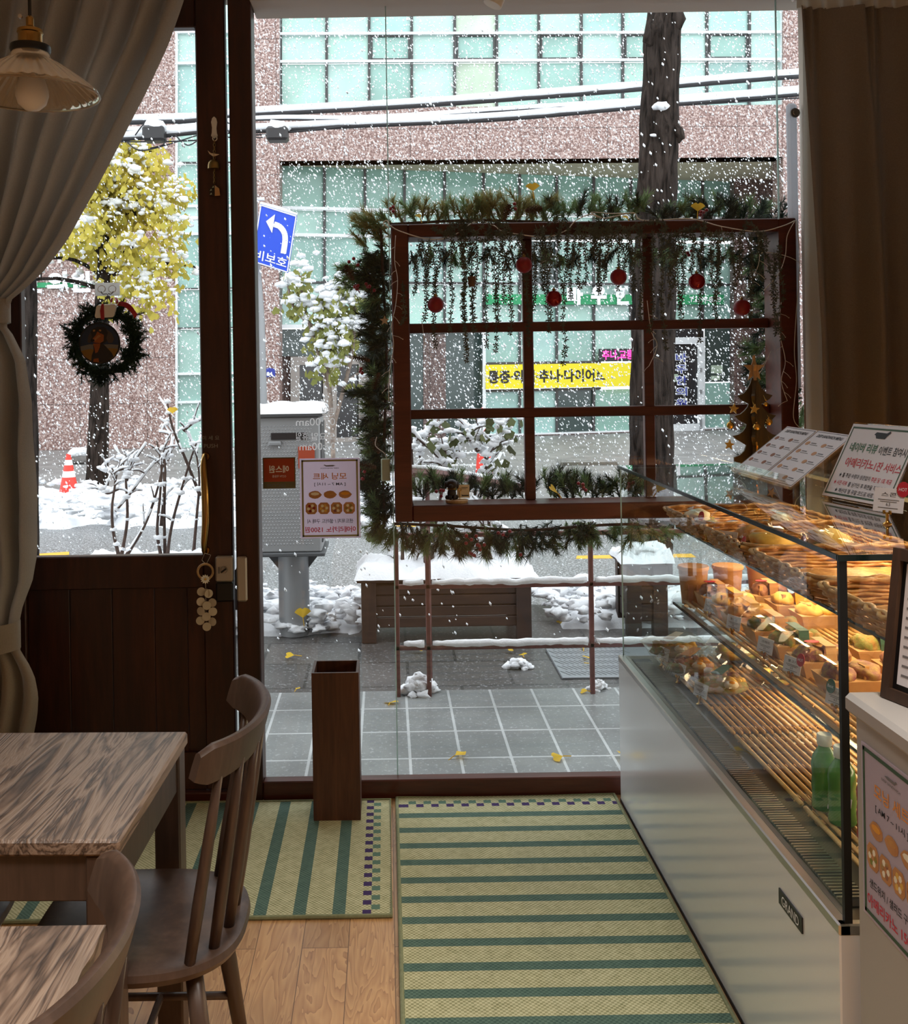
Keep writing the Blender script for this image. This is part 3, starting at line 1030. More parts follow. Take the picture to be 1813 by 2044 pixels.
# house number plate
m = MB(); m.prism([(0, 0), (1, 0), (1, .8), (.5, 1), (0, .8)], bp(527, 744, Yf, -.09), ef * .235, Vector((0, 0, .20)), Vector((0, 1, 0)), .01)
hn = m.build('number_plate', 'letter_blue', label='small dark blue house number plate on the granite pillar', cat='sign')
text('84', bp(538, 738, Yf, -.11), ef, (0, 0, 1), .12, .085, 'letter_white', hn, bold=.04)

# ------------------------------------------------------------------ trees, shrubs, street furniture
def bark_tube(m, pts, rs, n=14, seed=0, amp=.12):
    pts = smooth_path(pts, 8)
    k = len(pts)
    rr = [rs[0] + (rs[1] - rs[0]) * i / (k - 1) for i in range(k)]
    i0 = len(m.v)
    m.tube(pts, rr, n)
    for i in range(k):
        for j in range(n):
            p = Vector(m.v[i0 + i * n + j])
            d = p - pts[i]
            f = 1 + amp * noise.noise(Vector((d.x * 30 + seed, d.y * 30, p.z * 2.2))) + amp * .6 * noise.noise(Vector((p.x * 14, p.y * 14 + seed, p.z * 7)))
            m.v[i0 + i * n + j] = tuple(pts[i] + d * f)
def snow_on(m, pts, r, n=6, lift=.7, bl=0, rr=None):
    """lumpy snow lying along the upper side of a branch"""
    pts = smooth_path(pts, 4)
    rr = rr or rnd
    seg = []
    for i, p in enumerate(pts):
        d = (pts[min(i + 1, len(pts) - 1)] - pts[max(i - 1, 0)]).normalized()
        if abs(d.z) < .93:
            seg.append(p + Vector((0, -.2 * r, r * lift)))
        else:
            if len(seg) > 1: m.tube(seg, [r * rr.uniform(.5, 1.1) for _ in seg], n)
            seg = []
    if len(seg) > 1: m.tube(seg, [r * rr.uniform(.5, 1.1) for _ in seg], n)
    for _ in range(bl):
        p = rr.choice(pts)
        m.ball(p + Vector((0, 0, r)), r * rr.uniform(1.2, 2.4), .6, rr.random() * 50, 1, (1.3, 1, .75))

# big dark street tree right of centre
tr = thing('street_tree', 'thick dark street tree trunk rising behind the wooden window box', 'tree', (G(1300, 1225, 0).x, 7.0, -.02))
pts = [P(1298, 1290, 7), P(1300, 1000, 7), P(1302, 700, 7), P(1308, 480, 7), P(1312, 330, 7), P(1318, 200, 7), P(1322, 80, 7), P(1330, 0, 7), P(1332, -200, 7)]
m = MB(); bark_tube(m, pts, (.158, .105), 22, 3, .14)
for (x, y, r) in ((1324, 258, .075), (1351, 268, .05), (1312, 62, .06), (1350, 40, .06), (1304, 250, .05), (1296, 75, .045)):
    m.ball(P(x, y, 6.93), r, .5, x, 2, (1, .9, 1.3))
m.build('trunk', 'bark', tr, smooth='all')
m = MB()
m.ball(P(1320, 212, 6.86), .045, .6, 4, 2, (1.3, 1, .7)); m.ball(P(1305, 270, 6.87), .02, .6, 5, 1, (1.3, 1, .7))
for k in range(46):
    y = 20 + k * 24
    m.ball(P(1272 + (24 if y < 400 else 12 if y < 600 else 0) + rnd.uniform(-4, 5) + (6 if y < 200 else 0), y, 6.96), rnd.uniform(.014, .026), .6, k, 1, (.7, .7, 2.2))
m.build('snow_crust', 'snow', tr, smooth='all')
# second street tree at the far left behind the curtain
tr = thing('street_tree', 'dark street tree trunk at the left edge of the door glass', 'tree', (G(60, 1225).x, 6.9, -.02))
m = MB(); bark_tube(m, [P(58, 1280, 6.9), P(56, 1000, 6.9), P(54, 800, 6.9), P(53, 600, 6.9), P(50, 400, 6.9), P(40, 0, 6.9), P(36, -150, 6.9)], (.075, .055), 16, 8, .14)
m.build('trunk', 'bark', tr, smooth='all')

# yellow ginkgo on the far curb
YT = 13.2
gk = thing('ginkgo_tree', 'yellow leaved ginkgo tree dusted with snow beyond the road', 'tree', (G(197, 985).x, YT, -.02))
m = MB()
bark_tube(m, [P(193, 992, YT), P(195, 900, YT), P(199, 760, YT), P(203, 640, YT), P(207, 540, YT), P(208, 440, YT), P(206, 340, YT)], (.15, .05), 14, 5, .16)
limbs = []
r5 = random.Random(5)
for k in range(30):
    t = r5.uniform(.02, 1)
    y0 = 590 - 235 * t
    a = r5.uniform(0, 6.28)
    s = P(206, y0, YT)
    L = (1.15 - .65 * t) * r5.uniform(.7, 1.15)
    e = s + Vector((math.cos(a) * L, math.sin(a) * L * .8, r5.uniform(.05, .5)))
    mid = (s + e) / 2 + Vector((0, 0, .1))
    tip = e + Vector((math.cos(a) * .15, 0, r5.uniform(-.25, .1)))
    limbs.append([s, mid, e, tip])
    m.tube(smooth_path(limbs[-1], 3), [.032 - .0026 * i for i in range(10)], 5)
m.build('trunk', 'bark', gk, smooth='all')
def leaf_card(m, p, s, r):
    a, b = r.uniform(0, 6.28), r.uniform(-.9, .9)
    ex = Vector((math.cos(a), math.sin(a), b * .6)).normalized()
    ey = Vector((r.uniform(-.4, .4), r.uniform(-.4, .4), -1)).normalized()
    n = 0
    m.add([p, p + ex * s * .55 + ey * s * .55, p + ex * s * .3 + ey * s, p + ey * s * .86, p - ex * s * .3 + ey * s, p - ex * s * .55 + ey * s * .55], [(0, 1, 2, 3), (0, 3, 4, 5)])
m, ms = MB(), MB()
ctr = P(245, 468, YT)
def in_crown(p):
    q = p - ctr
    return (q.x / 1.0) ** 2 + (q.z / .98) ** 2 < 1.15
for L in limbs:
    sp = smooth_path(L, 5)
    for p in sp[3:]:
        for k in range(11):
            q = p + Vector((r5.gauss(0, .12), r5.gauss(0, .14), r5.gauss(-.03, .10)))
            cx_, cy_ = px(q)
            if cy_ > 505 + max(0, (cx_ - 165) * 1.6) or cx_ > 372: continue
            leaf_card(m, q, r5.uniform(.06, .105), r5)
        if r5.random() < .95:
            ms.ball(p + Vector((r5.gauss(0, .10), -.12 + r5.gauss(0, .10), .08)), r5.uniform(.022, .055), .7, r5.random() * 40, 1, (1.4, 1.1, .8))
# outlying tufts traced from the crown's outline
for (x, y) in ((250, 345), (232, 372), (290, 395), (330, 430), (345, 400), (352, 372), (300, 350 + 70), (160, 440), (140, 488), (330, 480), (358, 462), (345, 520), (300, 570), (322, 590), (292, 600), (270, 560), (240, 590), (220, 350), (345, 385), (200, 400), (180, 440), (265, 480), (310, 520), (225, 430), (255, 520)):
    for k in range(34):
        leaf_card(m, P(x, y, YT - .3) + Vector((r5.gauss(0, .11), r5.gauss(0, .2), r5.gauss(0, .10))), r5.uniform(.07, .12), r5)
    for k in range(9):
        ms.ball(P(x, y - 6, YT - .42) + Vector((r5.gauss(0, .12), 0, r5.gauss(.04, .08))), r5.uniform(.018, .05), .7, r5.random() * 40, 1, (1.5, 1, .75))
m.build('foliage', 'leaf_yellow', gk)
ms.build('snow_tufts', 'snow', gk, smooth='all')

# small snow laden evergreen beyond the cabinet
YS = 11.6
st = thing('small_tree', 'small green tree bowed with snow behind the metal cabinet', 'tree', (G(668, 1010).x, YS, -.02))
m = MB()
base = P(666, 1020, YS)
stems = [[base, P(665, 900, YS), P(662, 830, YS), P(655, 740, YS), P(648, 660, YS), P(640, 590, YS)],
         [P(664, 860, YS), P(685, 780, YS), P(700, 720, YS), P(708, 650, YS), P(712, 590, YS)],
         [P(662, 800, YS), P(640, 720, YS), P(622, 660, YS), P(604, 600, YS), P(600, 550, YS)],
         [P(655, 740, YS), P(668, 660, YS), P(676, 600, YS), P(670, 550, YS)],
         [P(648, 660, YS), P(610, 640, YS), P(585, 610, YS), P(575, 570, YS)],
         [P(672, 770, YS), P(700, 755, YS), P(715, 745, YS)]]
for i, s in enumerate(stems): m.tube(smooth_path(s, 5), .028 - .003 * i, 6)
m.build('trunk', 'bark_pale', st, smooth='all')
m, ms = MB(), MB()
r6 = random.Random(6)
for (x, y, dens) in ((600, 540, 16), (605, 570, 20), (575, 575, 12), (590, 610, 16), (625, 615, 22), (650, 590, 26), (680, 570, 26), (700, 560, 18), (720, 560, 14), (660, 620, 26), (690, 610, 24), (715, 600, 20), (730, 580, 10), (640, 650, 24), (670, 655, 26), (700, 650, 22), (655, 690, 22), (680, 690, 20), (700, 665, 14), (660, 725, 18), (672, 735, 12), (622, 680, 10), (640, 700, 10), (706, 760, 7), (628, 735, 6)):
    for k in range(int(dens * 1.2)):
        leaf_card(m, P(x, y, YS) + Vector((r6.gauss(0, .07), r6.gauss(0, .16), r6.gauss(-.05, .06))), r6.uniform(.06, .11), r6)
    for k in range(max(3, dens // 2)):
        ms.ball(P(x, y - 8, YS - .12) + Vector((r6.gauss(0, .08), r6.gauss(0, .08), r6.gauss(.02, .05))), r6.uniform(.024, .062), .7, r6.random() * 50, 1, (1.3, 1.1, .75))
m.build('foliage', 'leaf_green', st)
ms.build('snow_tufts', 'snow', st, smooth='all')

# traffic cone, far boulder and orange post
def cone(base, h, r, label):
    t = thing('traffic_cone', label, 'traffic cone', base)
    prof = lambda a, b: [(r * (1 - .8 * a), h * a), (r * (1 - .8 * b), h * b)]
    m = MB()
    for a, b in ((.04, .46), (.60, .74), (.86, 1.0)): m.lathe(base, prof(a, b), 20)
    m.build('cone_body', 'cone_red', t, smooth=True)
    m = MB()
    for a, b in ((.46, .60), (.74, .86)): m.lathe(base, [(q[0] * 1.02, q[1]) for q in prof(a, b)], 20)
    m.build('reflective_band', 'letter_white', t, smooth=True)
    m = MB(); m.bbox((base[0] - r * 1.2, base[1] - r * 1.2, base[2]), (base[0] + r * 1.2, base[1] + r * 1.2, base[2] + .03)); m.build('cone_base', 'cone_red', t)
    m = MB(); m.ball((base[0] + .01, base[1], base[2] + h), r * .22, .5, 2, 1, (1, 1, .6)); m.build('snow_cap', 'snow', t)
q = P(138, 988, 12.4); cone((q.x, q.y, q.z - .02), .52, .125, 'orange and white traffic cone standing in the far snow bank')
q = P(967, 962, 13.5); cone((q.x, q.y, q.z - .02), 1.0, .13, 'tall orange cone capped with snow behind the planted shrubs')
q = G(160, 926, 0)
m = MB(); m.ball((q.x, q.y, .10), .17, .4, 3, 2, (1.1, .8, .75)); bo = m.build('boulder', 'stone', smooth='all', label='snow capped stone block by the far building wall', cat='rock')
m = MB(); m.ball((q.x, q.y - .02, .21), .18, .4, 5, 2, (1.1, .85, .5)); m.build('snow_cap', 'snow', bo, smooth='all')

# metal cabinet on a post
YC = 5.93
cb = thing('electrical_cabinet', 'grey studded metal cabinet on a round post beside the door', 'cabinet', (G(586, 1268).x, 6.1, -.01))
a, b = P(505, 1098, YC), P(638, 834, YC)
x0, x1, z0, z1 = a.x, b.x, P(575, 1103, YC).z, P(575, 832, YC).z
YB = 6.32
m = MB(); m.bbox((x0, YC, z0), (x1, YB, z1), .008)
s = .0185
for j in range(1, int((z1 - z0 - .06) / s)):
    for i in range(1, int((x1 - x0 - .05) / s)):
        X, Z = x0 + .025 + i * s + (s / 2 if j % 2 else 0), z0 + .03 + j * s
        if X > x1 - .03: continue
        m.add([(X - .0045, YC, Z - .0045), (X + .0045, YC, Z - .0045), (X + .0045, YC, Z + .0045), (X - .0045, YC, Z + .0045), (X, YC - .004, Z)], [(0, 1, 4), (1, 2, 4), (2, 3, 4), (3, 0, 4)])
m.build('cabinet_body', 'cabinet_grey', cb)
m = MB()
for k in range(15):
    m.box((x1 - .001, YC + .04 + k * .022, z0 + .05), (x1 + .006, YC + .054 + k * .022, z1 - .04))
m.bbox((x0 - .012, YC - .02, z0 - .022), (x1 + .02, YB + .01, z0), .004)
m.bbox((x0 - .015, YC - .025, z1), (x1 + .025, YB + .02, z1 + .022), .004)
m.build('side_fins', 'cabinet_dark', cb)
m = MB(); a, b = P(541, 878, YC), P(613, 863, YC); m.bbox((a.x, YC - .008, a.z), (b.x, YC + .002, b.z)); m.build('label_slot', 'cabinet_slot', cb)
a, b = P(537, 889, YC), P(561, 881, YC)
m = MB(); m.bbox((a.x, YC - .02, a.z), (b.x, YC, b.z)); m.build('handle', 'pole_grey', cb)
m = MB(); a, b = P(596, 935, YC), P(628, 891, YC); m.box((a.x, YC - .006, a.z), (b.x, YC - .004, b.z)); nt = m.build('warning_notice', 'sign_orange', cb)
text('로고', P(612, 905, YC - .008), (1, 0, 0), (0, 0, 1), .05, .03, 'ink', nt) if 0 else None
zc = (z0 - .022)
m = MB(); m.lathe((G(586, 1268).x, 6.1, 0), [(.092, -.01), (.092, zc)], 28)
m.build('post', 'pole_grey', cb, smooth=True)
m = MB(); X = G(586, 1268).x
for sx in (-1, 1): m.prism([(.08, 0), (.17, 0), (.08, -.11)], (X, 6.1, zc), (sx, 0, 0), (0, 0, 1), (0, 1, 0), .03)
m.build('bracket', 'cabinet_dark', cb)
m = MB()
nx, ny = 34, 16
vs, fs = [], []
for j in range(ny + 1):
    for i in range(nx + 1):
        X, Y = x0 - .02 + (x1 - x0 + .05) * i / nx, YC - .03 + (YB - YC + .05) * j / ny
        e = min(1, min(i, nx - i) / 2.0, min(j, ny - j) / 2.0)
        vs.append((X, Y, z1 + .018 + e * (.055 + .02 * noise.noise(Vector((X * 9, Y * 9, 3))))))
for j in range(ny):
    for i in range(nx):
        k = j * (nx + 1) + i; fs.append((k, k + 1, k + nx + 2, k + nx + 1))
m.add(vs, fs); m.build('snow_cap', 'snow', cb, smooth='all')

# lamp pole with the blue left turn sign
YP = 8.2
sp = thing('sign_pole', 'grey street pole rising behind the cabinet beside the door post', 'pole', (P(516, 1110, YP).x, YP, -.03))
m = MB(); m.tube([P(509, 1130, YP), P(518, 805, YP), P(516, 640, YP), P(510, 540, YP), P(503, 380, YP), P(492, 100, YP)], [.062, .062, .052, .046, .04, .035], 16)
m.build('pole_shaft', 'pole_grey', sp, smooth=True)
m = MB(); m.tube([P(517, 818, YP), P(518, 805, YP)], .075, 16); m.build('pole_collar', 'black_metal', sp)
c4 = [P(520, 408, YP - .12), P(593, 431, YP - .12), P(575, 545, YP - .12), P(502, 522, YP - .12)]
m = MB(); m.hexa([c4[3] + Vector((0, 0, 0)), c4[2], c4[2] + Vector((0, .02, 0)), c4[3] + Vector((0, .02, 0)), c4[0], c4[1], c4[1] + Vector((0, .02, 0)), c4[0] + Vector((0, .02, 0))])
sg = m.build('traffic_sign', 'road_blue', label='tilted blue left turn sign with white arrow on the street pole', cat='sign')
cc = sum(c4, Vector()) / 4
ex, ey = (c4[1] - c4[0]).normalized(), (c4[0] - c4[3]).normalized()
wS, hS = (c4[1] - c4[0]).length, (c4[0] - c4[3]).length
fr = Vector((0, -.006, 0))
m = MB()
def pt(u, v): return c4[3] + ex * (wS * u) + ey * (hS * v) + fr
def ribbon(m, pl, wd):
    for (p, q) in zip(pl[:-1], pl[1:]):
        d = (q - p).normalized(); nn = d.cross(Vector((0, 1, 0))) * wd / 2
        m.hexa([p - nn, q - nn, q - nn + Vector((0, .004, 0)), p - nn + Vector((0, .004, 0)), p + nn, q + nn, q + nn + Vector((0, .004, 0)), p + nn + Vector((0, .004, 0))])
arc = [pt(.80, .30), pt(.80, .44), pt(.79, .55), pt(.75, .64), pt(.67, .70), pt(.57, .735), pt(.44, .74)]
ribbon(m, smooth_path(arc, 3), wS * .145)
m.prism([(0, 0), (.062, .075), (.062, -.075)], pt(.22, .745), ex, ey, Vector((0, 1, 0)), .004)
m.build('arrow', 'letter_white', sg)
text('비보호', pt(.5, .15), ex, ey, wS * .86, hS * .17, 'letter_white', sg, bold=.012)
m = MB(); b8 = [pt(.02, .012), pt(.98, .012), pt(.98, .988), pt(.02, .988)]
for i in range(4): ribbon(m, [b8[i], b8[(i + 1) % 4]], .008)
m.build('border', 'letter_white', sg)
m = MB(); m.tube([c4[0] + Vector((0, .01, .012)), (c4[0] + c4[1]) / 2 + Vector((0, .01, .016)), c4[1] + Vector((0, .01, .010))], [.012, .018, .014], 6); m.build('snow_cap', 'snow', sg, smooth='all')
m = MB(); m.tube([P(506, 398, YP), P(528, 397, YP)], .014, 8); m.tube([P(506, 520, YP), P(520, 521, YP)], .014, 8); m.build('sign_bracket', 'letter_white', sp)

# overhead cables with snow
YW = 9.0
def cable(pl, r, label, snow=True, mat='cable_black'):
    pl = [P(x, y, YW) for x, y in pl]
    sm = smooth_path(pl, 10)
    m = MB(); m.tube(sm, r, 7)
    o = m.build('overhead_cable', mat, label=label, cat='cable', group='overhead street cables', smooth='all')
    if snow:
        m = MB(); m.tube([p + Vector((0, 0, r * 1.2 + .012)) for p in sm], [r * .9 * (1 + .35 * noise.noise(p * 6)) + .012 for p in sm], 7, flat=1.1)
        m.build('snow_cap', 'snow', o, smooth='all')
cable([(-300, 262), (100, 250), (270, 244), (400, 240), (506, 229), (800, 213), (1100, 192), (1300, 176), (1600, 152), (2300, 105)], .022, 'topmost thick overhead cable under a thick snow ridge')
cable([(-300, 262), (100, 280), (270, 276), (400, 264), (506, 262), (700, 252), (1000, 238), (1300, 212), (1600, 188), (2300, 130)], .020, 'thick lower cable bundle carrying two dark junction boxes')
cable([(-300, 250), (270, 262), (506, 240), (740, 239), (1000, 222), (1300, 203), (1600, 180), (2300, 122)], .009, 'thin snowy cable running between the two thick ones')
cable([(-300, 268), (270, 283), (506, 270), (800, 246), (1000, 241), (1290, 215), (1600, 195), (2300, 140)], .007, 'thinnest dark cable just beneath the lower bundle', False)
m = MB()
def loop(a, mid, b): m.tube(smooth_path([P(*a, YW - .05), P(*mid, YW - .08), P(*b, YW - .05)], 8), .006, 5)
loop((255, 285), (290, 300), (395, 270)); loop((300, 296), (330, 285), (318, 250)); loop((270, 270), (285, 250), (300, 240)); loop((500, 268), (520, 275), (545, 262)); loop((560, 265), (640, 258), (700, 250)); loop((350, 270), (375, 290), (400, 276))
m.build('cable_loops', 'cable_black', label='loose thin cable loops hanging around the junction boxes', cat='cable')
for (x, lb) in ((304, 'snow topped dark junction box on the cables left of the door stile'), (552, 'snow topped dark junction box on the cables right of the door post')):
    a, b = P(x - 21, 280 if x < 400 else 279, YW - .15), P(x + 22, 248 if x < 400 else 250, YW - .15)
    m = MB(); m.bbox((a.x, a.y, a.z), (b.x, a.y + .16, b.z), .02); jb = m.build('junction_box', 'cabinet_slot', label=lb, cat='junction box')
    m = MB(); c = (a + b) / 2; m.ball((c.x, c.y + .08, b.z - .005), .10, .5, x, 2, (1.0, .8, .62)); m.build('snow_cap', 'snow', jb, smooth='all')

# wooden planters
def planter(x0, x1, y0, y1, h, label, boards=4):
    t = thing('planter_box', label, 'planter', ((x0 + x1) / 2, (y0 + y1) / 2, -.01))
    m = MB()
    for X in (x0, x1 - .085):
        for Y in (y0, y1 - .06): m.bbox((X, Y, -.01), (X + .085, Y + .06, h))
    m.build('corner_posts', 'planter_wood', t)
    m = MB()
    hb = (h - .09) / boards
    for k in range(boards):
        z = .075 + k * hb
        m.bbox((x0 + .05, y0 + .014, z), (x1 - .05, y0 + .04, z + hb - .006), .004)
        m.bbox((x0 + .014, y0 + .05, z), (x0 + .04, y1 - .05, z + hb - .006), .004)
        m.bbox((x1 - .04, y0 + .05, z), (x1 - .014, y1 - .05, z + hb - .006), .004)
        m.bbox((x0 + .05, y1 - .04, z), (x1 - .05, y1 - .014, z + hb - .006), .004)
    m.build('side_boards', 'planter_wood', t)
    m = MB(); m.bbox((x0 - .025, y0 - .025, h), (x1 + .025, y1 + .02, h + .022)); m.build('top_rim', 'planter_wood', t)
    m = MB(); nx, ny = 60, 20; vs, fs = [], []
    for j in range(ny + 1):
        for i in range(nx + 1):
            X, Y = x0 - .035 + (x1 - x0 + .07) * i / nx, y0 - .035 + (y1 - y0 + .06) * j / ny
            e = min(1, min(i, nx - i) / 3, min(j, ny - j) / 3.0) ** .7
            f = noise.noise(Vector((X * 4, Y * 4, 1))) * .055 + noise.noise(Vector((X * 13, Y * 13, 2))) * .035 + noise.noise(Vector((X * 34, Y * 34, 2))) * .012
            vs.append((X + .02 * noise.noise(Vector((X * 11, Y * 11, 5))), Y + .025 * noise.noise(Vector((X * 12, Y * 9, 7))), h + .018 + e * max(.015, .06 + f)))
    for j in range(ny):
        for i in range(nx):
            k = j * (nx + 1) + i; fs.append((k, k + 1, k + nx + 2, k + nx + 1))
    m.add(vs, fs); m.build('snow_cap', 'snow', t, smooth='all')
    return t
pl1 = planter(P(722, 1250, 5.85).x, P(1062, 1250, 5.85).x, 5.85, 6.4, .34, 'long brown wooden planter box with a thick snow top in mid street')
q = P(1253, 1270, 5.9); q2 = P(1335, 1270, 5.9)
planter(q.x, q2.x, 5.9, 6.2, .40, 'short dark wooden planter heaped with snow behind the showcase end', 3)
m = MB(); c = P(1285, 1125, 6.0)
planter(P(150, 1250, 5.9).x, P(455, 1250, 5.9).x, 5.9, 6.35, .385, 'long wooden planter behind the lower door panel, bare stems rising from it')
m.ball((c.x, 6.03, .44), .14, .6, 4, 2, (1.05, .9, .6)); m.ball((c.x + .05, 6.05, .42), .10, .6, 9, 2, (1, .9, .7)); m.build('snow_heap', 'snow', smooth='all', label='rounded heap of snow on the short planter behind the showcase', cat='snow', kind='stuff')

# bare shrubs: stems are traced, twigs grow from them
def shrub(name, label, stems, Y, base, leafy=0, r0=.012, seed=0, snow=1.0, cat='shrub', clump=3):
    t = thing(name, label, cat, base)
    rs = random.Random(seed)
    m, ms, ml = MB(), MB(), MB()
    for si, s in enumerate(stems):
        dy = rs.uniform(-.16, .16)
        pts = [P(x, y, Y + dy * min(1, .3 + i * .3)) for i, (x, y) in enumerate(s)]
        sm = smooth_path(pts, 5)
        n = len(sm)
        m.tube(sm, [r0 * (1 - .6 * i / n) * (1.15 if i < 2 else 1) for i in range(n)], 6)
        snow_on(ms, pts, r0 * .9 * snow, 6, .75, clump, rs)
        for k in range(rs.randint(2, 4)):
            i = rs.randint(n // 3, n - 1)
            p = sm[i]
            d = Vector((rs.uniform(-1, 1), rs.uniform(-.6, .6), rs.uniform(.1, .9))).normalized() * rs.uniform(.07, .17)
            tw = [p, p + d * .5 + Vector((0, 0, .01)), p + d]
            m.tube(tw, [r0 * .45, r0 * .35, r0 * .2], 5)
            snow_on(ms, tw, r0 * .6 * snow, 5, .8, 1, rs)
            if leafy:
                for q in range(leafy):
                    c = p + d * rs.uniform(.3, 1.1) + Vector((rs.gauss(0, .02), rs.gauss(0, .02), rs.gauss(0, .02)))
                    leaf_card(ml, c, rs.uniform(.04, .07), rs)
                    if rs.random() < .5: ms.ball(c + Vector((0, 0, .005)), rs.uniform(.016, .034), .7, rs.random() * 40, 1, (1.4, 1, .7))
    m.build('stems', 'twig', t, smooth='all')
    ms.build('snow_clumps', 'snow', t, smooth='all')
    if leafy: ml.build('shrub_leaves', 'leaf_dark', t)
YL = 6.1
shrub('bare_shrub', 'bare snow dusted shrub rising left in the door glass', [
    [(238, 1112), (226, 1060), (224, 1010), (230, 960), (222, 930)], [(242, 1112), (254, 1040), (252, 970), (246, 925), (228, 890)],
    [(252, 1110), (288, 1050), (312, 985), (325, 930)], [(230, 1020), (260, 985), (290, 945), (315, 918)], [(252, 960), (262, 930), (292, 885)],
    [(246, 935), (225, 940), (200, 937)], [(236, 975), (215, 985), (200, 975)]], YL, (P(245, 1110, YL).x, YL, .40), r0=.011, seed=3, snow=1.1)
shrub('bare_shrub', 'bare snow dusted shrub of upright stems beside the brass door pull', [
    [(322, 1112), (314, 1060), (320, 985), (322, 930), (313, 880)], [(330, 1110), (328, 1030), (330, 940), (326, 895)], [(334, 1110), (345, 1040), (375, 935), (392, 885)],
    [(326, 930), (340, 905), (342, 870), (318, 862)], [(386, 1110), (392, 1040), (398, 960), (392, 905)], [(400, 990), (372, 920), (345, 855), (335, 805)],
    [(392, 905), (378, 870), (366, 858)], [(366, 860), (385, 845), (402, 838)], [(322, 1050), (328, 960), (318, 900)]], YL, (P(335, 1110, YL).x, YL, .40), r0=.011, seed=4, snow=1.1)
YR = 6.1
shrub('leafy_shrub', 'snow laden shrub at the left end of the long planter', [
    [(803, 1140), (804, 1060), (800, 990), (812, 920), (830, 880)], [(815, 1142), (840, 1090), (848, 1030), (846, 960), (836, 900)], [(796, 1130), (770, 1085), (745, 1070), (722, 1045)],
    [(850, 1140), (846, 1080), (832, 1000), (824, 930), (822, 870)], [(862, 1138), (866, 1070), (880, 990), (890, 930), (888, 890)], [(868, 1138), (882, 1090), (886, 1040)],
    [(888, 935), (870, 905), (840, 880), (824, 860)], [(890, 930), (905, 915), (922, 912)], [(846, 960), (870, 950), (886, 955)], [(838, 900), (850, 870), (868, 850)]],
    YR, (P(840, 1140, YR).x, YR, .36), leafy=2, r0=.013, seed=5, snow=1.2, clump=6)
shrub('leafy_shrub', 'snow laden shrub at the right end of the long planter', [
    [(986, 1142), (978, 1080), (975, 1010), (972, 950), (968, 915), (962, 850)], [(980, 1140), (950, 1110), (935, 1075), (925, 1040)], [(990, 1140), (1002, 1090), (1004, 1060)],
    [(972, 930), (955, 960), (948, 985), (952, 1010)], [(970, 915), (985, 890), (1000, 870)], [(966, 905), (945, 870), (925, 845), (908, 832)], [(955, 900), (940, 880), (932, 860)],
    [(974, 990), (982, 965), (975, 928)], [(984, 1130), (966, 1060), (962, 1010)], [(972, 905), (960, 870), (955, 840)], [(990, 880), (1000, 850), (998, 840)]],
    YR, (P(985, 1140, YR).x, YR, .36), leafy=2, r0=.013, seed=6, snow=1.2, clump=6)

# red-brown railing along the porch edge
rl = thing('railing', 'thin red brown metal railing with snow on its bars along the porch', 'railing', (P(990, 1390, 4.86).x, 4.86, 0))
m = MB()
def bar(a, b, r=.011): m.bbox((min(a[0], b[0]) - r, min(a[1], b[1]) - r, min(a[2], b[2]) - r), (max(a[0], b[0]) + r, max(a[1], b[1]) + r, max(a[2], b[2]) + r), .003)
YA = 4.86
xa, xb, xc = P(794, 1300, YA).x, P(856, 1300, YA).x, P(1182, 1300, YA).x
zt, zl = P(1000, 1168, YA).z, P(1000, 1290, YA).z
for x in (xa, xb, xc): bar((x, YA, 0), (x, YA, P(850, 1060, YA).z))
for z in (zt, zl, P(1000, 1066, YA).z): bar((xa, YA, z), (2.3, YA, z))
m.build('rail_bars', 'rail_red', rl)
m = MB()
for (z, xs0) in ((zt, xa + .03), (zl, xa + .03)):
    for (u, v) in ((xs0, xb - .02), (xb + .02, xc - .02), (xc + .02, 2.3)):
        n = max(5, int((v - u) / .022))
        pl = [Vector((u + (v - u) * i / n, YA, z + .018 + .008 * noise.noise(Vector((i * .31, z * 9, 1))))) for i in range(n + 1)]
        m.tube(pl, [.013 + .006 * noise.noise(p * 33) + .004 * min(1, i / 6) for i, p in enumerate(pl)], 7)
m.build('snow_cap', 'snow', rl, smooth='all')
m = MB(); a, b, c = P(818, 943, 4.9), P(868, 945, 5.0), P(1060, 976, 5.7)
m.tube([a, b, c], .026, 8, flat=.9); hr = m.build('handrail', 'rail_red', label='sloping brown handrail with a snow line seen through the lower window panes', cat='railing')
m = MB(); m.tube([a + Vector((0, 0, .024)), b + Vector((0, 0, .026)), c + Vector((0, 0, .022))], [.014, .016, .014], 6); m.build('snow_cap', 'snow', hr, smooth='all')
m = MB(); q = P(853, 960, 4.97); m.tube([q, Vector((q.x, q.y, 0))], .012, 6); m.build('rail_post', 'rail_red', hr)
# grate
q0, q1 = G(1122, 1352, 0), G(1262, 1292, 0)
m = MB(); m.bbox((q0.x, q0.y, -.012), (q1.x + .15, q1.y, .001), .003); gt = m.build('drain_grate', 'grate_steel', label='grey slotted metal grate set in the dark paving', cat='grate')
m = MB()
for j in range(6):
    for i in range(17):
        x, y = q0.x + .02 + i * .026, q0.y + .03 + j * .095
        m.add([(x, y, .0016), (x + .006, y, .0016), (x - .034, y + .07, .0016), (x - .04, y + .07, .0016)], [(0, 1, 2, 3)]) if x - .04 > q0.x and x < q1.x + .14 else None
m.build('grate_slots', 'cabinet_slot', gt)

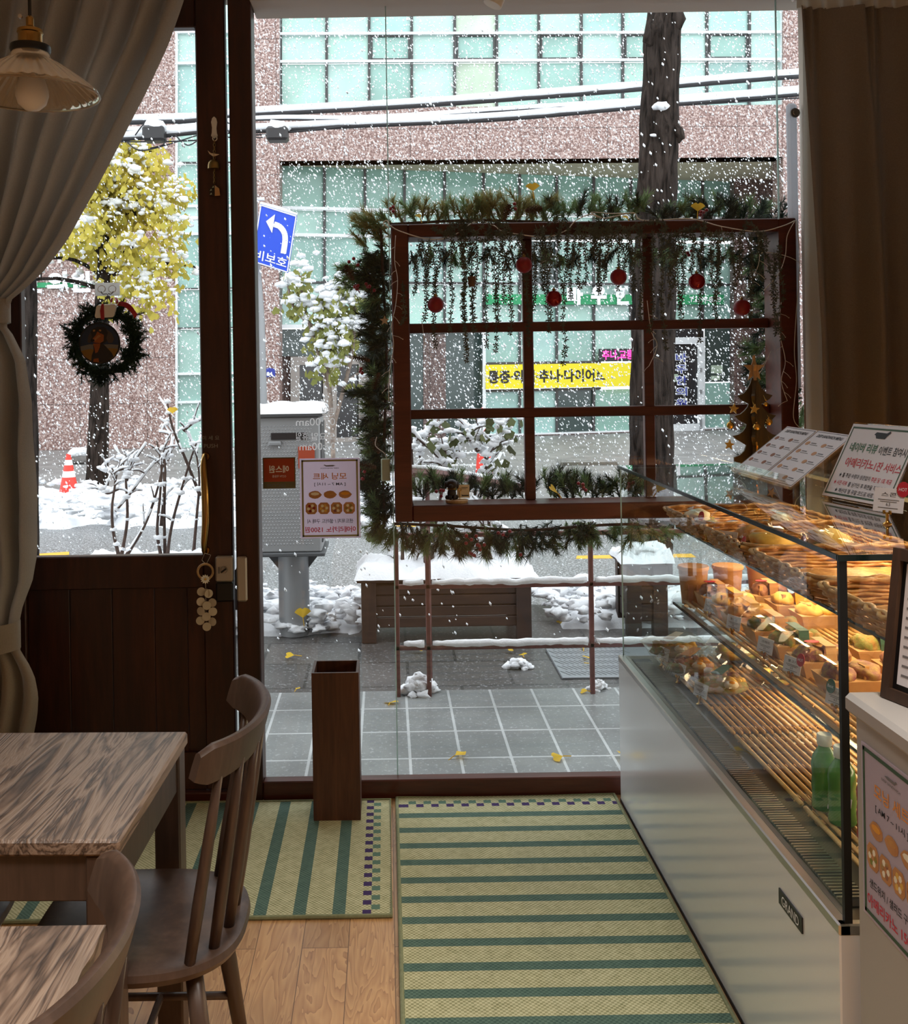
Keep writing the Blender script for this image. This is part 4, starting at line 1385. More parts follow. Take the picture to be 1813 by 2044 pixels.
# fallen ginkgo leaves, one by one
def gleaf(p, s, rz, tilt, label, mat='gingko', up=False):
    m = MB()
    pts = [(0, 0)] + [(math.sin(a) * s * (1 - (.16 if abs(a) < .12 else 0)), math.cos(a) * s * (1 - (.16 if abs(a) < .12 else 0))) for a in [-.95 + .19 * i for i in range(11)]]
    M3 = Matrix.Rotation(rz, 3, 'Z') @ Matrix.Rotation(tilt, 3, 'X')
    vs = [Vector(p) + M3 @ Vector((x, y, .15 * s * math.sin(3 * x / s) + .012)) for x, y in pts]
    m.add(vs, [(0, i, i + 1) for i in range(1, 11)])
    m.tube([Vector(p) + M3 @ Vector((0, 0, .012)), Vector(p) + M3 @ Vector((.1 * s, -.8 * s, .006))], .0022, 4)
    m.build('ginkgo_leaf', mat, label=label, cat='leaf', group='fallen ginkgo leaves')
LV = [(910, 1513, 'pale yellow leaf on the porch tiles, left of the two near the sill', .045), (1124, 1515, 'bright yellow leaf on the porch tiles right of centre', .045),
      (1250, 1510, 'yellow leaf on the porch tiles by the showcase corner', .04), (778, 1408, 'yellow leaf at the left railing foot on the border tiles', .045), (1174, 1384, 'yellow leaf at the right railing foot', .035),
      (588, 1312, 'pale leaf on the dark paving below the cabinet post', .05), (830, 1298, 'small yellow leaf under the lower railing bar', .04), (1044, 1312, 'yellow leaf on the paving beside the small snow clump', .035),
      (1022, 1298, 'yellow leaf under the railing just right of the planter', .04), (1165, 1298, 'upper yellow leaf lying on the metal grate', .035), (1168, 1314, 'middle yellow leaf lying on the metal grate', .035), (1175, 1328, 'lower yellow leaf lying on the metal grate', .03),
      (592, 1380, 'brown leaf scrap on the border tiles left', .02)]
for i, (x, y, lb, s) in enumerate(LV):
    g = G(x, y, 0); gleaf((g.x, g.y, .0), s, rnd.uniform(0, 6.28), rnd.uniform(-.25, .25), lb)
LS = [(645, 1236, 'brown yellow leaf in the curb snow just right of the cabinet post'), (700, 1248, 'brown yellow leaf in the curb snow beside the planter'), (1092, 1262, 'crumpled leaf on the curb snow right of the planter'),
      (1116, 1250, 'upright yellow leaf on the curb snow near the planter'), (1140, 1254, 'yellow leaf in the curb snow mid way to the showcase'), (1205, 1240, 'pale leaf on top of the curb snow near the showcase'), (1210, 1262, 'small leaf at the foot of the curb snow near the showcase')]
for i, (x, y, lb) in enumerate(LS):
    gleaf(P(x, y, 6.25), .05, rnd.uniform(-1, 1), rnd.uniform(.5, 1.2), lb)
gleaf(P(902, 1140, 5.95), .04, .4, .6, 'yellow leaf lying on the snow of the long planter')
q = P(604, 1233, 5.99); gleaf(q, .06, .35, 1.45, 'yellow ginkgo leaf stuck to the round cabinet post')
q = P(344, 826, 6.0); gleaf(q, .04, .4, 1.4, 'yellow ginkgo leaf caught on a bare stem in the door glass')

# falling snow
m = MB()
rs = random.Random(21)
N = 120000
for i in range(N):
    Y = 4.3 + 15.2 * rs.random() ** .6
    x, y = rs.uniform(-420, 2200), rs.uniform(-260, 1560)
    p = P(x, y, Y)
    if p.z < .05: continue
    if abs(p.x - .75) < .9 and Y < 4.4: continue
    r = rs.choice((.0045, .006, .0075, .009, .011, .014)) * (.34 + .037 * Y)
    vs, fs = ICO[0]
    a = rs.uniform(0, 3.14)
    ca, sa = math.cos(a), math.sin(a)
    st_ = rs.uniform(1.0, 2.0)
    m.add([(p.x + r * (v[0] * ca - v[1] * sa) - v[2] * r * st_ * .35, p.y + r * (v[0] * sa + v[1] * ca), p.z + v[2] * r * st_) for v in vs], fs)
m.build('falling_snow', 'flake', smooth='all', label='snowflakes falling all over the street', cat='snow', kind='stuff')

# ------------------------------------------------------------------ curtains
def lerp_tab(tab, v):
    if v <= tab[0][0]: return tab[0][1]
    for (a, fa), (b, fb) in zip(tab[:-1], tab[1:]):
        if v <= b: return fa + (fb - fa) * (v - a) / (b - a)
    return tab[-1][1]
def fold_shape(u, sharp=.5):
    s = math.sin(u)
    return math.copysign(abs(s) ** sharp, s)
YCU = 3.47
edge = [(-60, 372), (0, 366), (40, 352), (90, 334), (180, 290), (280, 240), (385, 186), (480, 132), (545, 84), (580, 46), (600, 20), (650, 9), (665, 22), (720, 52), (800, 66), (1000, 73), (1110, 70), (1160, 62), (1210, 42), (1240, 35), (1300, 38), (1320, 52), (1350, 66), (1390, 73), (1430, 70), (1470, 62), (1700, 60), (1900, 62)]
ct = thing('curtain', 'heavy beige curtain gathered to the left beside the door glass', 'curtain', (-1.3, YCU, .3))
m = MB()
NU, rowsY = 150, [-60 + 14 * i for i in range(143)]
vs, fs = [], []
tie = [600, 625, 1245, 1290]
for y in rowsY:
    xr = P(lerp_tab(edge, y), y, YCU).x
    t1 = max(0, 1 - abs(y - 622) / 130) if y > 622 else 0
    g = lerp_tab([(-60, 0), (250, .25), (480, .7), (600, 1), (650, 1), (760, .45), (1000, .4), (1160, .6), (1240, 1), (1300, 1), (1390, .4), (1900, .2)], y)
    xl = -1.62 + lerp_tab([(-60, -.25), (600, .10), (650, .10), (900, -.02), (1240, .06), (1300, .06), (1400, -.04), (1900, -.06)], y)
    zc = P(0, y, YCU).z
    for i in range(NU + 1):
        u = i / NU
        # folds drift down towards the tie
        top = max(0, 1 - (y + 60) / 660) if y < 600 else 0
        warp = u ** (1 + .5 * top)
        ph = warp * (9 if y < 620 else 6.0) * 2 * math.pi + .9 * noise.noise(Vector((u * 3, y * .0022, 2)))
        amp = lerp_tab([(-60, .030), (60, .05), (480, .046), (600, .022), (650, .022), (800, .05), (1100, .05), (1240, .02), (1300, .02), (1400, .05), (1900, .055)], y)
        d = amp * fold_shape(ph, .8) * (.55 + .6 * noise.noise(Vector((u * 7, y * .0015, 5))) + .3) + .012 * noise.noise(Vector((u * 9, y * .008, 8)))
        bulge = .07 * math.sin(math.pi * min(1, max(0, (y - 640) / 600))) if y > 640 else 0
        x = xl + (xr - xl) * u
        vs.append((x + .006 * math.cos(ph), YCU + d - bulge * math.sin(math.pi * u * .9), zc))
for j in range(len(rowsY) - 1):
    for i in range(NU):
        a = j * (NU + 1) + i
        fs.append((a, a + 1, a + NU + 2, a + NU + 1))
m.add(vs, fs); m.build('drape', 'curtain_cloth', ct, smooth='all')
for y0, y1, x1 in ((600, 648, 17), (1242, 1298, 37)):
    m = MB()
    ring = []
    vs, fs = [], []
    xr = P(x1, y0, YCU).x
    for j, y in enumerate((y0, (y0 + y1) / 2, y1)):
        for i in range(24):
            a = 2 * math.pi * i / 24
            c = (xr - 1.56) / 2 if False else xr - .16
            vs.append((c + .166 * math.cos(a), YCU + .075 * math.sin(a) - .0, P(0, y, YCU).z + .006 * math.cos(a * 2)))
    for j in range(2):
        for i in range(24):
            fs.append((j * 24 + i, j * 24 + (i + 1) % 24, j * 24 + 24 + (i + 1) % 24, j * 24 + 24 + i))
    m.add(vs, fs); m.build('tieback', 'curtain_cloth', ct, smooth='all')
# gathered heading tape at the ceiling rail
def rail(x0, x1, y, z, name, label):
    m = MB(); m.bbox((x0, y - .012, z), (x1, y + .012, z + .03)); return m.build(name, 'white_metal', label=label, cat='curtain rail')
rail(-1.95, -.70, YCU, 2.96, 'curtain_rail', 'white curtain rail above the left beige curtain')
YC2 = 3.44
ct = thing('curtain', 'dark taupe curtain hanging straight at the right behind the showcase', 'curtain', (1.9, YC2, .3))
m = MB()
NU = 170
zt = P(1700, 12, YC2).z
zs = [zt - (zt - .25) * j / 60 for j in range(61)]
vs, fs = [], []
for z in zs:
    dn = (zt - z) / (zt - .25)
    for i in range(NU + 1):
        u = i / NU
        xl = 1.412 + .03 * min(1, dn * 2.2)
        x = xl + (2.245 - xl) * u
        # wide pleats: narrow pinch pairs at the top easing into broad folds
        uu = (u * 4.0 + .02) % 1
        pinch = math.exp(-((uu - .12) / .05) ** 2) + math.exp(-((uu - .30) / .05) ** 2) * .7
        d = .05 * math.sin(2 * math.pi * (u * 4.0 + .25)) * min(1, .35 + dn * 1.5) - .035 * pinch * max(0, 1 - dn * 6) + .012 * noise.noise(Vector((u * 12, z * .8, 4)))
        d += .02 * math.sin(2 * math.pi * u * 8 + 1) * min(1, dn * 3)
        vs.append((x, YC2 - d, z))
for j in range(60):
    for i in range(NU):
        a = j * (NU + 1) + i
        fs.append((a, a + 1, a + NU + 2, a + NU + 1))
m.add(vs, fs); m.build('drape', 'curtain_dark', ct, smooth='all')
m = MB()
vs, fs = [], []
for j, z in enumerate((zt + .035, zt - .004)):
    for i in range(NU + 1):
        u = i / NU
        vs.append((1.405 + .84 * u, YC2 - .012 * math.sin(u * 90) + .004, z))
for i in range(NU): fs.append((i, i + 1, NU + 2 + i, NU + 1 + i))
m.add(vs, fs); m.build('heading_tape', 'curtain_lining', ct, smooth='all')
m = MB(); a = P(1650, 700, YC2 - .075); pts = []
# pale lining turned forward along the leading edge
vs, fs = [], []
for j in range(31):
    z = zt - (zt - .25) * j / 30
    x0 = P(1600 + 12 * j / 30, 740 - (z - 1.55) * 585, YC2 + .06).x
    for k in range(7):
        vs.append((x0 + .062 * k / 6 * (1 + .5 * j / 30), YC2 + .05 + .018 * math.sin(k * 1.2), z))
for j in range(30):
    for k in range(6):
        a = j * 7 + k; fs.append((a, a + 1, a + 8, a + 7))
m.add(vs, fs); m.build('lining_edge', 'curtain_lining', ct, smooth='all')
rail(1.40, 2.245, YC2 + .03, zt + .03, 'curtain_rail', 'white curtain rail above the right taupe curtain')

# ------------------------------------------------------------------ pendant lamp and track spot
YPn = 1.95
c = P(62, 188, YPn)
pn = thing('pendant_lamp', 'ribbed glass pendant lamp with brass socket hanging at the upper left', 'lamp', (c.x, c.y, c.z))
zz = lambda y: P(62, y, YPn).z
m = MB(); m.tube([(c.x, c.y, zz(38)), (c.x, c.y, 3.05)], .0035, 8); m.build('cord', 'black_plastic', pn)
m = MB(); m.lathe((c.x, c.y, 0), [(.004, zz(32)), (.0075, zz(36)), (.0075, zz(52)), (.012, zz(55)), (.0235, zz(60)), (.0245, zz(66)), (.0225, zz(68)), (.0225, zz(92)), (.02, zz(96))], 26); m.build('socket', 'brass', pn, smooth=True)
m = MB(); q = (c.x - .011, c.y - .02, zz(40)); m.lathe(q, [(0, -.004), (.004, -.003), (.004, .003), (0, .004)], 10, 'Y'); m.build('set_screw', 'steel', pn)
m = MB(); m.lathe((c.x, c.y, 0), [(.030, zz(90)), (.037, zz(92)), (.038, zz(100)), (.036, zz(106)), (.02, zz(106))], 30); m.build('shade_ring', 'black_plastic', pn, smooth=True)
prof = [(.034, zz(104)), (.037, zz(112)), (.042, zz(120)), (.060, zz(131)), (.083, zz(148)), (.106, zz(166)), (.122, zz(180)), (.127, zz(187)), (.1255, zz(190))]
m = MB(); n = 144; vs, fs = [], []
for i, (r, z) in enumerate(prof):
    for k in range(n):
        f = 1 + (.022 if k % 4 in (0, 1) else -.012) * (1 if 2 < i < 7 else 0)
        a = 2 * math.pi * k / n
        vs.append((c.x + r * f * math.cos(a), c.y + r * f * math.sin(a), z))
for i in range(len(prof) - 1):
    for k in range(n): fs.append((i * n + k, i * n + (k + 1) % n, (i + 1) * n + (k + 1) % n, (i + 1) * n + k))
m.add(vs, fs); m.build('lamp_shade', 'ribbed_glass', pn, smooth='all')
m = MB(); m.ring([(c.x + .1268 * math.cos(2 * math.pi * k / 60), c.y + .1268 * math.sin(2 * math.pi * k / 60), zz(189)) for k in range(60)], .0022, 6); m.build('shade_rim', 'ribbed_glass', pn, smooth='all')
m = MB(); m.lathe((c.x + .002, c.y, 0), [(.014, zz(110)), (.016, zz(135)), (.024, zz(158)), (.030, zz(178)), (.031, zz(192)), (.026, zz(208)), (.014, zz(219)), (0, zz(222))], 24); m.build('bulb', 'bulb_white', pn, smooth=True)
q = P(988, 2, 3.0)
m = MB(); d = Vector((.42, 0, .9)).normalized(); a0 = q - d * .02
m.tube([P(983, 10, 3.0), P(983, 10, 3.0) + d * .15], .028, 20); ts = m.build('track_spotlight', 'white_plastic', label='white cylindrical ceiling spotlight peeking in at the top edge', cat='lamp', smooth=True)
m = MB(); e = P(983, 10, 3.0) + d * .15; m.tube([e, (e.x, e.y, 3.05)], .008, 10); m.lathe((e.x, e.y, 3.035), [(.0, 0), (.04, 0), (.04, .015)], 20); m.build('bracket', 'white_plastic', ts)

# ------------------------------------------------------------------ things hanging on the door
YD = 3.705
bc = thing('door_bell_charm', 'small brass bell charm hanging from a white hook on the door stile', 'bell', P(428, 236, 3.717))
m = MB(); q = P(428, 255, 3.716)
m.prism([(-.007, .034), (0, .040), (.007, .034), (.011, .020), (.008, .0), (.009, -.018), (.012, -.03), (.0, -.04), (-.012, -.03), (-.009, -.018), (-.008, .0), (-.011, .02)], q, (1, 0, 0), (0, 0, 1), (0, 1, 0), .007)
m.ring([P(429, 276, 3.706) + Vector((.008 * math.cos(a * .52), 0, .009 * math.sin(a * .52))) for a in range(12)], .002, 5)
m.build('wall_hook', 'white_plastic', bc)
def chain(m, a, b, n, r):
    for i in range(n):
        c = a.lerp(b, (i + .5) / n); L = (b - a).length / n * .62
        e = Vector((1, 0, 0)) if i % 2 else Vector((.35, .94, 0))
        m.ring([c + Vector((0, 0, 1)) * (L * math.cos(t * .785)) + e * (L * .55 * math.sin(t * .785)) for t in range(8)], r, 4)
m = MB(); chain(m, P(428, 280, 3.70), P(428, 318, 3.70), 6, .0012); chain(m, P(428, 338, 3.70), P(428, 366, 3.70), 6, .0012); m.build('chain', 'old_brass', bc)
q = P(428, 309, 3.698)
m = MB(); m.prism([(-.024, .016), (-.012, .006), (0, .004), (.018, .001), (.006, -.004), (-.006, -.005), (-.018, .004)], q, (1, 0, 0), (0, 0, 1), (0, 1, 0), .003); m.build('bird', 'cream', bc)
q = P(427, 337, 3.70); m = MB(); m.lathe((q.x, q.y, q.z), [(.021, -.001), (.0225, 0), (.022, .012), (.020, .022), (.013, .031), (.004, .034), (.0, .034)], 24); m.build('bell', 'old_brass', bc, smooth=True)
q = P(429, 380, 3.70)
m = MB(); m.prism([(0, .019), (.0, -.02), (.019, -.019), (.016, .006)], q, (1, 0, 0), (0, 0, 1), (0, 1, 0), .003); pd = m.build('pendant', 'kraft', bc)
m = MB(); m.prism([(-.004, .022), (.014, .012), (-.002, -.02), (-.018, -.015), (-.016, .004)], q + Vector((-.002, .001, 0)), (1, 0, 0), (0, 0, 1), (0, 1, 0), .003); m.build('mosaic_back', 'black_plastic', pd)
m = MB()
for (x, z, s) in ((-.004, .013, .004), (-.012, .002, .004), (-.012, -.012, .004), (.006, .013, .0035)): m.prism([(x - s, z - s), (x + s, z - s * .6), (x + s * .3, z + s)], q + Vector((-.002, -.0015, 0)), (1, 0, 0), (0, 0, 1), (0, 1, 0), .002)
m.build('mosaic', 'mint_glass_3', pd)

# wreath on the door pane
YWr = 3.70
c = P(210, 683, YWr)
wr = thing('wreath', 'round dark green tinsel wreath hanging on the door glass', 'wreath', c)
rw = random.Random(31)
def needle(m, p, d, L, wd, r):
    s = d.cross(Vector((r.uniform(-1, 1), r.uniform(-1, 1), r.uniform(-1, 1)))).normalized() * wd
    m.add([p - s, p + s, p + d * L], [(0, 1, 2)])
def sprig(m, p, d, L, nl, n, r, wd=.0014, spread=.9):
    """pine twig: a stem with needles fanning forward"""
    d = d.normalized()
    m.tube([p, p + d * L], [.0022, .001], 4)
    for k in range(n):
        t = r.random()
        e = (d * r.uniform(.5, 1.1) + Vector((r.gauss(0, 1), r.gauss(0, 1), r.gauss(0, 1))).normalized() * spread).normalized()
        needle(m, p + d * L * t, e, nl * r.uniform(.7, 1.1), wd, r)
m = MB()
Rw = .108
m.ring([c + Vector((Rw * math.cos(a * .1571), 0, Rw * math.sin(a * .1571))) for a in range(40)], .012, 6)
for k in range(420):
    a = rw.uniform(0, 6.283)
    p = c + Vector((Rw * math.cos(a), rw.uniform(-.012, .006), Rw * math.sin(a))) + Vector((rw.gauss(0, .013), 0, rw.gauss(0, .013)))
    b = a + rw.uniform(-1.7, 1.7)
    out = 1 if rw.random() < .68 else -.55
    d = Vector((math.cos(b) * out, rw.uniform(-.5, .15), math.sin(b) * out))
    sprig(m, p, d, .030, .024, 24, rw, .0016, .8)
m.build('tinsel_foliage', 'pine_dark', wr)
m = MB()
# battery box: rounded, tilted slab
ex = Vector((1, 0, .04)).normalized(); q = P(211, 618, 3.672)
poly = [(-.038, -.020), (-.034, -.027), (.026, -.027), (.031, -.021), (.041, .013), (.036, .018), (-.024, .018), (-.030, .013)]
m.prism(poly, q, ex, (0, -.2, 1), (0, 1, .2), .02); m.build('battery_box', 'white_plastic', wr)
m = MB(); m.prism([(-.012, -.034), (.000, -.036), (.001, -.01), (.002, .02), (-.006, .020), (-.013, -.004)], q + Vector((-.004, -.0112, 0)), ex, (0, -.2, 1), (0, 1, .2), .003)
def band(m, pts, wd, ax):
    ax = Vector(ax).normalized() * wd / 2
    sp = smooth_path(pts, 6)
    vs = [p - ax for p in sp] + [p + ax for p in sp]
    n = len(sp); m.add(vs, [(i, i + 1, n + i + 1, n + i) for i in range(n - 1)])
band(m, [P(222, 604, 3.68), P(224, 596, 3.675), P(230, 594, 3.67), P(234, 600, 3.675), P(234, 606, 3.68)], .016, (.3, 1, .2))
band(m, [P(236, 606, 3.68), P(250, 608, 3.67), P(262, 617, 3.665), P(272, 632, 3.67)], .018, (.5, .3, .9))
m.build('ribbon', 'ribbon_red', wr)
# suction hook plate above
a, b = P(190, 591, 3.735), P(239, 564, 3.735)
m = MB(); m.bbox((a.x, 3.732, a.z), (b.x, 3.738, b.z), .003); hk = m.build('adhesive_hook', 'hook_plastic', label='pale plastic hook plate stuck to the door glass above the wreath', cat='hook')
m = MB()
for x in (203, 224): q = P(x, 577, 3.73); m.ring([q + Vector((.014 * math.cos(t * .628), 0, .013 * math.sin(t * .628))) for t in range(10)], .0016, 5)
m.build('hook_rings', 'letter_white', hk)
m = MB(); m.tube(smooth_path([P(202, 582, 3.73), P(205, 587, 3.712), P(214, 587, 3.708), P(215, 594, 3.70), P(213, 604, 3.69)], 4), .0015, 5); m.tube(smooth_path([P(226, 582, 3.73), P(222, 587, 3.712), P(216, 586, 3.708)], 4), .0015, 5); m.build('hook_wire', 'twig', hk)
# stained glass disc of a dog
q = P(199, 685, 3.668)
Rd = .072
plain('sg_sky', (64, 78, 98), .4, trans=.5); plain('sg_cloud', (150, 148, 140), .4, trans=.5); plain('sg_sand', (176, 134, 66), .4, trans=.5)
plain('sg_black', (24, 18, 18), .4); plain('sg_tan', (190, 108, 56), .4, trans=.45); plain('sg_grey', (90, 80, 74), .4, trans=.35); plain('sg_light', (210, 150, 92), .4, trans=.45)
m = MB(); m.lathe((q.x, q.y - .002, q.z), [(0, 0), (Rd, 0), (Rd, .004), (0, .004)], 48, 'Y'); sc_ = m.build('suncatcher', 'sg_sky', label='round stained glass disc of a black and tan dog inside the wreath', cat='ornament')
def sg(polys, mat, lay, name):
    m = MB()
    for p in polys:
        pp = [(x * Rd, z * Rd) for x, z in p]
        m.prism(pp, q + Vector((0, -.0025 - lay * .0007, 0)), (1, 0, 0), (0, 0, 1), (0, 1, 0), .0008)
    m.build(name, mat, sc_)
sg([[(-.95, -.15), (-.5, -.05), (0, -.08), (.5, -.06), (.95, -.1), (.9, -.35), (.4, -.3), (0, -.4), (-.5, -.3), (-.92, -.38)]], 'sg_cloud', 1, 'cloud_pieces')
sg([[(-.92, -.38), (-.5, -.28), (0, -.35), (.5, -.25), (.93, -.3), (.75, -.66), (.4, -.9), (0, -.98), (-.4, -.9), (-.75, -.65)]], 'sg_sand', 2, 'sand_pieces')
sg([[(-.3, -.1), (.1, .05), (.35, -.2), (.62, -.5), (.7, -.68), (.4, -.9), (0, -.97), (-.42, -.9), (-.38, -.6), (-.28, -.35)], [(-.35, .68), (-.1, .82), (.25, .8), (.5, .6), (.5, .2), (.25, -.02), (-.2, 0), (-.4, .2), (-.45, .5)]], 'sg_black', 3, 'dog_body')
sg([[(-.42, .55), (-.56, .3), (-.58, .05), (-.45, .0), (-.36, .3)], [(.36, .7), (.62, .5), (.75, .2), (.65, 0), (.45, 0), (.36, .25), (.44, .5)]], 'sg_grey', 4, 'dog_ears')
sg([[(-.08, .58), (.06, .5), (.24, .4), (.22, .1), (.05, 0), (-.2, .02), (-.36, .1), (-.3, .25), (-.16, .4)], [(-.3, -.02), (.06, -.02), (.02, -.22), (-.08, -.45), (-.2, -.5), (-.24, -.25)], [(-.28, -.78), (-.05, -.75), (-.02, -.95), (-.32, -.93)]], 'sg_tan', 5, 'dog_tan')
sg([[(-.3, .66), (-.2, .68), (-.18, .6), (-.28, .56)], [(.02, .68), (.12, .66), (.1, .58), (.0, .6)], [(-.02, .42), (.1, .36), (-.2, .12), (-.3, .16)]], 'sg_light', 6, 'dog_highlights')
sg([[(-.4, .2), (-.24, .2), (-.22, .1), (-.34, .06), (-.42, .12)], [(-.26, .56), (-.18, .56), (-.18, .5), (-.26, .5)], [(.04, .54), (.14, .54), (.14, .48), (.04, .48)]], 'sg_black', 7, 'dog_nose_and_eyes')
m = MB(); m.ring([q + Vector((Rd * math.cos(t * .1309), -.001, Rd * math.sin(t * .1309))) for t in range(48)], .0032, 6)
m.tube([q + Vector((-.052, -.001, .048)), P(186, 630, 3.668)], .0007, 4); m.tube([q + Vector((.047, -.001, .052)), P(222, 632, 3.668)], .0007, 4)
m.build('rim', 'black_metal', sc_, smooth='all')

# daisy ring and shell chime under the brass pull
ch = thing('shell_chime', 'wooden ring with white daisy and round shell discs hanging beside the lock', 'wind chime', P(410, 1115, 3.69))
q = P(410, 1141, 3.69)
m = MB(); m.ring([q + Vector((.0275 * math.cos(t * .2618), 0, .0275 * math.sin(t * .2618))) for t in range(24)], .0042, 8); m.build('wood_ring', 'pale_wood', ch, smooth='all')
m = MB(); m.tube([P(409, 1104, 3.672), P(403, 1118, 3.685), P(411, 1126, 3.69)], .0008, 4); m.tube([P(409, 1104, 3.672), P(421, 1108, 3.685), P(412, 1126, 3.69)], .0008, 4)
m.tube([P(410, 1160, 3.69), P(411, 1176, 3.69), P(411, 1240, 3.692)], .0006, 4); m.build('string', 'wire_white', ch)
q = P(410, 1156, 3.683); m = MB()
for k in range(12):
    a = k * .5236; e = Vector((math.cos(a), 0, math.sin(a))); f = Vector((-math.sin(a), 0, math.cos(a)))
    m.add([q + e * .003, q + e * .012 + f * .0035, q + e * .018 + Vector((0, -.002, 0)), q + e * .012 - f * .0035], [(0, 1, 2, 3)])
m.build('daisy_petals', 'petal', ch)
m = MB(); m.ball(q, .0038, 0, 0, 1, (1, .6, 1)); m.build('daisy_centre', 'tag_yellow', ch)
for k, (x, y, tl) in enumerate(((402, 1181, .2), (413, 1184, -.5), (417, 1185, .5), (401, 1201, .3), (424, 1203, -.2), (413, 1209, .1), (401, 1220, -.3), (425, 1221, .2), (412, 1231, 0), (400, 1239, .2), (424, 1241, -.35), (413, 1251, .1))):
    q = P(x, y, 3.688 - .0015 * (k % 3)); m = MB()
    M3 = Matrix.Rotation(tl, 3, 'Z')
    n = 18; rr = .0155
    vs = [q] + [q + M3 @ Vector((rr * math.cos(i * 2 * math.pi / n), 0, rr * math.sin(i * 2 * math.pi / n))) for i in range(n)] + [q + M3 @ Vector((rr * math.cos(i * 2 * math.pi / n), .0012, rr * math.sin(i * 2 * math.pi / n))) for i in range(n)]
    fs = [(0, i + 1, (i + 1) % n + 1) for i in range(n)] + [(i + 1, n + i + 1, n + (i + 1) % n + 1, (i + 1) % n + 1) for i in range(n)]
    m.add(vs, fs); m.build('shell_disc', 'shell', ch)

# ------------------------------------------------------------------ tables and chairs
def table(cx, cy_, sx, sy, rz, label, live=False):
    t = thing('cafe_table', label, 'table', (0, 0, 0))
    m = MB()
    h, th = .73, .030
    if live:
        n = 40; vs = []
        r8 = random.Random(3)
        ed = [(-sx / 2, -sy / 2)] + [(sx / 2 + .012 * noise.noise(Vector((i * .3, 1, 2))) - (.035 * math.exp(-((i - 17) / 4.5) ** 2)), -sy / 2 + sy * i / n) for i in range(n + 1)] + [(-sx / 2, sy / 2)]
        m.prism(ed, (0, 0, h - th / 2), (1, 0, 0), (0, 1, 0), (0, 0, 1), th)
    else:
        m.bbox((-sx / 2, -sy / 2, h - th), (sx / 2, sy / 2, h), .005)
    m.build('tabletop', 'table_wood', t)
    for ix in (-1, 1):
        for iy in (-1, 1):
            x, y = ix * (sx / 2 - .035), iy * (sy / 2 - .035)
            m = MB(); m.bbox((x - .029, y - .029, 0), (x + .029, y + .029, h - th), .004); m.build('leg', 'chair_wood', t)
    m = MB()
    for iy in (-1, 1): y = iy * (sy / 2 - .022); m.bbox((-sx / 2 + .06, y - .01, h - th - .085), (sx / 2 - .06, y + .01, h - th), .003)
    for ix in (-1, 1): x = ix * (sx / 2 - .022); m.bbox((x - .01, -sy / 2 + .06, h - th - .085), (x + .01, sy / 2 - .06, h - th), .003)
    m.build('apron', 'chair_wood', t)
    t.location = (cx, cy_, 0); t.rotation_euler = (0, 0, rz)
    return t
table(-.475 - .40, 2.085, .80, .545, R(-1.6), 'brown grained wooden table nearer the door, its corner toward the entrance mats')
table(-.430 - .40, 1.235, .80, .58, R(0), 'brown wooden table in the near corner with a rough natural edge', True)

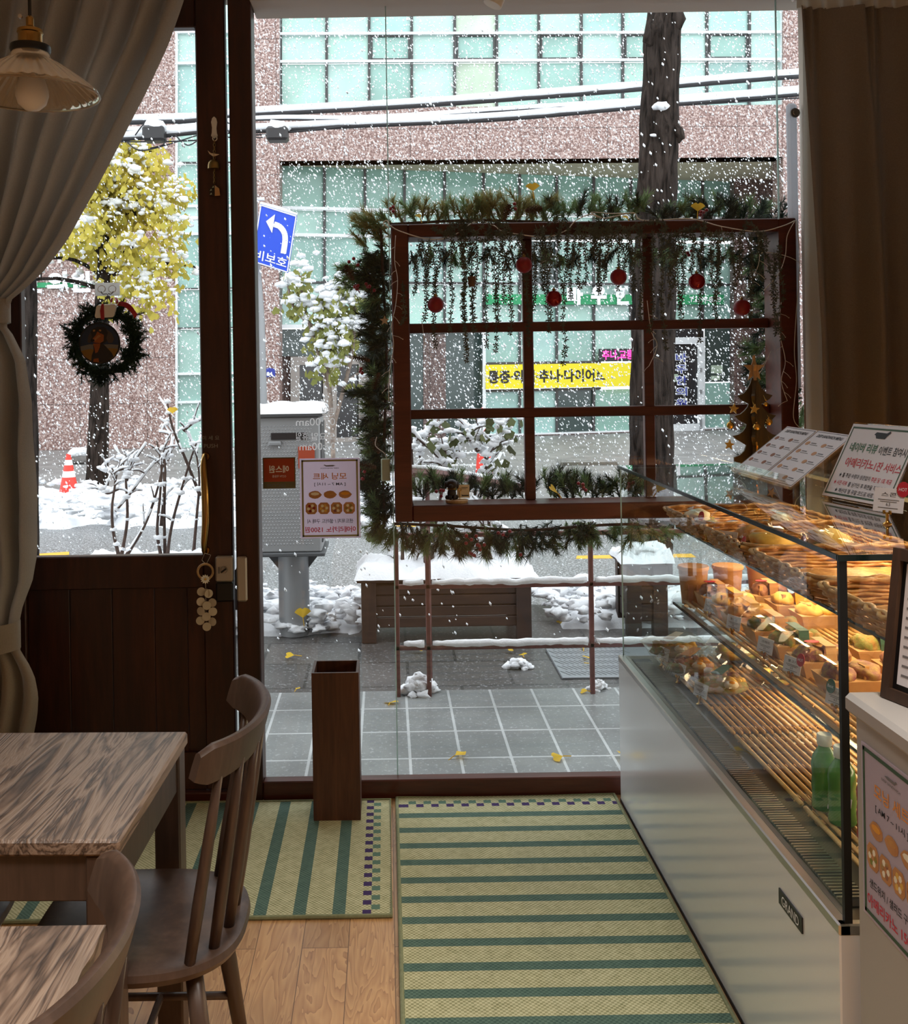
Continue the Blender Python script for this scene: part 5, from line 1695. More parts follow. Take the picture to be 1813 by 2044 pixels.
def chair(label):
    t = thing('dining_chair', label, 'chair', (0, 0, 0))
    m = MB(); n = 64
    def outline(k, s=1.0):
        a = 2 * math.pi * k / n
        c_, s_ = math.cos(a), math.sin(a)
        e = .55 if c_ > 0 else .42
        x = .205 * math.copysign(abs(c_) ** e, c_) * s; y = .205 * math.copysign(abs(s_) ** .62, s_) * s
        if c_ > 0: x = .215 * abs(c_) ** .8 * s; y = .205 * math.copysign(abs(s_) ** .72, s_) * s
        return x, y
    lv = [(.86, .425), (.96, .430), (1.0, .444), (.985, .456), (.94, .460), (.7, .456), (.4, .450), (.15, .449)]
    vs, fs = [], []
    for s, z in lv:
        for k in range(n): x, y = outline(k, s); vs.append((x, y, z))
    for j in range(len(lv) - 1):
        for k in range(n): fs.append((j * n + k, j * n + (k + 1) % n, (j + 1) * n + (k + 1) % n, (j + 1) * n + k))
    fs.append(tuple(range(n))[::-1]); fs.append(tuple((len(lv) - 1) * n + k for k in range(n)))
    m.add(vs, fs); m.build('seat', 'chair_wood', t, smooth=True)
    # bent top rail
    m = MB(); N = 30; vs, fs = [], []
    def railc(u):
        a = (u - .5) * 2 * 1.18
        return Vector((.245 - .142 * (1 - math.cos(a)), .228 * math.sin(a) / math.sin(1.18), .845)), a
    for i in range(N + 1):
        u = i / N; p, a = railc(u)
        nx_, ny_ = math.cos(a * .8), math.sin(a * .8)
        e = 1 - abs(u - .5) * 2
        hh = .036 * (min(1, .45 + e * 4)) ** .5
        tt = .0125
        for (dn, dz) in ((-1, -1), (-1.05, -.2), (-.9, .8), (-.3, 1), (.3, 1), (.9, .8), (1.05, -.2), (1, -1)):
            vs.append((p.x + nx_ * tt * dn + .012 * dz * nx_, p.y + ny_ * tt * dn, p.z + hh * dz))
    K = 8
    for i in range(N):
        for k in range(K): fs.append((i * K + k, i * K + (k + 1) % K, (i + 1) * K + (k + 1) % K, (i + 1) * K + k))
    fs.append(tuple(range(K))[::-1]); fs.append(tuple(N * K + k for k in range(K)))
    m.add(vs, fs); m.build('top_rail', 'chair_wood', t, smooth=True)
    for (bx, by, u) in ((.128, -.165, .13), (.165, -.115, .27), (.182, -.04, .42), (.182, .04, .58), (.165, .115, .73), (.128, .165, .87)):
        p, a = railc(u); q = Vector((bx, by, .452)); p = p - Vector((0, 0, .02))
        m = MB(); m.tube([q, q.lerp(p, .3), q.lerp(p, .7), p], [.0105, .0120, .0105, .0075], 12); m.build('spindle', 'chair_wood', t, smooth='all')
    for ix in (-1, 1):
        for iy in (-1, 1):
            a, b = Vector((ix * .13, iy * .135, .43)), Vector((ix * .185, iy * .185, 0))
            m = MB(); m.tube([a, a.lerp(b, .35), b], [.0165, .0185, .013], 14); m.build('leg', 'chair_wood', t, smooth='all')
    m = MB()
    for iy in (-1, 1): m.tube([(-.157, iy * .158, .2), (.157, iy * .158, .2)], .0085, 8)
    m.tube([(0, -.158, .2), (0, .158, .2)], .0085, 8); m.build('stretcher', 'chair_wood', t, smooth='all')
    return t
ch0 = chair('dark brown spindle chair at the right of the table nearer the door')
ch0.location = (-.51, 2.06, 0); ch0.rotation_euler = (0, 0, R(0))
dup(ch0, (-.585, 1.235, 0), R(-2), 'dark brown spindle chair at the near rough edged table, mostly its curved rail', scale=(1, 1, 1))
dup(ch0, (-1.0, 2.05, 0), R(180), 'dark brown spindle chair on the far side of the table nearer the door, mostly hidden')

# umbrella bin
m = MB(); x0, x1, y0, y1, h, w_ = -.272, -.110, 3.51, 3.665, .515, .009
m.box((x0, y0, 0), (x1, y0 + w_, h)); m.box((x0, y1 - w_, 0), (x1, y1, h)); m.box((x0, y0 + w_, 0), (x0 + w_, y1 - w_, h)); m.box((x1 - w_, y0 + w_, 0), (x1, y1 - w_, h)); m.box((x0 + w_, y0 + w_, .0), (x1 - w_, y1 - w_, .012))
m.build('umbrella_bin', 'stand_wood', label='tall square dark wooden umbrella bin standing on the mat edge by the glass', cat='bin')

# ------------------------------------------------------------------ christmas greenery around the window box
YGo = 3.93
def garland(name, label, spots, core, mats, seed, cones=(), berries=(), L=.06, nl=.046, n=80, Y=YGo):
    q = P(*core[len(core) // 2], Y)
    t = thing(name, label, 'garland', q, 'pine garlands round the window box')
    r = random.Random(seed)
    m = MB(); m.tube(smooth_path([P(x, y, Y) for x, y in core], 6), .006, 6); m.build('core_wire', 'twig', t)
    ms = {}
    for (x, y, dx, dz, k) in spots:
        mm = ms.setdefault(k, MB())
        p = P(x, y, Y + r.uniform(-.02, .05))
        sprig(mm, p, Vector((dx, r.uniform(-.35, .35), dz)), L * r.uniform(.8, 1.25), nl * r.uniform(.8, 1.2), n, r, .0015, .62)
    for k, mm in ms.items(): mm.build('pine_sprigs', mats[k], t)
    for (x, y, ax) in cones:
        p = P(x, y, Y - .05); d = Vector(ax).normalized(); m = MB()
        s = d.orthogonal().normalized(); b = d.cross(s)
        for j in range(9):
            rr = .017 * math.sin(math.pi * (j + 1.2) / 11) + .003
            for k in range(8):
                a = k * .785 + j * .4
                e = s * math.cos(a) + b * math.sin(a)
                c0 = p + d * (.007 * j - .03)
                f = (d.cross(e)).normalized()
                m.add([c0 + f * .004, c0 - f * .004, c0 + e * rr * .8 - f * .0055 + d * .004, c0 + e * rr + d * .007, c0 + e * rr * .8 + f * .0055 + d * .004], [(0, 1, 2, 3, 4)])
        m.tube([p - d * .032, p + d * .036], [.006, .002], 6)
        m.build('pine_cone', 'cone_brown', t)
    for (x, y, k) in berries:
        m = MB()
        c = P(x, y, Y - .05)
        for j in range(k):
            pp = c + Vector((r.gauss(0, .013), r.gauss(0, .008), r.gauss(0, .012)))
            m.ball(pp, .0072, 0, 0, 2)
            m.tube([pp, c + Vector((.012, .03, -.02))], .0009, 4)
        m.build('berry_sprig', 'berry', t, smooth=True)
    return t
rg = random.Random(41)
sp = []
def fan(x0, x1, y0, y1, n, dx, dz, ks, jx=.5, jz=.4):
    for i in range(n):
        sp.append((x0 + (x1 - x0) * (i + rg.random()) / n, rg.uniform(y0, y1), dx + rg.uniform(-jx, jx), dz + rg.uniform(-jz, jz), rg.choice(ks)))
M3n = ['pine_dark', 'pine_green', 'pine_olive']
# top garland
sp = []
fan(780, 1000, 428, 452, 34, 0, .8, (1, 2, 2), .6); fan(930, 1100, 415, 450, 34, 0, .9, (1, 2, 2), .7); fan(1090, 1290, 418, 452, 38, 0, .8, (1, 1, 0), .7)
fan(1310, 1470, 412, 450, 34, .1, .8, (0, 1, 0), .8); fan(1440, 1560, 425, 452, 22, .3, .7, (0, 0, 1), .8); fan(800, 1540, 490, 510, 60, 0, -.8, (0, 0, 1), .6)
garland('pine_garland', 'pine garland with mixed green sprigs along the top of the window box', sp, [(775, 448), (950, 440), (1150, 445), (1350, 440), (1570, 440)], M3n, 1,
        berries=[(785, 425, 3), (1030, 418, 3), (1400, 428, 5), (1375, 500, 4)], cones=[(1065, 418, (.9, 0, .1)), (1012, 425, (.3, 0, .8))])
# left garland
sp = []
fan(724, 790, 440, 500, 26, -.7, .5, (2, 2, 1), .5, .5); fan(700, 770, 530, 580, 26, -.9, .25, (1, 1, 0), .3); 
for y in range(500, 1035, 6):
    for k in range(3): sp.append((rg.uniform(748, 790), y + rg.uniform(-8, 8), rg.uniform(-1, -.1), rg.uniform(-.8, .5), rg.choice((0, 0, 0, 1))))
fan(720, 770, 780, 800, 10, -1, .1, (0,), .2, .2); fan(715, 765, 920, 980, 18, -.8, -.2, (1, 0), .4, .5); fan(745, 780, 980, 1040, 14, -.2, -.9, (0, 0), .4, .3); fan(755, 800, 1040, 1070, 12, -.5, -.3, (1,), .5, .4)
garland('pine_garland', 'pine garland with cones and berries hanging down the left side of the window box', sp, [(760, 450), (765, 560), (772, 700), (768, 850), (765, 980), (770, 1040)], M3n, 2,
        cones=[(722, 716, (-1, 0, .25)), (735, 930, (-1, 0, .2)), (752, 760, (-.3, 0, -1)), (750, 890, (-.4, 0, .9)), (698, 545, (-.4, 0, .8))],
        berries=[(712, 575, 6), (718, 738, 4), (705, 520, 3), (722, 950, 3), (735, 575, 4)])
# bottom garland
sp = []
fan(790, 900, 1040, 1075, 24, 0, -.8, (0, 0, 1), .5); fan(880, 1100, 1045, 1085, 66, 0, -.7, (0, 0, 0, 1), .8); fan(1100, 1200, 1040, 1062, 20, .1, -.5, (0, 0, 1), .7); fan(1140, 1190, 1040, 1070, 14, .1, -.8, (0, 1), .5); fan(1220, 1330, 1045, 1068, 14, .2, -.4, (1, 2), .8)
fan(830, 935, 968, 1000, 22, 0, .8, (1, 0), .5); fan(950, 1060, 975, 1000, 24, 0, .7, (0, 0, 1), .6); fan(1090, 1190, 965, 1000, 32, 0, .9, (0, 1), .6); fan(1190, 1300, 975, 1000, 22, .1, .7, (0, 0, 1), .7)
garland('pine_garland', 'pine garland with red berries trailing along the underside of the window box', sp, [(785, 1045), (900, 1050), (1050, 1058), (1200, 1048), (1330, 1045)], M3n, 3,
        berries=[(935, 1072, 4), (955, 1085, 5), (945, 1100, 4), (1010, 1065, 3), (878, 980, 4), (1158, 970, 4), (1030, 1095, 1)])
sp = []
for y in range(480, 930, 8):
    for k in range(2): sp.append((rg.uniform(1512, 1560), y + rg.uniform(-8, 8), rg.uniform(-.9, -.1), rg.uniform(-.7, .5), rg.choice((0, 0, 1))))
fan(1592, 1604, 740, 880, 18, -.3, -.5, (0, 1), .2)
garland('pine_garland', 'pine garland hanging down the right side of the window box', sp, [(1540, 450), (1545, 600), (1548, 750), (1550, 930)], M3n, 4)
for (x, y, s, rz, tl, lb) in ((1062, 384, .034, .2, 1.35, 'bright yellow ginkgo leaf standing up in the top garland, left one'), (1396, 422, .034, 3.3, 1.45, 'bright yellow ginkgo leaf in the top garland right of the tree trunk'),
                           (1250, 442, .022, .8, .7, 'orange leaf scrap lying on the top rail of the window box'), (1110, 990, .045, 1.4, .8, 'yellow ginkgo leaf on the outer sill behind the lower window panes'),
                           (835, 440, .022, .9, .9, 'small yellow leaf in the top garland near its left corner')):
    gleaf(P(x, y, YGo - .07), s, rz, tl, lb)
# clear battery box hanging in the left garland
q = P(770, 938, 3.80); m = MB(); m.bbox((q.x - .017, q.y, q.z - .042), (q.x + .017, q.y + .02, q.z + .042), .004)
bb = m.build('battery_box', 'mint_glass_3', label='clear plastic battery box hooked in the left garland', cat='battery box')
MATS['mint_glass_3']
m = MB(); m.tube(smooth_path([q + Vector((.004, 0, .042)), P(768, 905, 3.80), P(750, 890, 3.80), P(752, 872, 3.82)], 5), .0016, 5); m.build('wire', 'wire_white', bb)
m = MB(); q = P(768, 640, 3.90)
star = [(.02 * (1 if k % 2 == 0 else .42) * math.sin(k * math.pi / 5), .02 * (1 if k % 2 == 0 else .42) * math.cos(k * math.pi / 5)) for k in range(10)]
m.prism(star, P(768, 640, 3.86), (1, 0, 0), (0, 0, 1), (0, 1, 0), .004); m.build('star_ornament', 'cream', label='small pale star in the left garland beside the box frame', cat='ornament')

# ------------------------------------------------------------------ artificial vine inside
YV = 3.675
vn = thing('hanging_vine', 'wispy grey green artificial vine draped over the inside of the window box', 'vine', P(1180, 450, YV))
rv = random.Random(51)
def strand(pts, dens=1.0, name='vine_strand'):
    m = MB(); sm = smooth_path(pts, 6)
    m.tube(sm, .0009, 4)
    acc = 0
    for i in range(1, len(sm)):
        acc += (sm[i] - sm[i - 1]).length
        if acc > .0155 / dens:
            acc = 0
            p = sm[i]; k0 = rv.uniform(0, 6.28)
            d0 = (sm[i] - sm[i - 1]).normalized()
            for k in range(rv.choice((5, 6, 6, 7))):
                a = k0 + k * 1.05
                e = Vector((math.cos(a), rv.uniform(-.7, .7), math.sin(a) + rv.uniform(-.3, .3))).normalized()
                s = e.cross(Vector((0, 1, .2))).normalized() * .0027
                L = rv.uniform(.011, .0175)
                m.add([p, p + e * L * .5 + s, p + e * L, p + e * L * .5 - s], [(0, 1, 2, 3)])
    m.build(name, 'vine_leaf', vn)
SV0 = [(835, 500, 590), (858, 495, 640), (880, 505, 600), (868, 500, 690), (905, 470, 660), (920, 470, 700), (938, 470, 640), (955, 480, 660), (925, 500, 720), (975, 480, 690), (990, 480, 700), (1005, 480, 600), (1018, 480, 665),
      (1040, 480, 560), (1052, 520, 690), (1070, 470, 620), (1085, 470, 660), (1100, 480, 640), (1118, 480, 730), (1135, 470, 640), (1150, 470, 740), (1165, 480, 620), (1190, 480, 680), (1200, 480, 690), (1215, 470, 560), (1235, 480, 660), (1256, 480, 665),
      (1280, 480, 640), (1300, 480, 660), (1322, 470, 700), (1340, 480, 600), (1352, 480, 620), (1370, 480, 640), (1385, 470, 560), (1405, 470, 680), (1420, 480, 600), (1440, 480, 640), (1462, 480, 580), (1480, 480, 560), (1500, 480, 640), (1515, 480, 560), (1545, 520, 670)]
SV = SV0 + [(x + 9, y0, y0 + (y1 - y0) * .75) for x, y0, y1 in SV0[::5]]
for (x, y0, y1) in SV:
    n = 6; jx = rv.uniform(-14, 14)
    if 1130 < x < 1262 and y1 > 575: y1 = 560 + (y1 - 575) * .2
    pts = [P(x + jx * (k / n) + rv.uniform(-4, 4), y0 - 22 + (y1 - y0 + 22) * k / n, YV + rv.uniform(-.012, .02)) for k in range(n + 1)]
    strand(pts)
for k in range(24):
    x = rv.uniform(890, 1530)
    pts = [P(x, rv.uniform(470, 485), YV), P(x + rv.uniform(-25, 25), rv.uniform(440, 465), YV), P(x + rv.uniform(-55, 55), rv.uniform(440, 475), YV), P(x + rv.uniform(-75, 75), rv.uniform(480, 520), YV)]
    strand(pts, 1.1)
for (x, y0, y1) in ((806, 560, 650), (1560, 500, 680), (1552, 480, 600)):
    strand([P(x + rv.uniform(-8, 8), y0 + (y1 - y0) * k / 4, YV) for k in range(5)])

# ------------------------------------------------------------------ red baubles on the window box
for (x, y, mt, lb) in ((870, 608, 'bauble_matte', 'matte red bauble hanging lowest at the left of the window box'), (1046, 529, 'bauble_matte', 'red bauble hanging in front of the left vertical window bar'), (1106, 596, 'bauble_shiny', 'shiny red bauble just right of the left vertical window bar'),
                       (1235, 553, 'bauble_matte', 'satin red bauble hanging above the white clinic letters'), (1391, 562, 'bauble_shiny', 'shiny red bauble in the top right window pane'), (1481, 614, 'bauble_matte', 'matte red bauble hanging lowest at the far right of the window box')):
    c = P(x, y, 3.662); t = thing('bauble', lb, 'bauble', c, 'red baubles on the window box')
    rb = .0298
    m = MB(); m.ball(c, rb, 0, 0, 3); m.build('ball', mt, t, smooth='all')
    m = MB(); m.lathe((c.x, c.y, c.z + rb - .001), [(.006, 0), (.006, .007), (.002, .008), (.002, .012)], 12); m.build('cap', 'old_brass', t)
    m = MB(); m.tube([(c.x, c.y, c.z + rb + .01), P(x + 2, 480, 3.668)], .0006, 4); m.build('thread', 'twig', t)
q = P(942, 562, 3.665)
m = MB(); m.lathe((q.x, q.y, q.z - .018), [(0, 0), (.011, 0), (.015, .032), (.0155, .036), (.0, .036)], 16); po = m.build('hanging_pot', 'cone_brown', label='tiny clay pot with a dark sprig hanging in the left window pane', cat='ornament')
m = MB()
for k in range(40):
    e = Vector((rv.gauss(0, .5), rv.gauss(0, .4), 1)).normalized(); needle(m, q + Vector((0, 0, .016)), e, rv.uniform(.015, .034), .0016, rv)
m.tube([q + Vector((0, 0, .03)), P(941, 490, 3.67)], .0006, 4)
m.build('sprig', 'pine_dark', po)
# fairy light wire
fl = thing('fairy_lights', 'thin white fairy light wire looped along the window box', 'string lights', P(1190, 430, 3.68))
def wire(pl, r=.0016, Y=3.684, name='wire'):
    m = MB(); m.tube(smooth_path([P(x, y, Y) for x, y in pl], 8), r, 5); m.build(name, 'wire_white', fl, smooth='all')
wire([(776, 448), (800, 462), (860, 478), (905, 470), (950, 442), (985, 450), (1005, 462), (1065, 472), (1090, 474), (1130, 460), (1150, 440), (1180, 428), (1205, 436), (1262, 425), (1275, 437), (1300, 440), (1380, 437), (1440, 452), (1512, 462), (1560, 452), (1588, 440)], .0019)
wire([(1205, 436), (1180, 424), (1220, 426), (1262, 425)], .0016)
wire([(1588, 440), (1572, 470), (1568, 510), (1555, 545), (1525, 580)]); wire([(1590, 440), (1597, 520), (1590, 620), (1586, 700), (1590, 760), (1584, 830), (1595, 852), (1604, 850)], .0015)
wire([(1520, 505), (1545, 505), (1580, 515), (1604, 530)], .0012)
wire([(778, 450), (772, 440), (766, 446), (776, 456)], .002)
def drops(pl, Y=3.684):
    sm = smooth_path([P(x, y, Y) for x, y in pl], 6)
    m = MB(); m.tube(sm, .0011, 4)
    for i in range(3, len(sm), 3):
        d = Vector((rv.choice((-1, 1)) * rv.uniform(.5, 1), rv.uniform(-.3, 0), -rv.uniform(.3, 1))).normalized() * rv.uniform(.018, .04)
        m.tube([sm[i], sm[i] + d * .6 + Vector((0, 0, .003)), sm[i] + d], .0008, 4); m.ball(sm[i] + d, .0019, 0, 0, 1)
    m.build('light_drop', 'wire_white', fl, smooth='all')
drops([(790, 470), (788, 520), (794, 560), (790, 610), (782, 650), (786, 690), (778, 740), (776, 800)]); drops([(1560, 600), (1556, 660), (1568, 720), (1560, 760), (1572, 800)]); drops([(1292, 600), (1300, 660), (1312, 690), (1296, 730)]); drops([(842, 640), (850, 700)]); drops([(1540, 700), (1520, 740), (1500, 765)])
drops([(1085, 450), (1092, 520)]); drops([(1218, 440), (1222, 500)]); drops([(1440, 452), (1450, 500)]); drops([(1512, 462), (1516, 520), (1500, 560)])

# ------------------------------------------------------------------ puppy card holder on the sill
q = P(912, 1003, 3.775); q.z = 1.0595
ph = thing('card_holder', 'little black puppy figurine holding a card on a round wooden base', 'figurine', q)
m = MB(); m.lathe((q.x, q.y, q.z), [(0, 0), (.040, 0), (.0415, .003), (.0415, .010), (.039, .012), (0, .012)], 30); m.build('wood_base', 'pale_wood', ph, smooth=True)
z = q.z + .012
m = MB(); X = q.x - .018
m.ball((X, q.y, z + .022), .018, 0, 0, 2, (.95, .85, 1.2)); m.ball((X - .006, q.y - .014, z + .008), .008, 0, 0, 2, (.8, .9, 1.2)); m.ball((X + .008, q.y - .014, z + .008), .008, 0, 0, 2, (.8, .9, 1.2)); m.ball((X - .016, q.y + .004, z + .007), .009, 0, 0, 2); m.ball((X + .016, q.y + .004, z + .007), .009, 0, 0, 2)
m.tube([(X + .014, q.y + .012, z + .01), (X + .03, q.y + .014, z + .018)], [.004, .002], 6); m.build('puppy_body', 'puppy', ph, smooth='all')
m = MB(); m.ball((X, q.y - .003, z + .056), .0205, 0, 0, 2, (1.1, 1, .92)); m.ball((X - .004, q.y - .022, z + .051), .009, 0, 0, 2, (1, .9, .8)); m.ball((X - .022, q.y, z + .052), .009, 0, 0, 2, (.55, .8, 1.6)); m.ball((X + .022, q.y, z + .052), .009, 0, 0, 2, (.55, .8, 1.6)); m.build('puppy_head', 'puppy', ph, smooth='all')
m = MB(); m.ring([(X + .016 * math.cos(t * .52), q.y + .014 * math.sin(t * .52), z + .039) for t in range(12)], .0018, 5); m.build('collar', 'gold', ph)
m = MB(); m.tube([(X + .03, q.y + .006, z), (X + .03, q.y + .006, z + .03)], .0015, 6); m.ring([(X + .030 + .006 * math.cos(t * .52), q.y + .006, z + .034 + .006 * math.sin(t * .52)) for t in range(12)], .0012, 5); m.build('card_clip', 'gold', ph)
m = MB(); m.box((X + .02, q.y + .0075, z + .004), (X + .066, q.y + .0085, z + .052)); cd_ = m.build('card', 'cream', ph)
m = MB(); m.box((X + .036, q.y + .0068, z + .040), (X + .060, q.y + .0074, z + .042)); m.box((X + .036, q.y + .0068, z + .036), (X + .054, q.y + .0074, z + .0372)); m.prism([(-.012, 0), (.012, 0), (.014, .005), (.01, .004), (-.008, .004), (-.013, .006)], (X + .05, q.y + .007, z + .010), (1, 0, 0), (0, 0, 1), (0, 1, 0), .0004); m.build('card_print', 'ink', cd_)

# ------------------------------------------------------------------ notices on the glass (read from the street)
def rrect(m, c, ex, ey, w, h, nrm, th):
    m.prism([(-w / 2, -h / 2), (w / 2, -h / 2), (w / 2, h / 2), (-w / 2, h / 2)], c, ex, ey, nrm, th)
def morning_poster(parent_name, label, c, ex, ey, w, h, nrm, border, face, kind='poster'):
    """ex is the reading direction; nrm points at the reader side of the visible face"""
    ex, ey, nrm, c = Vector(ex).normalized(), Vector(ey).normalized(), Vector(nrm).normalized(), Vector(c)
    m = MB(); rrect(m, c, ex, ey, w, h, nrm, .002)
    b = m.build(parent_name, 'paper', label=label, cat='poster')
    m = MB(); f = c + nrm * .0014
    t = .030 * w
    for (u, v, ww, hh) in ((0, .47, .94, .022), (0, -.47, .94, .022), (-.455, 0, .03, .962), (.455, 0, .03, .962)): rrect(m, f + ex * (u * w) + ey * (v * h), ex, ey, ww * w, hh * h, nrm, .0006)
    m.build('border', border, b)
    f = c + nrm * .0018
    def tx(s, v, ww, hh, mt, bold=.01): text(s, f + ey * (v * h), ex, ey, ww * w, hh * h, mt, b, bold=bold)
    tx('모닝 세트', .275, .56, .085, 'ink_orange', .015); tx('[ AM 7 ~ 11시 ]', .175, .52, .05, 'ink')
    tx('샌드위치 / 샐러드 구매 시', -.285, .76, .055, 'ink'); tx('아메리카노 1500원', -.39, .84, .075, 'ink_red', .015); tx('DEEP SANDWICH', .375, .30, .014, 'ink_grey')
    m = MB(); m.prism([(-.10, .0), (-.06, .012), (.06, .01), (.08, .022), (.10, .014), (.075, .0), (.06, -.012), (-.055, -.012), (-.08, -.004)], f + ey * (.405 * h), ex * w, ey * w, nrm, .0006); m.build('logo', 'ink_grey', b)
    for k in range(3):
        pc = f + ex * ((-.25 + .25 * k) * w) + ey * (.045 * h)
        m1, m2 = MB(), MB()
        m1.prism([(.105 * w * math.cos(a * .524) * (1 + .1 * math.sin(a * 2.3)), .05 * h * math.sin(a * .524)) for a in range(12)], pc, ex, ey, nrm, .0006)
        fp = m1.build('food_picture', 'cup_side', b)
        m2.prism([(.075 * w * math.cos(a * .785), .020 * h * math.sin(a * .785) + .012 * h) for a in range(8)], pc + nrm * .0005, ex, ey, nrm, .0006)
        m2.build('food_detail', ('egg_yolk', 'bread', 'egg_white')[k], fp)
    for k in range(4):
        pc = f + ex * ((-.315 + .21 * k) * w) + ey * (-.125 * h)
        m1, m2, m3 = MB(), MB(), MB()
        m1.prism([(.095 * w * a, .072 * h * b_) for a, b_ in ((1, .55), (.6, 1), (-.6, 1), (-1, .55), (-1, -.55), (-.6, -1), (.6, -1), (1, -.55))], pc, ex, ey, nrm, .0006)
        fp = m1.build('food_picture', 'cup_side', b)
        for j in range(6):
            a = j * 1.05 + k
            (m2 if j % 2 else m3).prism([((.047 * math.cos(a) + .026 * math.cos(i * 1.05)) * w, (.036 * math.sin(a) + .020 * math.sin(i * 1.05)) * h) for i in range(6)], pc + nrm * .0005, ex, ey, nrm, .0006)
        m2.build('food_detail', 'egg_white', fp); m3.build('food_detail', ('salad', 'cabbage', 'potato', 'bauble_matte')[k], fp)
    return b
a, b = P(601, 1074, 3.755), P(718, 913, 3.755)
morning_poster('window_poster', 'white morning set poster with olive border stuck on the glass, seen from behind', ((a.x + b.x) / 2, 3.7435, (a.z + b.z) / 2), (-1, 0, 0), (0, 0, 1), b.x - a.x, b.z - a.z, (0, -1, 0), 'poster_border', 0)
a, b = P(526, 975, 3.755), P(590, 912, 3.755)
c = Vector(((a.x + b.x) / 2, 3.745, (a.z + b.z) / 2)); w_, h_ = b.x - a.x, b.z - a.z
m = MB(); m.box((a.x, 3.7448, a.z), (b.x, 3.7462, b.z)); so = m.build('security_sticker', 'sign_olive', label='orange security camera sticker on the glass left of the poster', cat='sticker')
m = MB(); m.box((a.x + .004, 3.7438, a.z + h_ * .22), (b.x - .004, 3.7446, b.z - .004)); m.build('orange_field', 'sign_orange', so)
text('에스원', c + Vector((0, -.0016, .014)), (-1, 0, 0), (0, 0, 1), w_ * .6, h_ * .24, 'letter_white', so, bold=.02)
text('CCTV 작동중', c + Vector((0, -.0016, -.012)), (-1, 0, 0), (0, 0, 1), w_ * .42, h_ * .08, 'letter_white', so)
text('SECOM', c + Vector((-.01, -.0016, -.046)), (-1, 0, 0), (0, 0, 1), w_ * .55, h_ * .12, 'ink_grey', so)
dk = thing('opening_hours', 'white opening hours lettering on the glass above the poster, seen from behind', 'lettering', P(640, 850, 3.744))
for (s, x, y, ww, hh) in (('평일', 655, 822, 24, 18), ('07:00am', 630, 842, 78, 15), ('휴일', 603, 871, 24, 16), ('토요일', 645, 871, 46, 15), ('07:00am', 634, 891, 72, 15)):
    text(s, P(x, y, 3.744), (-1, 0, 0), (0, 0, 1), ww * .00184, hh * .00184, 'decal_white', dk)

# ------------------------------------------------------------------ the showcase
CX0, CX1, CY0, CY1, CB, CT = .814, 1.46, 1.869, 3.645, .522, 1.199
sc = thing('display_case', 'long white refrigerated glass showcase along the right side', 'display case', (1.137, 2.757, 0))
m = MB(); m.bbox((CX0, CY0, .0), (CX1, CY1, CB - .004), .003); m.build('base_cabinet', 'case_white', sc)
m = MB(); m.bbox((CX0 - .001, CY0 - .001, CB - .020), (CX0 + .022, CY1, CB + .002), .003); m.bbox((CX0, CY0 - .001, CB - .020), (CX1, CY0 + .018, CB + .002), .003); m.build('steel_trim', 'steel', sc)
m = MB(); m.box((CX0 - .002, CY0, 0), (CX0 + .002, CY1, .012)); m.build('base_gasket', 'black_seal', sc)
m = MB(); m.box((CX0 + .022, CY0 + .018, CB - .012), (CX1, CY1 - .01, CB)); m.build('deck', 'deck_steel', sc)
m = MB(); m.box((CX0 + .034, CY0 + .06, CB), (CX0 + .095, CY1 - .06, CB + .003)); vg = m.build('vent_grille', 'black_metal', sc)
m = MB()
for i in range(130): y = CY0 + .09 + i * .0122; m.box((CX0 + .036, y, CB + .003), (CX0 + .093, y + .005, CB + .0055))
m.build('vent_slats', 'steel', vg)
gxf = CX0 + .016
m = MB(); m.quad((gxf, CY1, CB), (gxf, CY0 + .008, CB), (gxf, CY0 + .008, CT - .008), (gxf, CY1, CT - .008)); m.build('front_glass', 'case_glass', sc)
m = MB(); m.quad((gxf, CY0 + .008, CB), (CX1, CY0 + .008, CB), (CX1, CY0 + .008, CT - .008), (gxf, CY0 + .008, CT - .008)); m.build('end_glass', 'case_glass', sc)
m = MB(); m.quad((gxf, CY1 - .004, CB), (CX1, CY1 - .004, CB), (CX1, CY1 - .004, CT - .008), (gxf, CY1 - .004, CT - .008)); m.build('end_glass', 'case_glass', sc)
m = MB(); m.quad((gxf - .008, CY0, CT), (CX1, CY0, CT), (CX1, CY1, CT), (gxf - .008, CY1, CT)); m.build('top_glass', 'top_glass', sc)
m = MB(); m.box((gxf - .010, CY0, CT - .009), (gxf - .005, CY1, CT + .0005)); m.box((gxf - .01, CY0 - .002, CT - .0105), (CX1, CY0 + .003, CT + .0005)); m.build('top_edge', 'green_edge', sc)
m = MB(); m.box((gxf - .005, CY0 + .002, CB), (gxf + .009, CY0 + .012, CT - .009)); m.build('corner_seal', 'black_seal', sc)
m = MB(); m.box((gxf - .001, CY1 - .008, CB), (gxf + .003, CY1 - .003, CT - .009)); m.box((gxf - .001, CY1 - .008, CT - .011), (CX1, CY1 - .003, CT - .007)); m.build('far_edge', 'pale_edge', sc)
m = MB()
for y in (CY0 + .012, 2.757, CY1 - .03): m.bbox((CX1 - .02, y, CB), (CX1, y + .022, CT - .01))
m.box((CX1 - .02, CY0, CT - .03), (CX1, CY1, CT - .01)); m.build('back_posts', 'steel', sc)
SHF = ((1.02, .985, 1.93, 3.62), (1.0, .72, 1.93, 3.60))
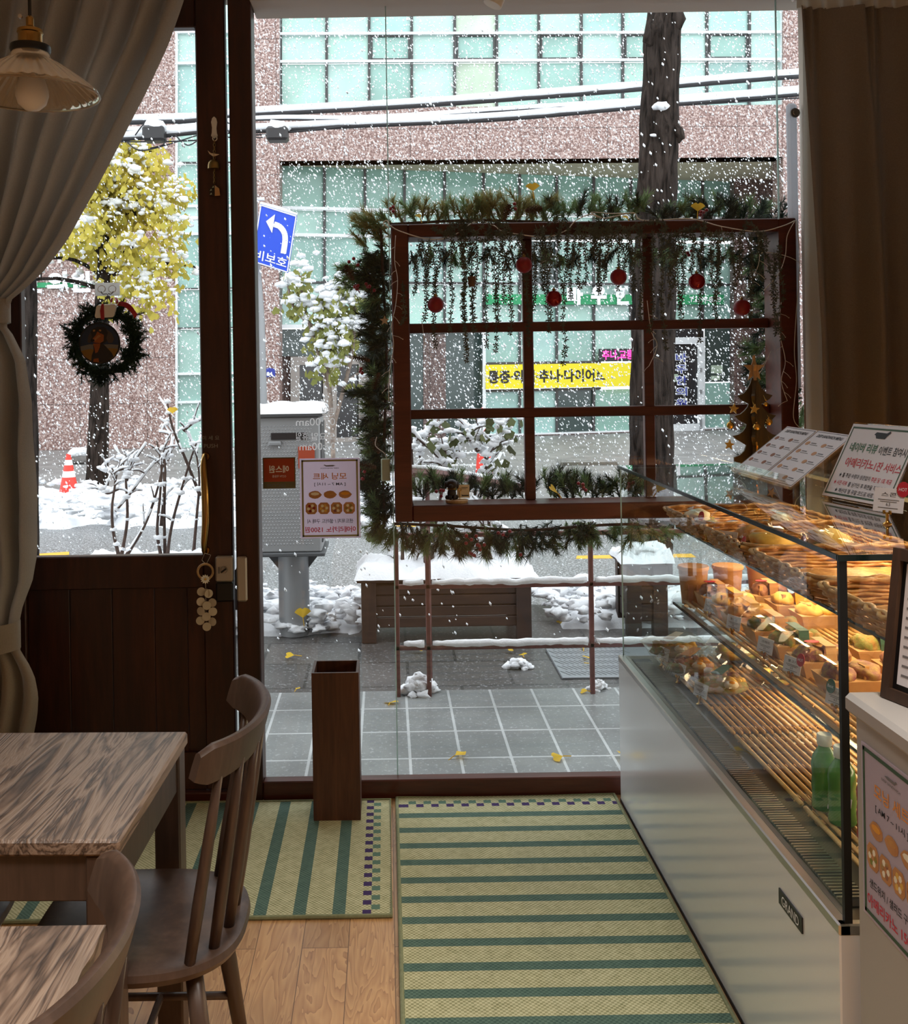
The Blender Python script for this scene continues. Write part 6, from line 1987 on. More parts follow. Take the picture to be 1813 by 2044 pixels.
for (x, z, y0, y1) in SHF:
    m = MB(); m.quad((x, y0, z), (1.43, y0, z), (1.43, y1, z), (x, y1, z)); gs = m.build('glass_shelf', 'case_glass', sc)
    m = MB(); m.box((x - .002, y0, z - .007), (x + .003, y1, z + .0004)); m.box((x, y0, z - .007), (1.43, y0 + .004, z)); m.build('shelf_edge', 'green_edge', gs)
    m = MB(); m.box((x + .004, y0, z - .010), (x + .030, y1, z - .0075)); m.build('shelf_lip', 'steel', gs)
    m = MB()
    for y in (y0 + .03, 2.76, y1 - .03): m.box((x + .03, y, z - .014), (1.44, y + .008, z - .002))
    m.build('shelf_bracket', 'steel', gs)
m = MB()
for (x, z) in ((1.385, 1.180), (1.325, .975), (1.285, .681)): m.box((x - .012, 1.95, z), (x + .012, 3.58, z + .006))
m.build('led_strip', 'strip_glow', sc)
m = MB(); m.box((CX0 - .003, 2.035, .415), (CX0, 2.155, .447)); np_ = m.build('name_plate', 'black_plastic', sc)
text('GRAND', (CX0 - .004, 2.092, .431), (0, -1, 0), (0, 0, 1), .088, .020, 'letter_white', np_)

# bamboo mats on the deck and the middle shelf
def mat_(x0, x1, y0, y1, z, label):
    t = thing('bamboo_mat', label, 'mat', ((x0 + x1) / 2, (y0 + y1) / 2, z), 'slatted bamboo mats in the showcase')
    m = MB(); n = int((x1 - x0) / .0205)
    for i in range(n + 1):
        x = x0 + (x1 - x0) * i / n
        m.tube([(x, y0, z + .012), (x, y1, z + .012)], .0056, 7)
    m.build('bamboo_slats', 'bamboo', t, smooth='all')
    m = MB(); k = max(2, int((y1 - y0) / .19))
    for j in range(k + 1):
        y = y0 + .03 + (y1 - y0 - .06) * j / k
        m.tube([Vector((x0 - .006 + (x1 - x0 + .012) * i / (2 * n), y, z + .012 + .0062 * (1 if i % 2 else -1))) for i in range(2 * n + 1)], .0022, 4)
    for y in (y0 + .05, y1 - .07): m.box((x0, y, z), (x1, y + .02, z + .0064))
    m.build('bindings', 'kraft', t)
mat_(.945, 1.41, 2.82, 3.58, CB, 'slatted bamboo mat under the salads at the window end of the deck')
mat_(.945, 1.41, 2.36, 2.80, CB, 'empty slatted bamboo mat in the middle of the deck')
mat_(.945, 1.41, 1.93, 2.34, CB, 'slatted bamboo mat with the drinks at the near end of the deck')
mat_(1.03, 1.42, 2.78, 3.57, .72, 'slatted bamboo mat on the middle shelf at the window end')
mat_(1.03, 1.42, 1.96, 2.76, .72, 'slatted bamboo mat on the middle shelf at the near end')

# wicker trays on the upper shelf
def wicker_tray(cx, cy_, z, lx, ly, h, label, rows=7):
    t = thing('wicker_tray', label, 'tray', (cx, cy_, z), 'wicker trays on the upper shelf')
    m = MB()
    def loop(hx, hy, zz, r, ph, amp=.0028, tw=0):
        per = []
        cr = .03
        def seg(a, b, n):
            for i in range(n): per.append((a[0] + (b[0] - a[0]) * i / n, a[1] + (b[1] - a[1]) * i / n))
        nx, ny = int(2 * hx / .016), int(2 * hy / .016)
        seg((-hx, -hy + cr), (-hx, hy - cr), ny); seg((-hx, hy - cr), (-hx + cr, hy), 2); seg((-hx + cr, hy), (hx - cr, hy), nx); seg((hx - cr, hy), (hx, hy - cr), 2)
        seg((hx, hy - cr), (hx, -hy + cr), ny); seg((hx, -hy + cr), (hx - cr, -hy), 2); seg((hx - cr, -hy), (-hx + cr, -hy), nx); seg((-hx + cr, -hy), (-hx, -hy + cr), 2)
        pts = []
        for i, (x, y) in enumerate(per):
            k = 1 + amp * (1 if (i + ph) % 4 < 2 else -1) / max(hx, .1)
            pts.append((cx + x * k, cy_ + y * k, zz + .0016 * math.sin(i * .8 + ph) + tw * .002 * math.sin(i * 1.3 + ph)))
        m.ring(pts, r, 5)
    for j in range(rows):
        f = j / (rows - 1)
        loop(lx / 2 - .03 * (1 - f), ly / 2 - .022 * (1 - f), z + .008 + (h - .012) * f, .0047, (j % 2) * 2)
    loop(lx / 2 + .002, ly / 2, z + h, .0058, 0, .004, 1); loop(lx / 2 - .004, ly / 2 - .005, z + h + .003, .0058, 2, .004, 1)
    m.build('woven_sides', 'wicker_gold', t, smooth='all')
    m = MB(); n = int(ly / .0135)
    for i in range(n):
        y = cy_ - ly / 2 + .03 + (ly - .06) * i / (n - 1)
        m.tube([(cx - lx / 2 + .03, y - .008, z + .007), (cx, y, z + .009), (cx + lx / 2 - .03, y + .008, z + .007)], .0034, 5)
    for i in range(5):
        x = cx - lx / 2 + .07 + (lx - .14) * i / 4; m.tube([(x, cy_ - ly / 2 + .03, z + .004), (x, cy_ + ly / 2 - .03, z + .004)], .004, 5)
    m.build('woven_base', 'wicker_gold', t, smooth='all')
    return t
for (y, lb) in ((3.425, 'wicker tray with a wrapped bun nearest the window'), (3.005, 'wicker tray holding two wrapped hot sandwiches'), (2.575, 'empty wicker tray right of the sandwich tray'), (2.14, 'empty wicker tray nearest the black showcase corner')):
    wicker_tray(1.205, y, .987, .455, .42, .062, lb)
# wrapped goods
def wrapped(c, s, label, mats=('bread', 'filling'), tag=None):
    t = thing('wrapped_sandwich', label, 'sandwich', c)
    c = Vector(c)
    m = MB(); m.ball(c + Vector((0, 0, s[2] * .5)), 1, .25, c.y * 7, 3, (s[0] * .46, s[1] * .46, s[2] * .5)); m.build('bun', mats[0], t, smooth='all')
    m = MB(); m.ball(c + Vector((-.002, 0, s[2] * .38)), 1, .6, c.y * 3, 3, (s[0] * .5, s[1] * .48, s[2] * .22)); m.build('filling', mats[1], t, smooth='all')
    m = MB(); m.ball(c + Vector((0, 0, s[2] * .52)), 1, .5, c.y * 5, 3, (s[0] * .56, s[1] * .60, s[2] * .60)); m.build('film_wrap', 'clear_film', t)
    if tag:
        m = MB(); q = c + Vector((-s[0] * .60, -s[1] * .1, s[2] * .55)); m.prism([(.016 * math.cos(k * .449), .020 * math.sin(k * .449)) for k in range(14)], q, (0, -1, 0), (.3, 0, 1), (-1, 0, .3), .0012); tg = m.build('hot_tag', 'tag_red', t)
        text('HOT', q + Vector((-.0015, 0, 0)), (0, -1, -.5), (.3, -.4, 1), .022, .008, 'letter_white', tg)
wrapped((1.06, 3.50, 1.0), (.10, .11, .062), 'small clear wrapped bun in the tray nearest the window', ('egg_white', 'salad'))
wrapped((1.10, 3.07, 1.0), (.13, .09, .072), 'clear wrapped sandwich with dark filling behind the price card', ('bread', 'dark_meat'))
wrapped((1.10, 2.94, 1.0), (.14, .12, .072), 'clear wrapped shredded egg sandwich with a red hot tag', ('potato', 'salad'), True)
wrapped((1.26, 2.93, 1.0), (.13, .14, .078), 'clear wrapped sandwich at the back of the hot sandwich tray', ('potato', 'filling'), True)
wrapped((1.32, 3.42, 1.0), (.08, .1, .05), 'small wrapped bun at the back of the tray nearest the window', ('bag_film', 'bread'))

# sandwich boxes
def sbox(c, label, band, fill, tag=None, sz=(.155, .112), lid=True):
    x, y, z = c; L, W = sz
    t = thing('sandwich_box', label, 'food box', c, 'boxed sandwiches on the middle shelf')
    def fr(m, a, b, z0, z1):
        m.hexa([(x - a * L / 2, y - a * W / 2, z0), (x + a * L / 2, y - a * W / 2, z0), (x + a * L / 2, y + a * W / 2, z0), (x - a * L / 2, y + a * W / 2, z0),
                (x - b * L / 2, y - b * W / 2, z1), (x + b * L / 2, y - b * W / 2, z1), (x + b * L / 2, y + b * W / 2, z1), (x - b * L / 2, y + b * W / 2, z1)])
    m = MB(); fr(m, .84, 1, z, z + .042); m.build('paper_tray', 'kraft', t)
    m = MB()
    for k in (-1, 1):
        m.ball((x + k * L * .22, y, z + .047), 1, .35, y * 9 + k, 3, (L * .24, W * .44, .026))
    m.build('filling', fill, t, smooth='all')
    m = MB()
    for k in (-1, 1): m.prism([(-.04, 0), (.04, 0), (.034, .026), (-.03, .030)], (x + k * L * .22 - .015, y, z + .042), (0, 1, 0), (.25, 0, 1), (1, 0, 0), .011)
    m.build('bread', 'bread', t)
    if lid:
        m = MB(); fr(m, 1.0, .80, z + .0425, z + .082); m.build('clear_lid', 'lid_film', t)
    if band:
        m = MB(); w2 = .014
        m.box((x - w2, y - W / 2 * .86, z + .0825), (x + w2, y + W / 2 * .86, z + .0835)); m.hexa([(x - w2, y - W / 2 - .001, z + .02), (x + w2, y - W / 2 - .001, z + .02), (x + w2, y - W / 2, z + .02), (x - w2, y - W / 2, z + .02), (x - w2, y - W * .40 - .001, z + .0835), (x + w2, y - W * .40 - .001, z + .0835), (x + w2, y - W * .40, z + .0835), (x - w2, y - W * .40, z + .0835)])
        m.build('paper_band', band, t)
    if tag:
        m = MB(); m.prism([(.02 * math.cos(k * .449), .013 * math.sin(k * .449)) for k in range(14)], (x - L * .2, y, z + .084), (1, 0, 0), (0, 1, 0), (0, 0, 1), .0012); m.build('round_tag', tag, t)
ZS = .733
sbox((1.115, 3.47, ZS), 'orange banded red marked food box before the brown cups, aisle side', 'cup_lid', 'dark_meat', 'tag_red', (.13, .10))
sbox((1.29, 3.47, ZS), 'orange banded red marked food box before the brown cups, back row', 'cup_lid', 'dark_meat', 'tag_red', (.13, .10))
sbox((1.125, 3.335, ZS), 'yellow banded salad sandwich box at the window end of the front row', 'tag_yellow', 'potato')
sbox((1.32, 3.335, ZS), 'yellow banded salad sandwich box in the back row', 'tag_yellow', 'potato')
sbox((1.125, 3.19, ZS), 'kraft wrapped sandwich box with a dark seal behind the first price card', 'kraft', 'bread')
sbox((1.34, 3.19, ZS), 'open kraft box heaped with yellow shredded egg', None, 'potato', None, (.15, .11), False)
sbox((1.135, 3.02, ZS), 'orange banded sandwich box between the first and second price cards', 'cup_lid', 'filling')
sbox((1.14, 2.86, ZS), 'green banded sandwich box behind the second price card, front row', 'tag_green', 'salad')
sbox((1.335, 2.80, ZS), 'green banded sandwich box in the back row', 'tag_green', 'salad', None)
sbox((1.145, 2.70, ZS), 'sandwich box with red oval mark behind the third price card', 'kraft', 'cabbage', 'tag_red')
sbox((1.145, 2.54, ZS), 'kraft box with clear lid just left of the best seller card', None, 'cabbage')
sbox((1.335, 2.62, ZS), 'red marked box in the back row near the round basket', 'tag_red', 'dark_meat', 'tag_red')
for (x, lb) in ((1.065, 'brown lidded paper cup at the far end nearest the aisle'), (1.185, 'brown lidded paper cup in the middle of the far trio'), (1.305, 'brown lidded paper cup at the back of the far trio')):
    t = thing('paper_cup', lb, 'cup', (x, 3.575, .72), 'brown paper cups')
    m = MB(); m.lathe((x, 3.575, .7205), [(0, 0), (.040, 0), (.0505, .125), (0, .125)], 24); m.build('cup_body', 'cup_side', t, smooth=True)
    m = MB(); m.lathe((x, 3.575, .8456), [(.053, -.006), (.054, .002), (.052, .006), (.046, .004), (0, .004)], 24); m.build('cup_lid', 'cup_lid', t, smooth=True)

# salad bowls
def bowl(x, y, label, items, band=None, s=.098, rz=.2):
    z = CB + .0185
    t = thing('salad_bowl', label, 'salad', (x, y, z), 'clear salad bowls on the deck')
    oc = [(1, .6), (.62, 1), (-.62, 1), (-1, .6), (-1, -.6), (-.62, -1), (.62, -1), (1, -.6)]
    ca, sa = math.cos(rz), math.sin(rz)
    def ringz(k, zz): return [(x + (a * ca - b * sa) * s * k, y + (a * sa + b * ca) * s * .86 * k, zz) for a, b in oc]
    m = MB()
    lv = [ringz(.74, z), ringz(.9, z + .03), ringz(1.0, z + .045), ringz(1.03, z + .047), ringz(.98, z + .052), ringz(.82, z + .074)]
    vs = [p for r in lv for p in r]; fs = []
    for j in range(5):
        for k in range(8): fs.append((j * 8 + k, j * 8 + (k + 1) % 8, j * 8 + 8 + (k + 1) % 8, j * 8 + 8 + k))
    fs.append(tuple(range(40, 48))); m.add(vs, fs); m.build('clear_bowl', 'clear_film', t)
    m = MB(); m.ring(ringz(1.035, z + .0465), .0022, 5); m.build('bowl_rim', 'clear_film', t)
    r = random.Random(int(x * 1000 + y * 77))
    m = MB(); m.ball((x, y, z + .026), 1, .25, x * 9, 3, (s * .78, s * .66, .022)); m.build('greens', 'salad', t, smooth='all')
    for q, (mt, ang) in enumerate(items):
        m = MB(); a = ang
        for k in range(7):
            b = a + r.uniform(-.55, .55); d = r.uniform(.2, .62)
            m.ball((x + math.cos(b) * s * d, y + math.sin(b) * s * d * .85, z + .034 + r.uniform(0, .01)), r.uniform(.012, .020), .5, k + q * 9, 2, (1.1, 1, .75))
        m.build('topping', mt, t, smooth='all')
    m = MB(); a = .8
    m.ball((x + .01, y - .05, z + .042), .019, 0, 0, 2, (1.2, .9, .7)); m.build('egg_half', 'egg_white', t, smooth='all')
    m = MB(); m.ball((x + .01, y - .053, z + .049), .011, 0, 0, 2, (1.1, 1, .6)); m.build('egg_yolk', 'egg_yolk', t, smooth='all')
    if band:
        m = MB(); m.prism([(-.017, -.055), (.017, -.055), (.014, .055), (-.014, .055)], (x, y, z + .0755), (.8, -.6, 0), (.6, .8, 0), (0, 0, 1), .001); m.build('paper_band', band, t)
bowl(.985, 3.545, 'clear salad bowl with cream band nearest the window', (('cabbage', 2.5), ('salad', 3.6), ('potato', 5.6)), 'cream', rz=.1)
bowl(.985, 3.345, 'clear salad bowl with an orange band behind the green banded one', (('dark_meat', 3.2), ('cabbage', 1.5), ('egg_yolk', 5.8)), 'cup_lid')
bowl(1.02, 3.14, 'clear salad bowl with a green band and yellow topping, nearest the empty mat', (('salad', 3.0), ('cabbage', 1.2), ('potato', 5.8)), 'tag_green', .102)
bowl(1.19, 3.50, 'clear salad bowl with half an egg, second row at the window end', (('salad', 3.2), ('filling', 1.2), ('cabbage', 5.2)), None, .092)
bowl(1.215, 3.225, 'clear salad bowl of yellow shreds, second row beside the empty mat', (('potato', 3.0), ('salad', 1.2), ('potato', 5.5)), None, .092)

# price cards on little gold stands
def price_card(p, label, name, ex=(.35, -.94, 0), w=.062, h=.042, hs=.022, tag=None):
    t = thing('price_card', label, 'price card', p, 'price cards in the showcase')
    p = Vector(p); ex = Vector(ex).normalized(); nrm = Vector((ex.y, -ex.x, 0)); up = Vector((-nrm.x * .22, -nrm.y * .22, 1)).normalized()
    m = MB(); m.lathe(p, [(0, 0), (.0095, 0), (.0095, .002), (.005, .004), (.003, .008), (.0035, hs)], 14); m.tube([p + Vector((0, 0, hs - .004)) - ex * .006, p + Vector((0, 0, hs + .004))  - ex * .007], .0032, 8); m.tube([p + Vector((0, 0, hs - .004)) + ex * .006, p + Vector((0, 0, hs + .004)) + ex * .007], .0032, 8)
    m.build('card_stand', 'gold', t, smooth=True)
    c = p + Vector((0, 0, hs)) + up * (h / 2) - nrm * .002
    m = MB(); m.prism([(-w / 2, -h / 2), (w / 2, -h / 2), (w / 2, h / 2), (-w / 2, h / 2)], c, ex, up, nrm, .001); cd2 = m.build('card', 'paper_opaque', t)
    f = c + nrm * .0012
    text(name, f + up * (h * .24), ex, up, w * .5, h * .17, 'ink', cd2)
    m = MB()
    for (v, ww) in ((.02, .7), (-.06, .55), (-.32, .66)): m.prism([(-w * ww / 2, -.0006), (w * ww / 2, -.0006), (w * ww / 2, .0006), (-w * ww / 2, .0006)], f + up * (h * v), ex, up, nrm, .0003)
    m.build('fine_print', 'ink_grey', cd2)
    text('6.5', f - up * (h * .17), ex, up, w * .14, h * .13, 'ink', cd2)
    if tag:
        q = c + up * (h * .5) + ex * (-.3 * w if tag == 'tag_green' else .45 * w) + nrm * .002
        m = MB(); m.prism([(.014 * math.cos(k * .449), .017 * math.sin(k * .449)) for k in range(14)], q, ex, up, nrm, .001); tg = m.build('round_tag', tag, t)
        text('Best' if tag == 'tag_green' else 'HOT', q + nrm * .001, ex, up, .018, .007, 'letter_white', tg)
zc = .7205
price_card((1.045, 3.34, zc), 'price card in front of the yellow banded boxes', '에그마요')
price_card((1.045, 3.12, zc), 'price card in front of the kraft wrapped box', '햄 에그')
price_card((1.045, 2.86, zc), 'price card in front of the green banded box', '크래미')
price_card((1.045, 2.67, zc), 'price card with a red spot in front of the red marked box', '불고기', tag='tag_red')
price_card((1.045, 2.41, zc), 'price card with a round green best seller tag beside the black corner', '닭가슴살 샐러드', tag='tag_green')
zd = CB + .0185
price_card((.93, 3.50, CB + .001), 'price card before the salad nearest the window', '샐러드')
price_card((.93, 3.31, CB + .001), 'price card before the orange banded salad', '단호박')
price_card((.935, 3.10, CB + .001), 'price card before the green banded salad', '리코타')
price_card((.975, 2.24, zd), 'price card beside the green bottles', '주스')
price_card((1.005, 3.36, .995), 'price card with a red spot on the tray nearest the window', '햄치즈', tag='tag_red')
price_card((1.005, 3.23, .995), 'price card on the rim between the first two trays', '치킨')
price_card((1.00, 3.02, .995), 'price card beside the red hot tag sandwich', '파니니', ex=(.6, -.8, 0))

# bottles
def bottle(x, y, label, mat, h=.17):
    z = zd
    t = thing('juice_bottle', label, 'bottle', (x, y, z), 'juice bottles in the showcase')
    m = MB(); m.lathe((x, y, z), [(0, 0), (.028, 0), (.030, .006), (.028, .03), (.030, .05), (.028, .075), (.030, .10), (.026, .118), (.014, .138), (.0135, .146), (0, .146)], 24); m.build('bottle_body', mat, t, smooth=True)
    m = MB(); m.lathe((x, y, z), [(.0155, .143), (.0165, .145), (.0165, .166), (.015, .168), (0, .168)], 20); m.build('bottle_cap', 'bottle_cap', t, smooth=True)
bottle(.985, 2.325, 'green juice bottle behind the front green one', 'juice_green'); bottle(.99, 2.25, 'green juice bottle nearest the price card', 'juice_green')
bottle(1.015, 2.165, 'red juice bottle behind the black corner', 'juice_red'); bottle(1.03, 2.09, 'red juice bottle hidden beside the counter', 'juice_red')

# round basket lying on the middle shelf
def round_basket(c, ax, r, depth, label, n=9):
    t = thing('round_basket', label, 'basket', c)
    ax = Vector(ax).normalized(); s = ax.orthogonal().normalized(); b = ax.cross(s); c = Vector(c)
    m = MB()
    for j in range(n):
        f = j / (n - 1); rr = r * (1.0 - .30 * f ** 1.5)
        m.ring([c - ax * (depth * f) + (s * math.cos(k * .1745) + b * math.sin(k * .1745)) * (rr + .003 * (1 if (k + j * 2) % 4 < 2 else -1)) + ax * .006 * math.sin(k * .7 + j) for k in range(36)], .0062, 5)
    for k in range(9): m.ring([c - ax * depth + (s * math.cos(a * .5236) + b * math.sin(a * .5236)) * (r * .075 * (k + .5)) for a in range(12)], .005, 4)
    m.build('woven_wall', 'wicker_gold', t, smooth='all')
    return t
round_basket((1.20, 2.24, .835), (-.55, -.62, .62), .105, .09, 'round wicker basket tipped toward the aisle beside the black corner')
wrapped((1.225, 2.26, .80), (.10, .10, .06), 'clear wrapped bread in the tipped round basket', ('bread', 'egg_white'))

# ------------------------------------------------------------------ things on top of the showcase
ZT = CT + .001
wt = thing('wooden_tree', 'dark wooden cut out Christmas tree with gold stars and balls on the showcase', 'ornament', (1.262, 3.50, ZT))
half = [(.072, 0), (.072, .034), (.052, .042), (.038, .056), (.031, .075), (.046, .085), (.062, .094), (.077, .107), (.056, .112), (.041, .123), (.032, .136), (.029, .147), (.042, .154), (.056, .162), (.069, .176), (.049, .182), (.035, .194), (.025, .206), (.021, .217), (.034, .224), (.048, .232), (.059, .245), (.038, .252), (.024, .268), (.014, .288), (.009, .305)]
for d in ((1, -.08, 0), (.42, .91, 0)):
    d = Vector(d).normalized()
    pl = [(x, z) for x, z in half] + [(-x, z) for x, z in reversed(half)] + [(-.03, 0), (-.012, .018), (.012, .018), (.03, 0)]
    m = MB(); m.prism(pl, (1.262, 3.50, ZT), d, (0, 0, 1), d.cross(Vector((0, 0, 1))), .011); m.build('tree_panel', 'tree_wood', wt)
def star5(R_, k=.42, ph=0): return [(R_ * (1 if i % 2 == 0 else k) * math.sin(i * math.pi / 5 + ph), R_ * (1 if i % 2 == 0 else k) * math.cos(i * math.pi / 5 + ph)) for i in range(10)]
for d in ((1, -.2, 0), (.2, 1, 0)):
    d = Vector(d).normalized(); m = MB(); m.prism(star5(.036, .40), (1.262, 3.50, ZT + .335), d, (0, 0, 1.3), d.cross(Vector((0, 0, 1))), .009); m.build('tree_star', 'pale_wood', wt)
m = MB(); m.box((1.257, 3.495, ZT + .295), (1.267, 3.505, ZT + .33)); m.build('star_peg', 'pale_wood', wt)
for (x, y, kd) in ((1465, 816, 's'), (1506, 817, 's'), (1458, 849, 'b'), (1511, 852, 'b'), (1535, 842, 'b'), (1456, 888, 's'), (1538, 888, 's'), (1511, 894, 's2'), (1529, 807, 'b2')):
    q = P(x, y, 3.44); m = MB()
    if kd[0] == 's':
        dd = Vector((1, .15, 0)) if kd == 's' else Vector((.25, 1, 0))
        m.prism(star5(.0185 if kd == 's' else .020, .44, .15), q, dd, (0, 0, 1), dd.cross(Vector((0, 0, 1))).normalized(), .005)
        m.build('gold_star', 'gold', wt)
    else:
        m.ball(q, .0125 if kd == 'b' else .008, 0, 0, 3); m.lathe((q.x, q.y, q.z + .0115), [(.003, 0), (.003, .005)], 8); m.build('gold_ball', 'gold', wt, smooth='all')
    m = MB(); m.tube([q + Vector((0, 0, .012)), q + Vector((0, .02, .03))], .0005, 4); m.build('thread', 'gold', wt)

# sloping acrylic menu stand
mh = thing('menu_stand', 'clear acrylic stand holding two sloping white menu sheets on the showcase', 'menu stand', (1.15, 2.92, ZT))
ey = Vector((.172, 0, .135)).normalized(); exm = Vector((0, -1, 0)); nm = Vector((-ey.z, 0, ey.x))
o = Vector((1.062, 3.15, ZT + .022))
m = MB(); W_, H_ = .455, .222
m.prism([(0, 0), (W_, 0), (W_, H_), (0, H_)], o - nm * .004, exm, ey, nm, .004)
m.prism([(0, 0), (W_, 0), (W_, .003), (0, .003)], o + nm * .010, exm, ey, nm, .026)
m.prism([(0, 0), (W_, 0), (W_ - .02, .022), (.02, .022)], o + nm * .023, exm, ey, nm, .003)
for k in (0.02, W_ - .024): m.prism([(0, 0), (.11, 0), (.165, .125)], Vector((1.066, 3.15 - k, ZT)), (1, 0, 0), (0, 0, 1), (0, 1, 0), .004)
m.build('acrylic_frame', 'clear_film', mh)
for k in range(2):
    m = MB(); w1 = .222; oo = o + exm * (.003 + k * .227) + nm * .001
    m.prism([(0, .004), (w1, .004), (w1, H_ - .002), (0, H_ - .002)], oo, exm, ey, nm, .0012); sh = m.build('menu_sheet', 'paper_opaque', mh)
    m = MB(); f = oo + nm * .0012
    for (a, b, c, d) in ((.004, .008, w1 - .004, .0095), (.004, H_ - .0075, w1 - .004, H_ - .006), (.004, .008, .0055, H_ - .006), (w1 - .0055, .008, w1 - .004, H_ - .006)): m.prism([(a, b), (c, b), (c, d), (a, d)], f, exm, ey, nm, .0003)
    m.build('sheet_border', 'ink', sh)
    m2 = MB()
    for r_ in range(5):
        for q in range(2):
            u, v = .014 + q * .105, .024 + r_ * .034
            m1 = MB(); m1.prism([(u + .014 + .013 * math.cos(t * .785), v + .006 + .008 * math.sin(t * .785)) for t in range(8)], f, exm, ey, nm, .0003); m1.build('food_picture', 'cup_side' if k else 'dark_meat', sh)
            m2.prism([(u + .034, v + .007), (u + .066, v + .007), (u + .066, v + .0105), (u + .034, v + .0105)], f, exm, ey, nm, .0003); m2.prism([(u + .034, v + .001), (u + .084, v + .001), (u + .084, v + .0028), (u + .034, v + .0028)], f, exm, ey, nm, .0003)
    m2.build('menu_lines', 'ink_grey', sh)
    text('DEEP SANDWICH MENU', f + exm * (w1 / 2) + ey * (H_ - .022), exm, ey, .16, .012, 'ink', sh, bold=.02)

# tilted event sign
es = thing('event_sign', 'white tilted acrylic sign with green and red Korean event lettering', 'sign', (1.18, 2.55, ZT))
a = Vector((1.135, 2.675, ZT + .003)); exs = Vector((.06, -.30, 0)).normalized(); W_, H_ = .262, .215
nh = Vector((exs.y, -exs.x, 0)); ey = (Vector((0, 0, 1)) * .885 - nh * .465).normalized(); nn = (nh * .885 + Vector((0, 0, .465))).normalized()
m = MB(); m.prism([(0, 0), (W_, 0), (W_, H_), (0, H_)], a, exs, ey, nn, .003); m.prism([(0, 0), (W_, 0), (W_, .07), (0, .07)], a, exs, (Vector((0, 0, 0)) - nh), Vector((0, 0, 1)), .003)
m.build('acrylic_frame', 'clear_film', es)
m = MB(); m.prism([(.004, .004), (W_ - .004, .004), (W_ - .004, H_ - .004), (.004, H_ - .004)], a + nn * .0022, exs, ey, nn, .001); sh = m.build('sign_sheet', 'paper_opaque', es)
f = a + nn * .003
m = MB()
for (x0, y0, x1, y1) in ((.01, .011, W_ - .01, .016), (.01, H_ - .017, W_ - .01, H_ - .012), (.01, .011, .0135, H_ - .012), (W_ - .0135, .011, W_ - .01, H_ - .012)): m.prism([(x0, y0), (x1, y0), (x1, y1), (x0, y1)], f, exs, ey, nn, .0004)
m.build('border', 'poster_green', sh)
def et(s, u, v, w, h, mt, b=.01): text(s, f + exs * (u * W_) + ey * (v * H_) + nn * .0004, exs, ey, w * W_, h * H_, mt, sh, bold=b)
et('네이버 리뷰', .32, .68, .40, .12, 'ink_green', .02); et('이벤트 참여시', .74, .67, .38, .11, 'ink'); et('아메리카노', .36, .48, .42, .125, 'ink_red', .01); et('1잔 서비스', .77, .47, .36, .12, 'ink_red', .01)
et('★ 홀 주문 수량과 상관없이', .37, .31, .46, .06, 'ink'); et('주문 당 1회 제공', .76, .305, .28, .06, 'ink_red'); et('★ 사진 리뷰', .21, .21, .2, .06, 'ink_red'); et('를 남기신 후 화면을 직원에게', .59, .205, .52, .06, 'ink'); et('★ 계산대 옆 큐알 코드로 바로 참여', .50, .115, .66, .06, 'ink')
m = MB(); m.prism([(-.028, .0), (-.022, .007), (.016, .006), (.026, .012), (.03, .008), (.02, -.002), (.016, -.010), (-.016, -.010), (-.022, -.002)], f + exs * (.5 * W_) + ey * (.86 * H_) + nn * .0004, exs, ey, nn, .0004); m.build('logo', 'ink', sh)
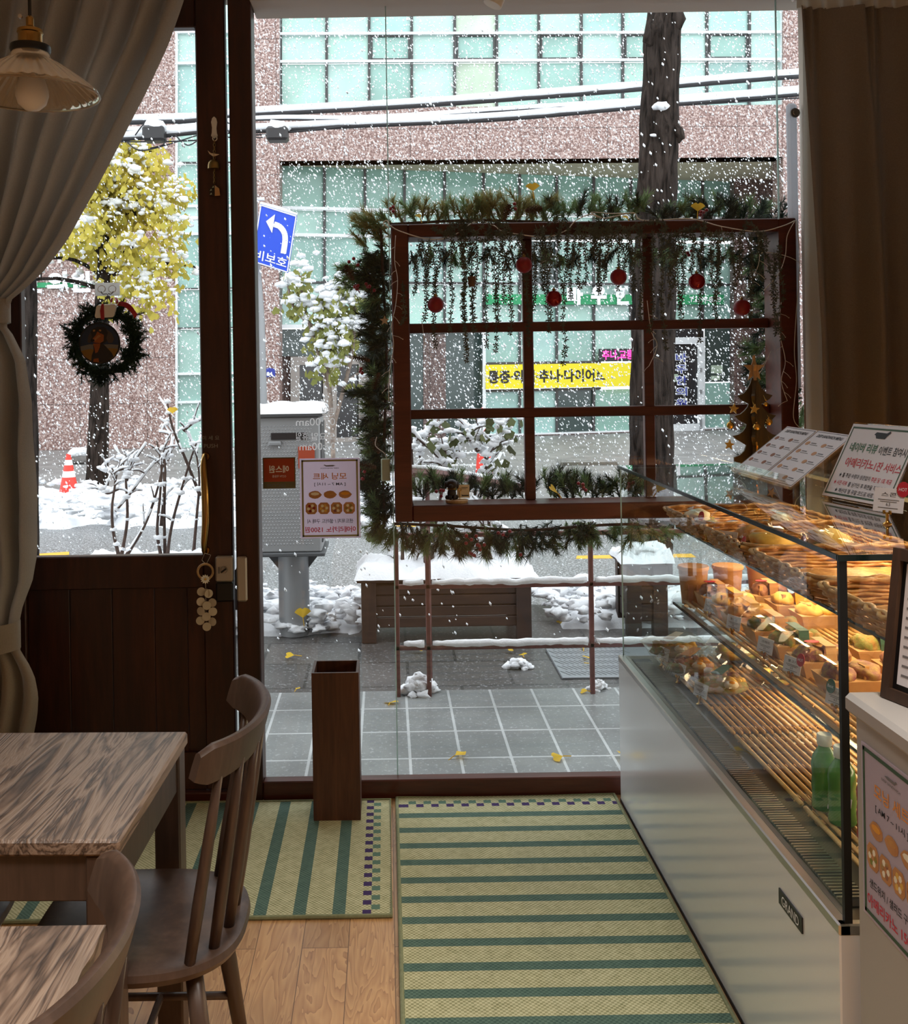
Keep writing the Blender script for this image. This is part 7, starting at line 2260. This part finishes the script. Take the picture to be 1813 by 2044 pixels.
# round basket with wrapped cookie and its price card
rb_ = round_basket((1.235, 2.17, ZT + .07), (-.1, -.1, 1), .098, .062, 'round wicker basket on top of the showcase at the right edge', 7)
wrapped((1.235, 2.17, ZT + .045), (.12, .12, .06), 'silvery wrapped scone in the basket on top of the showcase', ('bag_film', 'bread'))
price_card((1.082, 2.215, ZT), 'price card on a gold stand on top of the showcase at the right edge', '스콘', ex=(.55, -.83, 0), w=.068, h=.052, hs=.026, tag='tag_red')

# ------------------------------------------------------------------ front counter
m = MB(); m.bbox((.83, -.6, 0), (1.55, 1.826, .926), .003)
co = m.build('counter', 'counter_white', label='pale counter in the near right corner beside the showcase', cat='counter')
m = MB(); m.bbox((.812, -.6, .926), (1.55, 1.834, .962), .008); m.build('worktop', 'counter_white', co)
c = Vector((.8285, 1.80 - .105, .735))
morning_poster('counter_poster', 'white morning set poster with green border on the counter front', c, (0, -1, 0), (0, 0, 1), .212, .30, (-1, 0, 0), 'poster_green', 1)
fb = thing('menu_board', 'brown wood framed menu board standing on the counter at the right edge', 'menu board', (.90, 1.72, .962))
exb = Vector((.29, -.957, 0)); nb = Vector((exb.y, -exb.x, 0)); upb = (Vector((0, 0, 1)) - nb * .13).normalized(); nb2 = (nb + Vector((0, 0, .13))).normalized()
o = Vector((.868, 1.800, .9625)); W_, H_ = .21, .262
m = MB()
for (x0, y0, x1, y1) in ((0, 0, W_, .020), (0, H_ - .020, W_, H_), (0, .02, .018, H_ - .02), (W_ - .018, .02, W_, H_ - .02)): m.prism([(x0, y0), (x1, y0), (x1, y1), (x0, y1)], o, exb, upb, nb2, .016)
m.build('wood_frame', 'board_wood', fb)
m = MB(); m.prism([(.018, .02), (W_ - .018, .02), (W_ - .018, H_ - .02), (.018, H_ - .02)], o - nb2 * .002, exb, upb, nb2, .004); m.build('board_back', 'black_plastic', fb)
m = MB(); m.prism([(.028, .03), (W_ - .022, .03), (W_ - .022, H_ - .024), (.028, H_ - .024)], o + nb2 * .001, exb, upb, nb2, .001); sh = m.build('menu_sheet', 'paper_opaque', fb)
m = MB()
for k in range(11): m.prism([(.036, .045 + k * .0165), (.09 + .02 * (k % 3), .045 + k * .0165), (.09 + .02 * (k % 3), .049 + k * .0165), (.036, .049 + k * .0165)], o + nb2 * .0018, exb, upb, nb2, .0003)
m.build('menu_lines', 'ink_grey', sh)
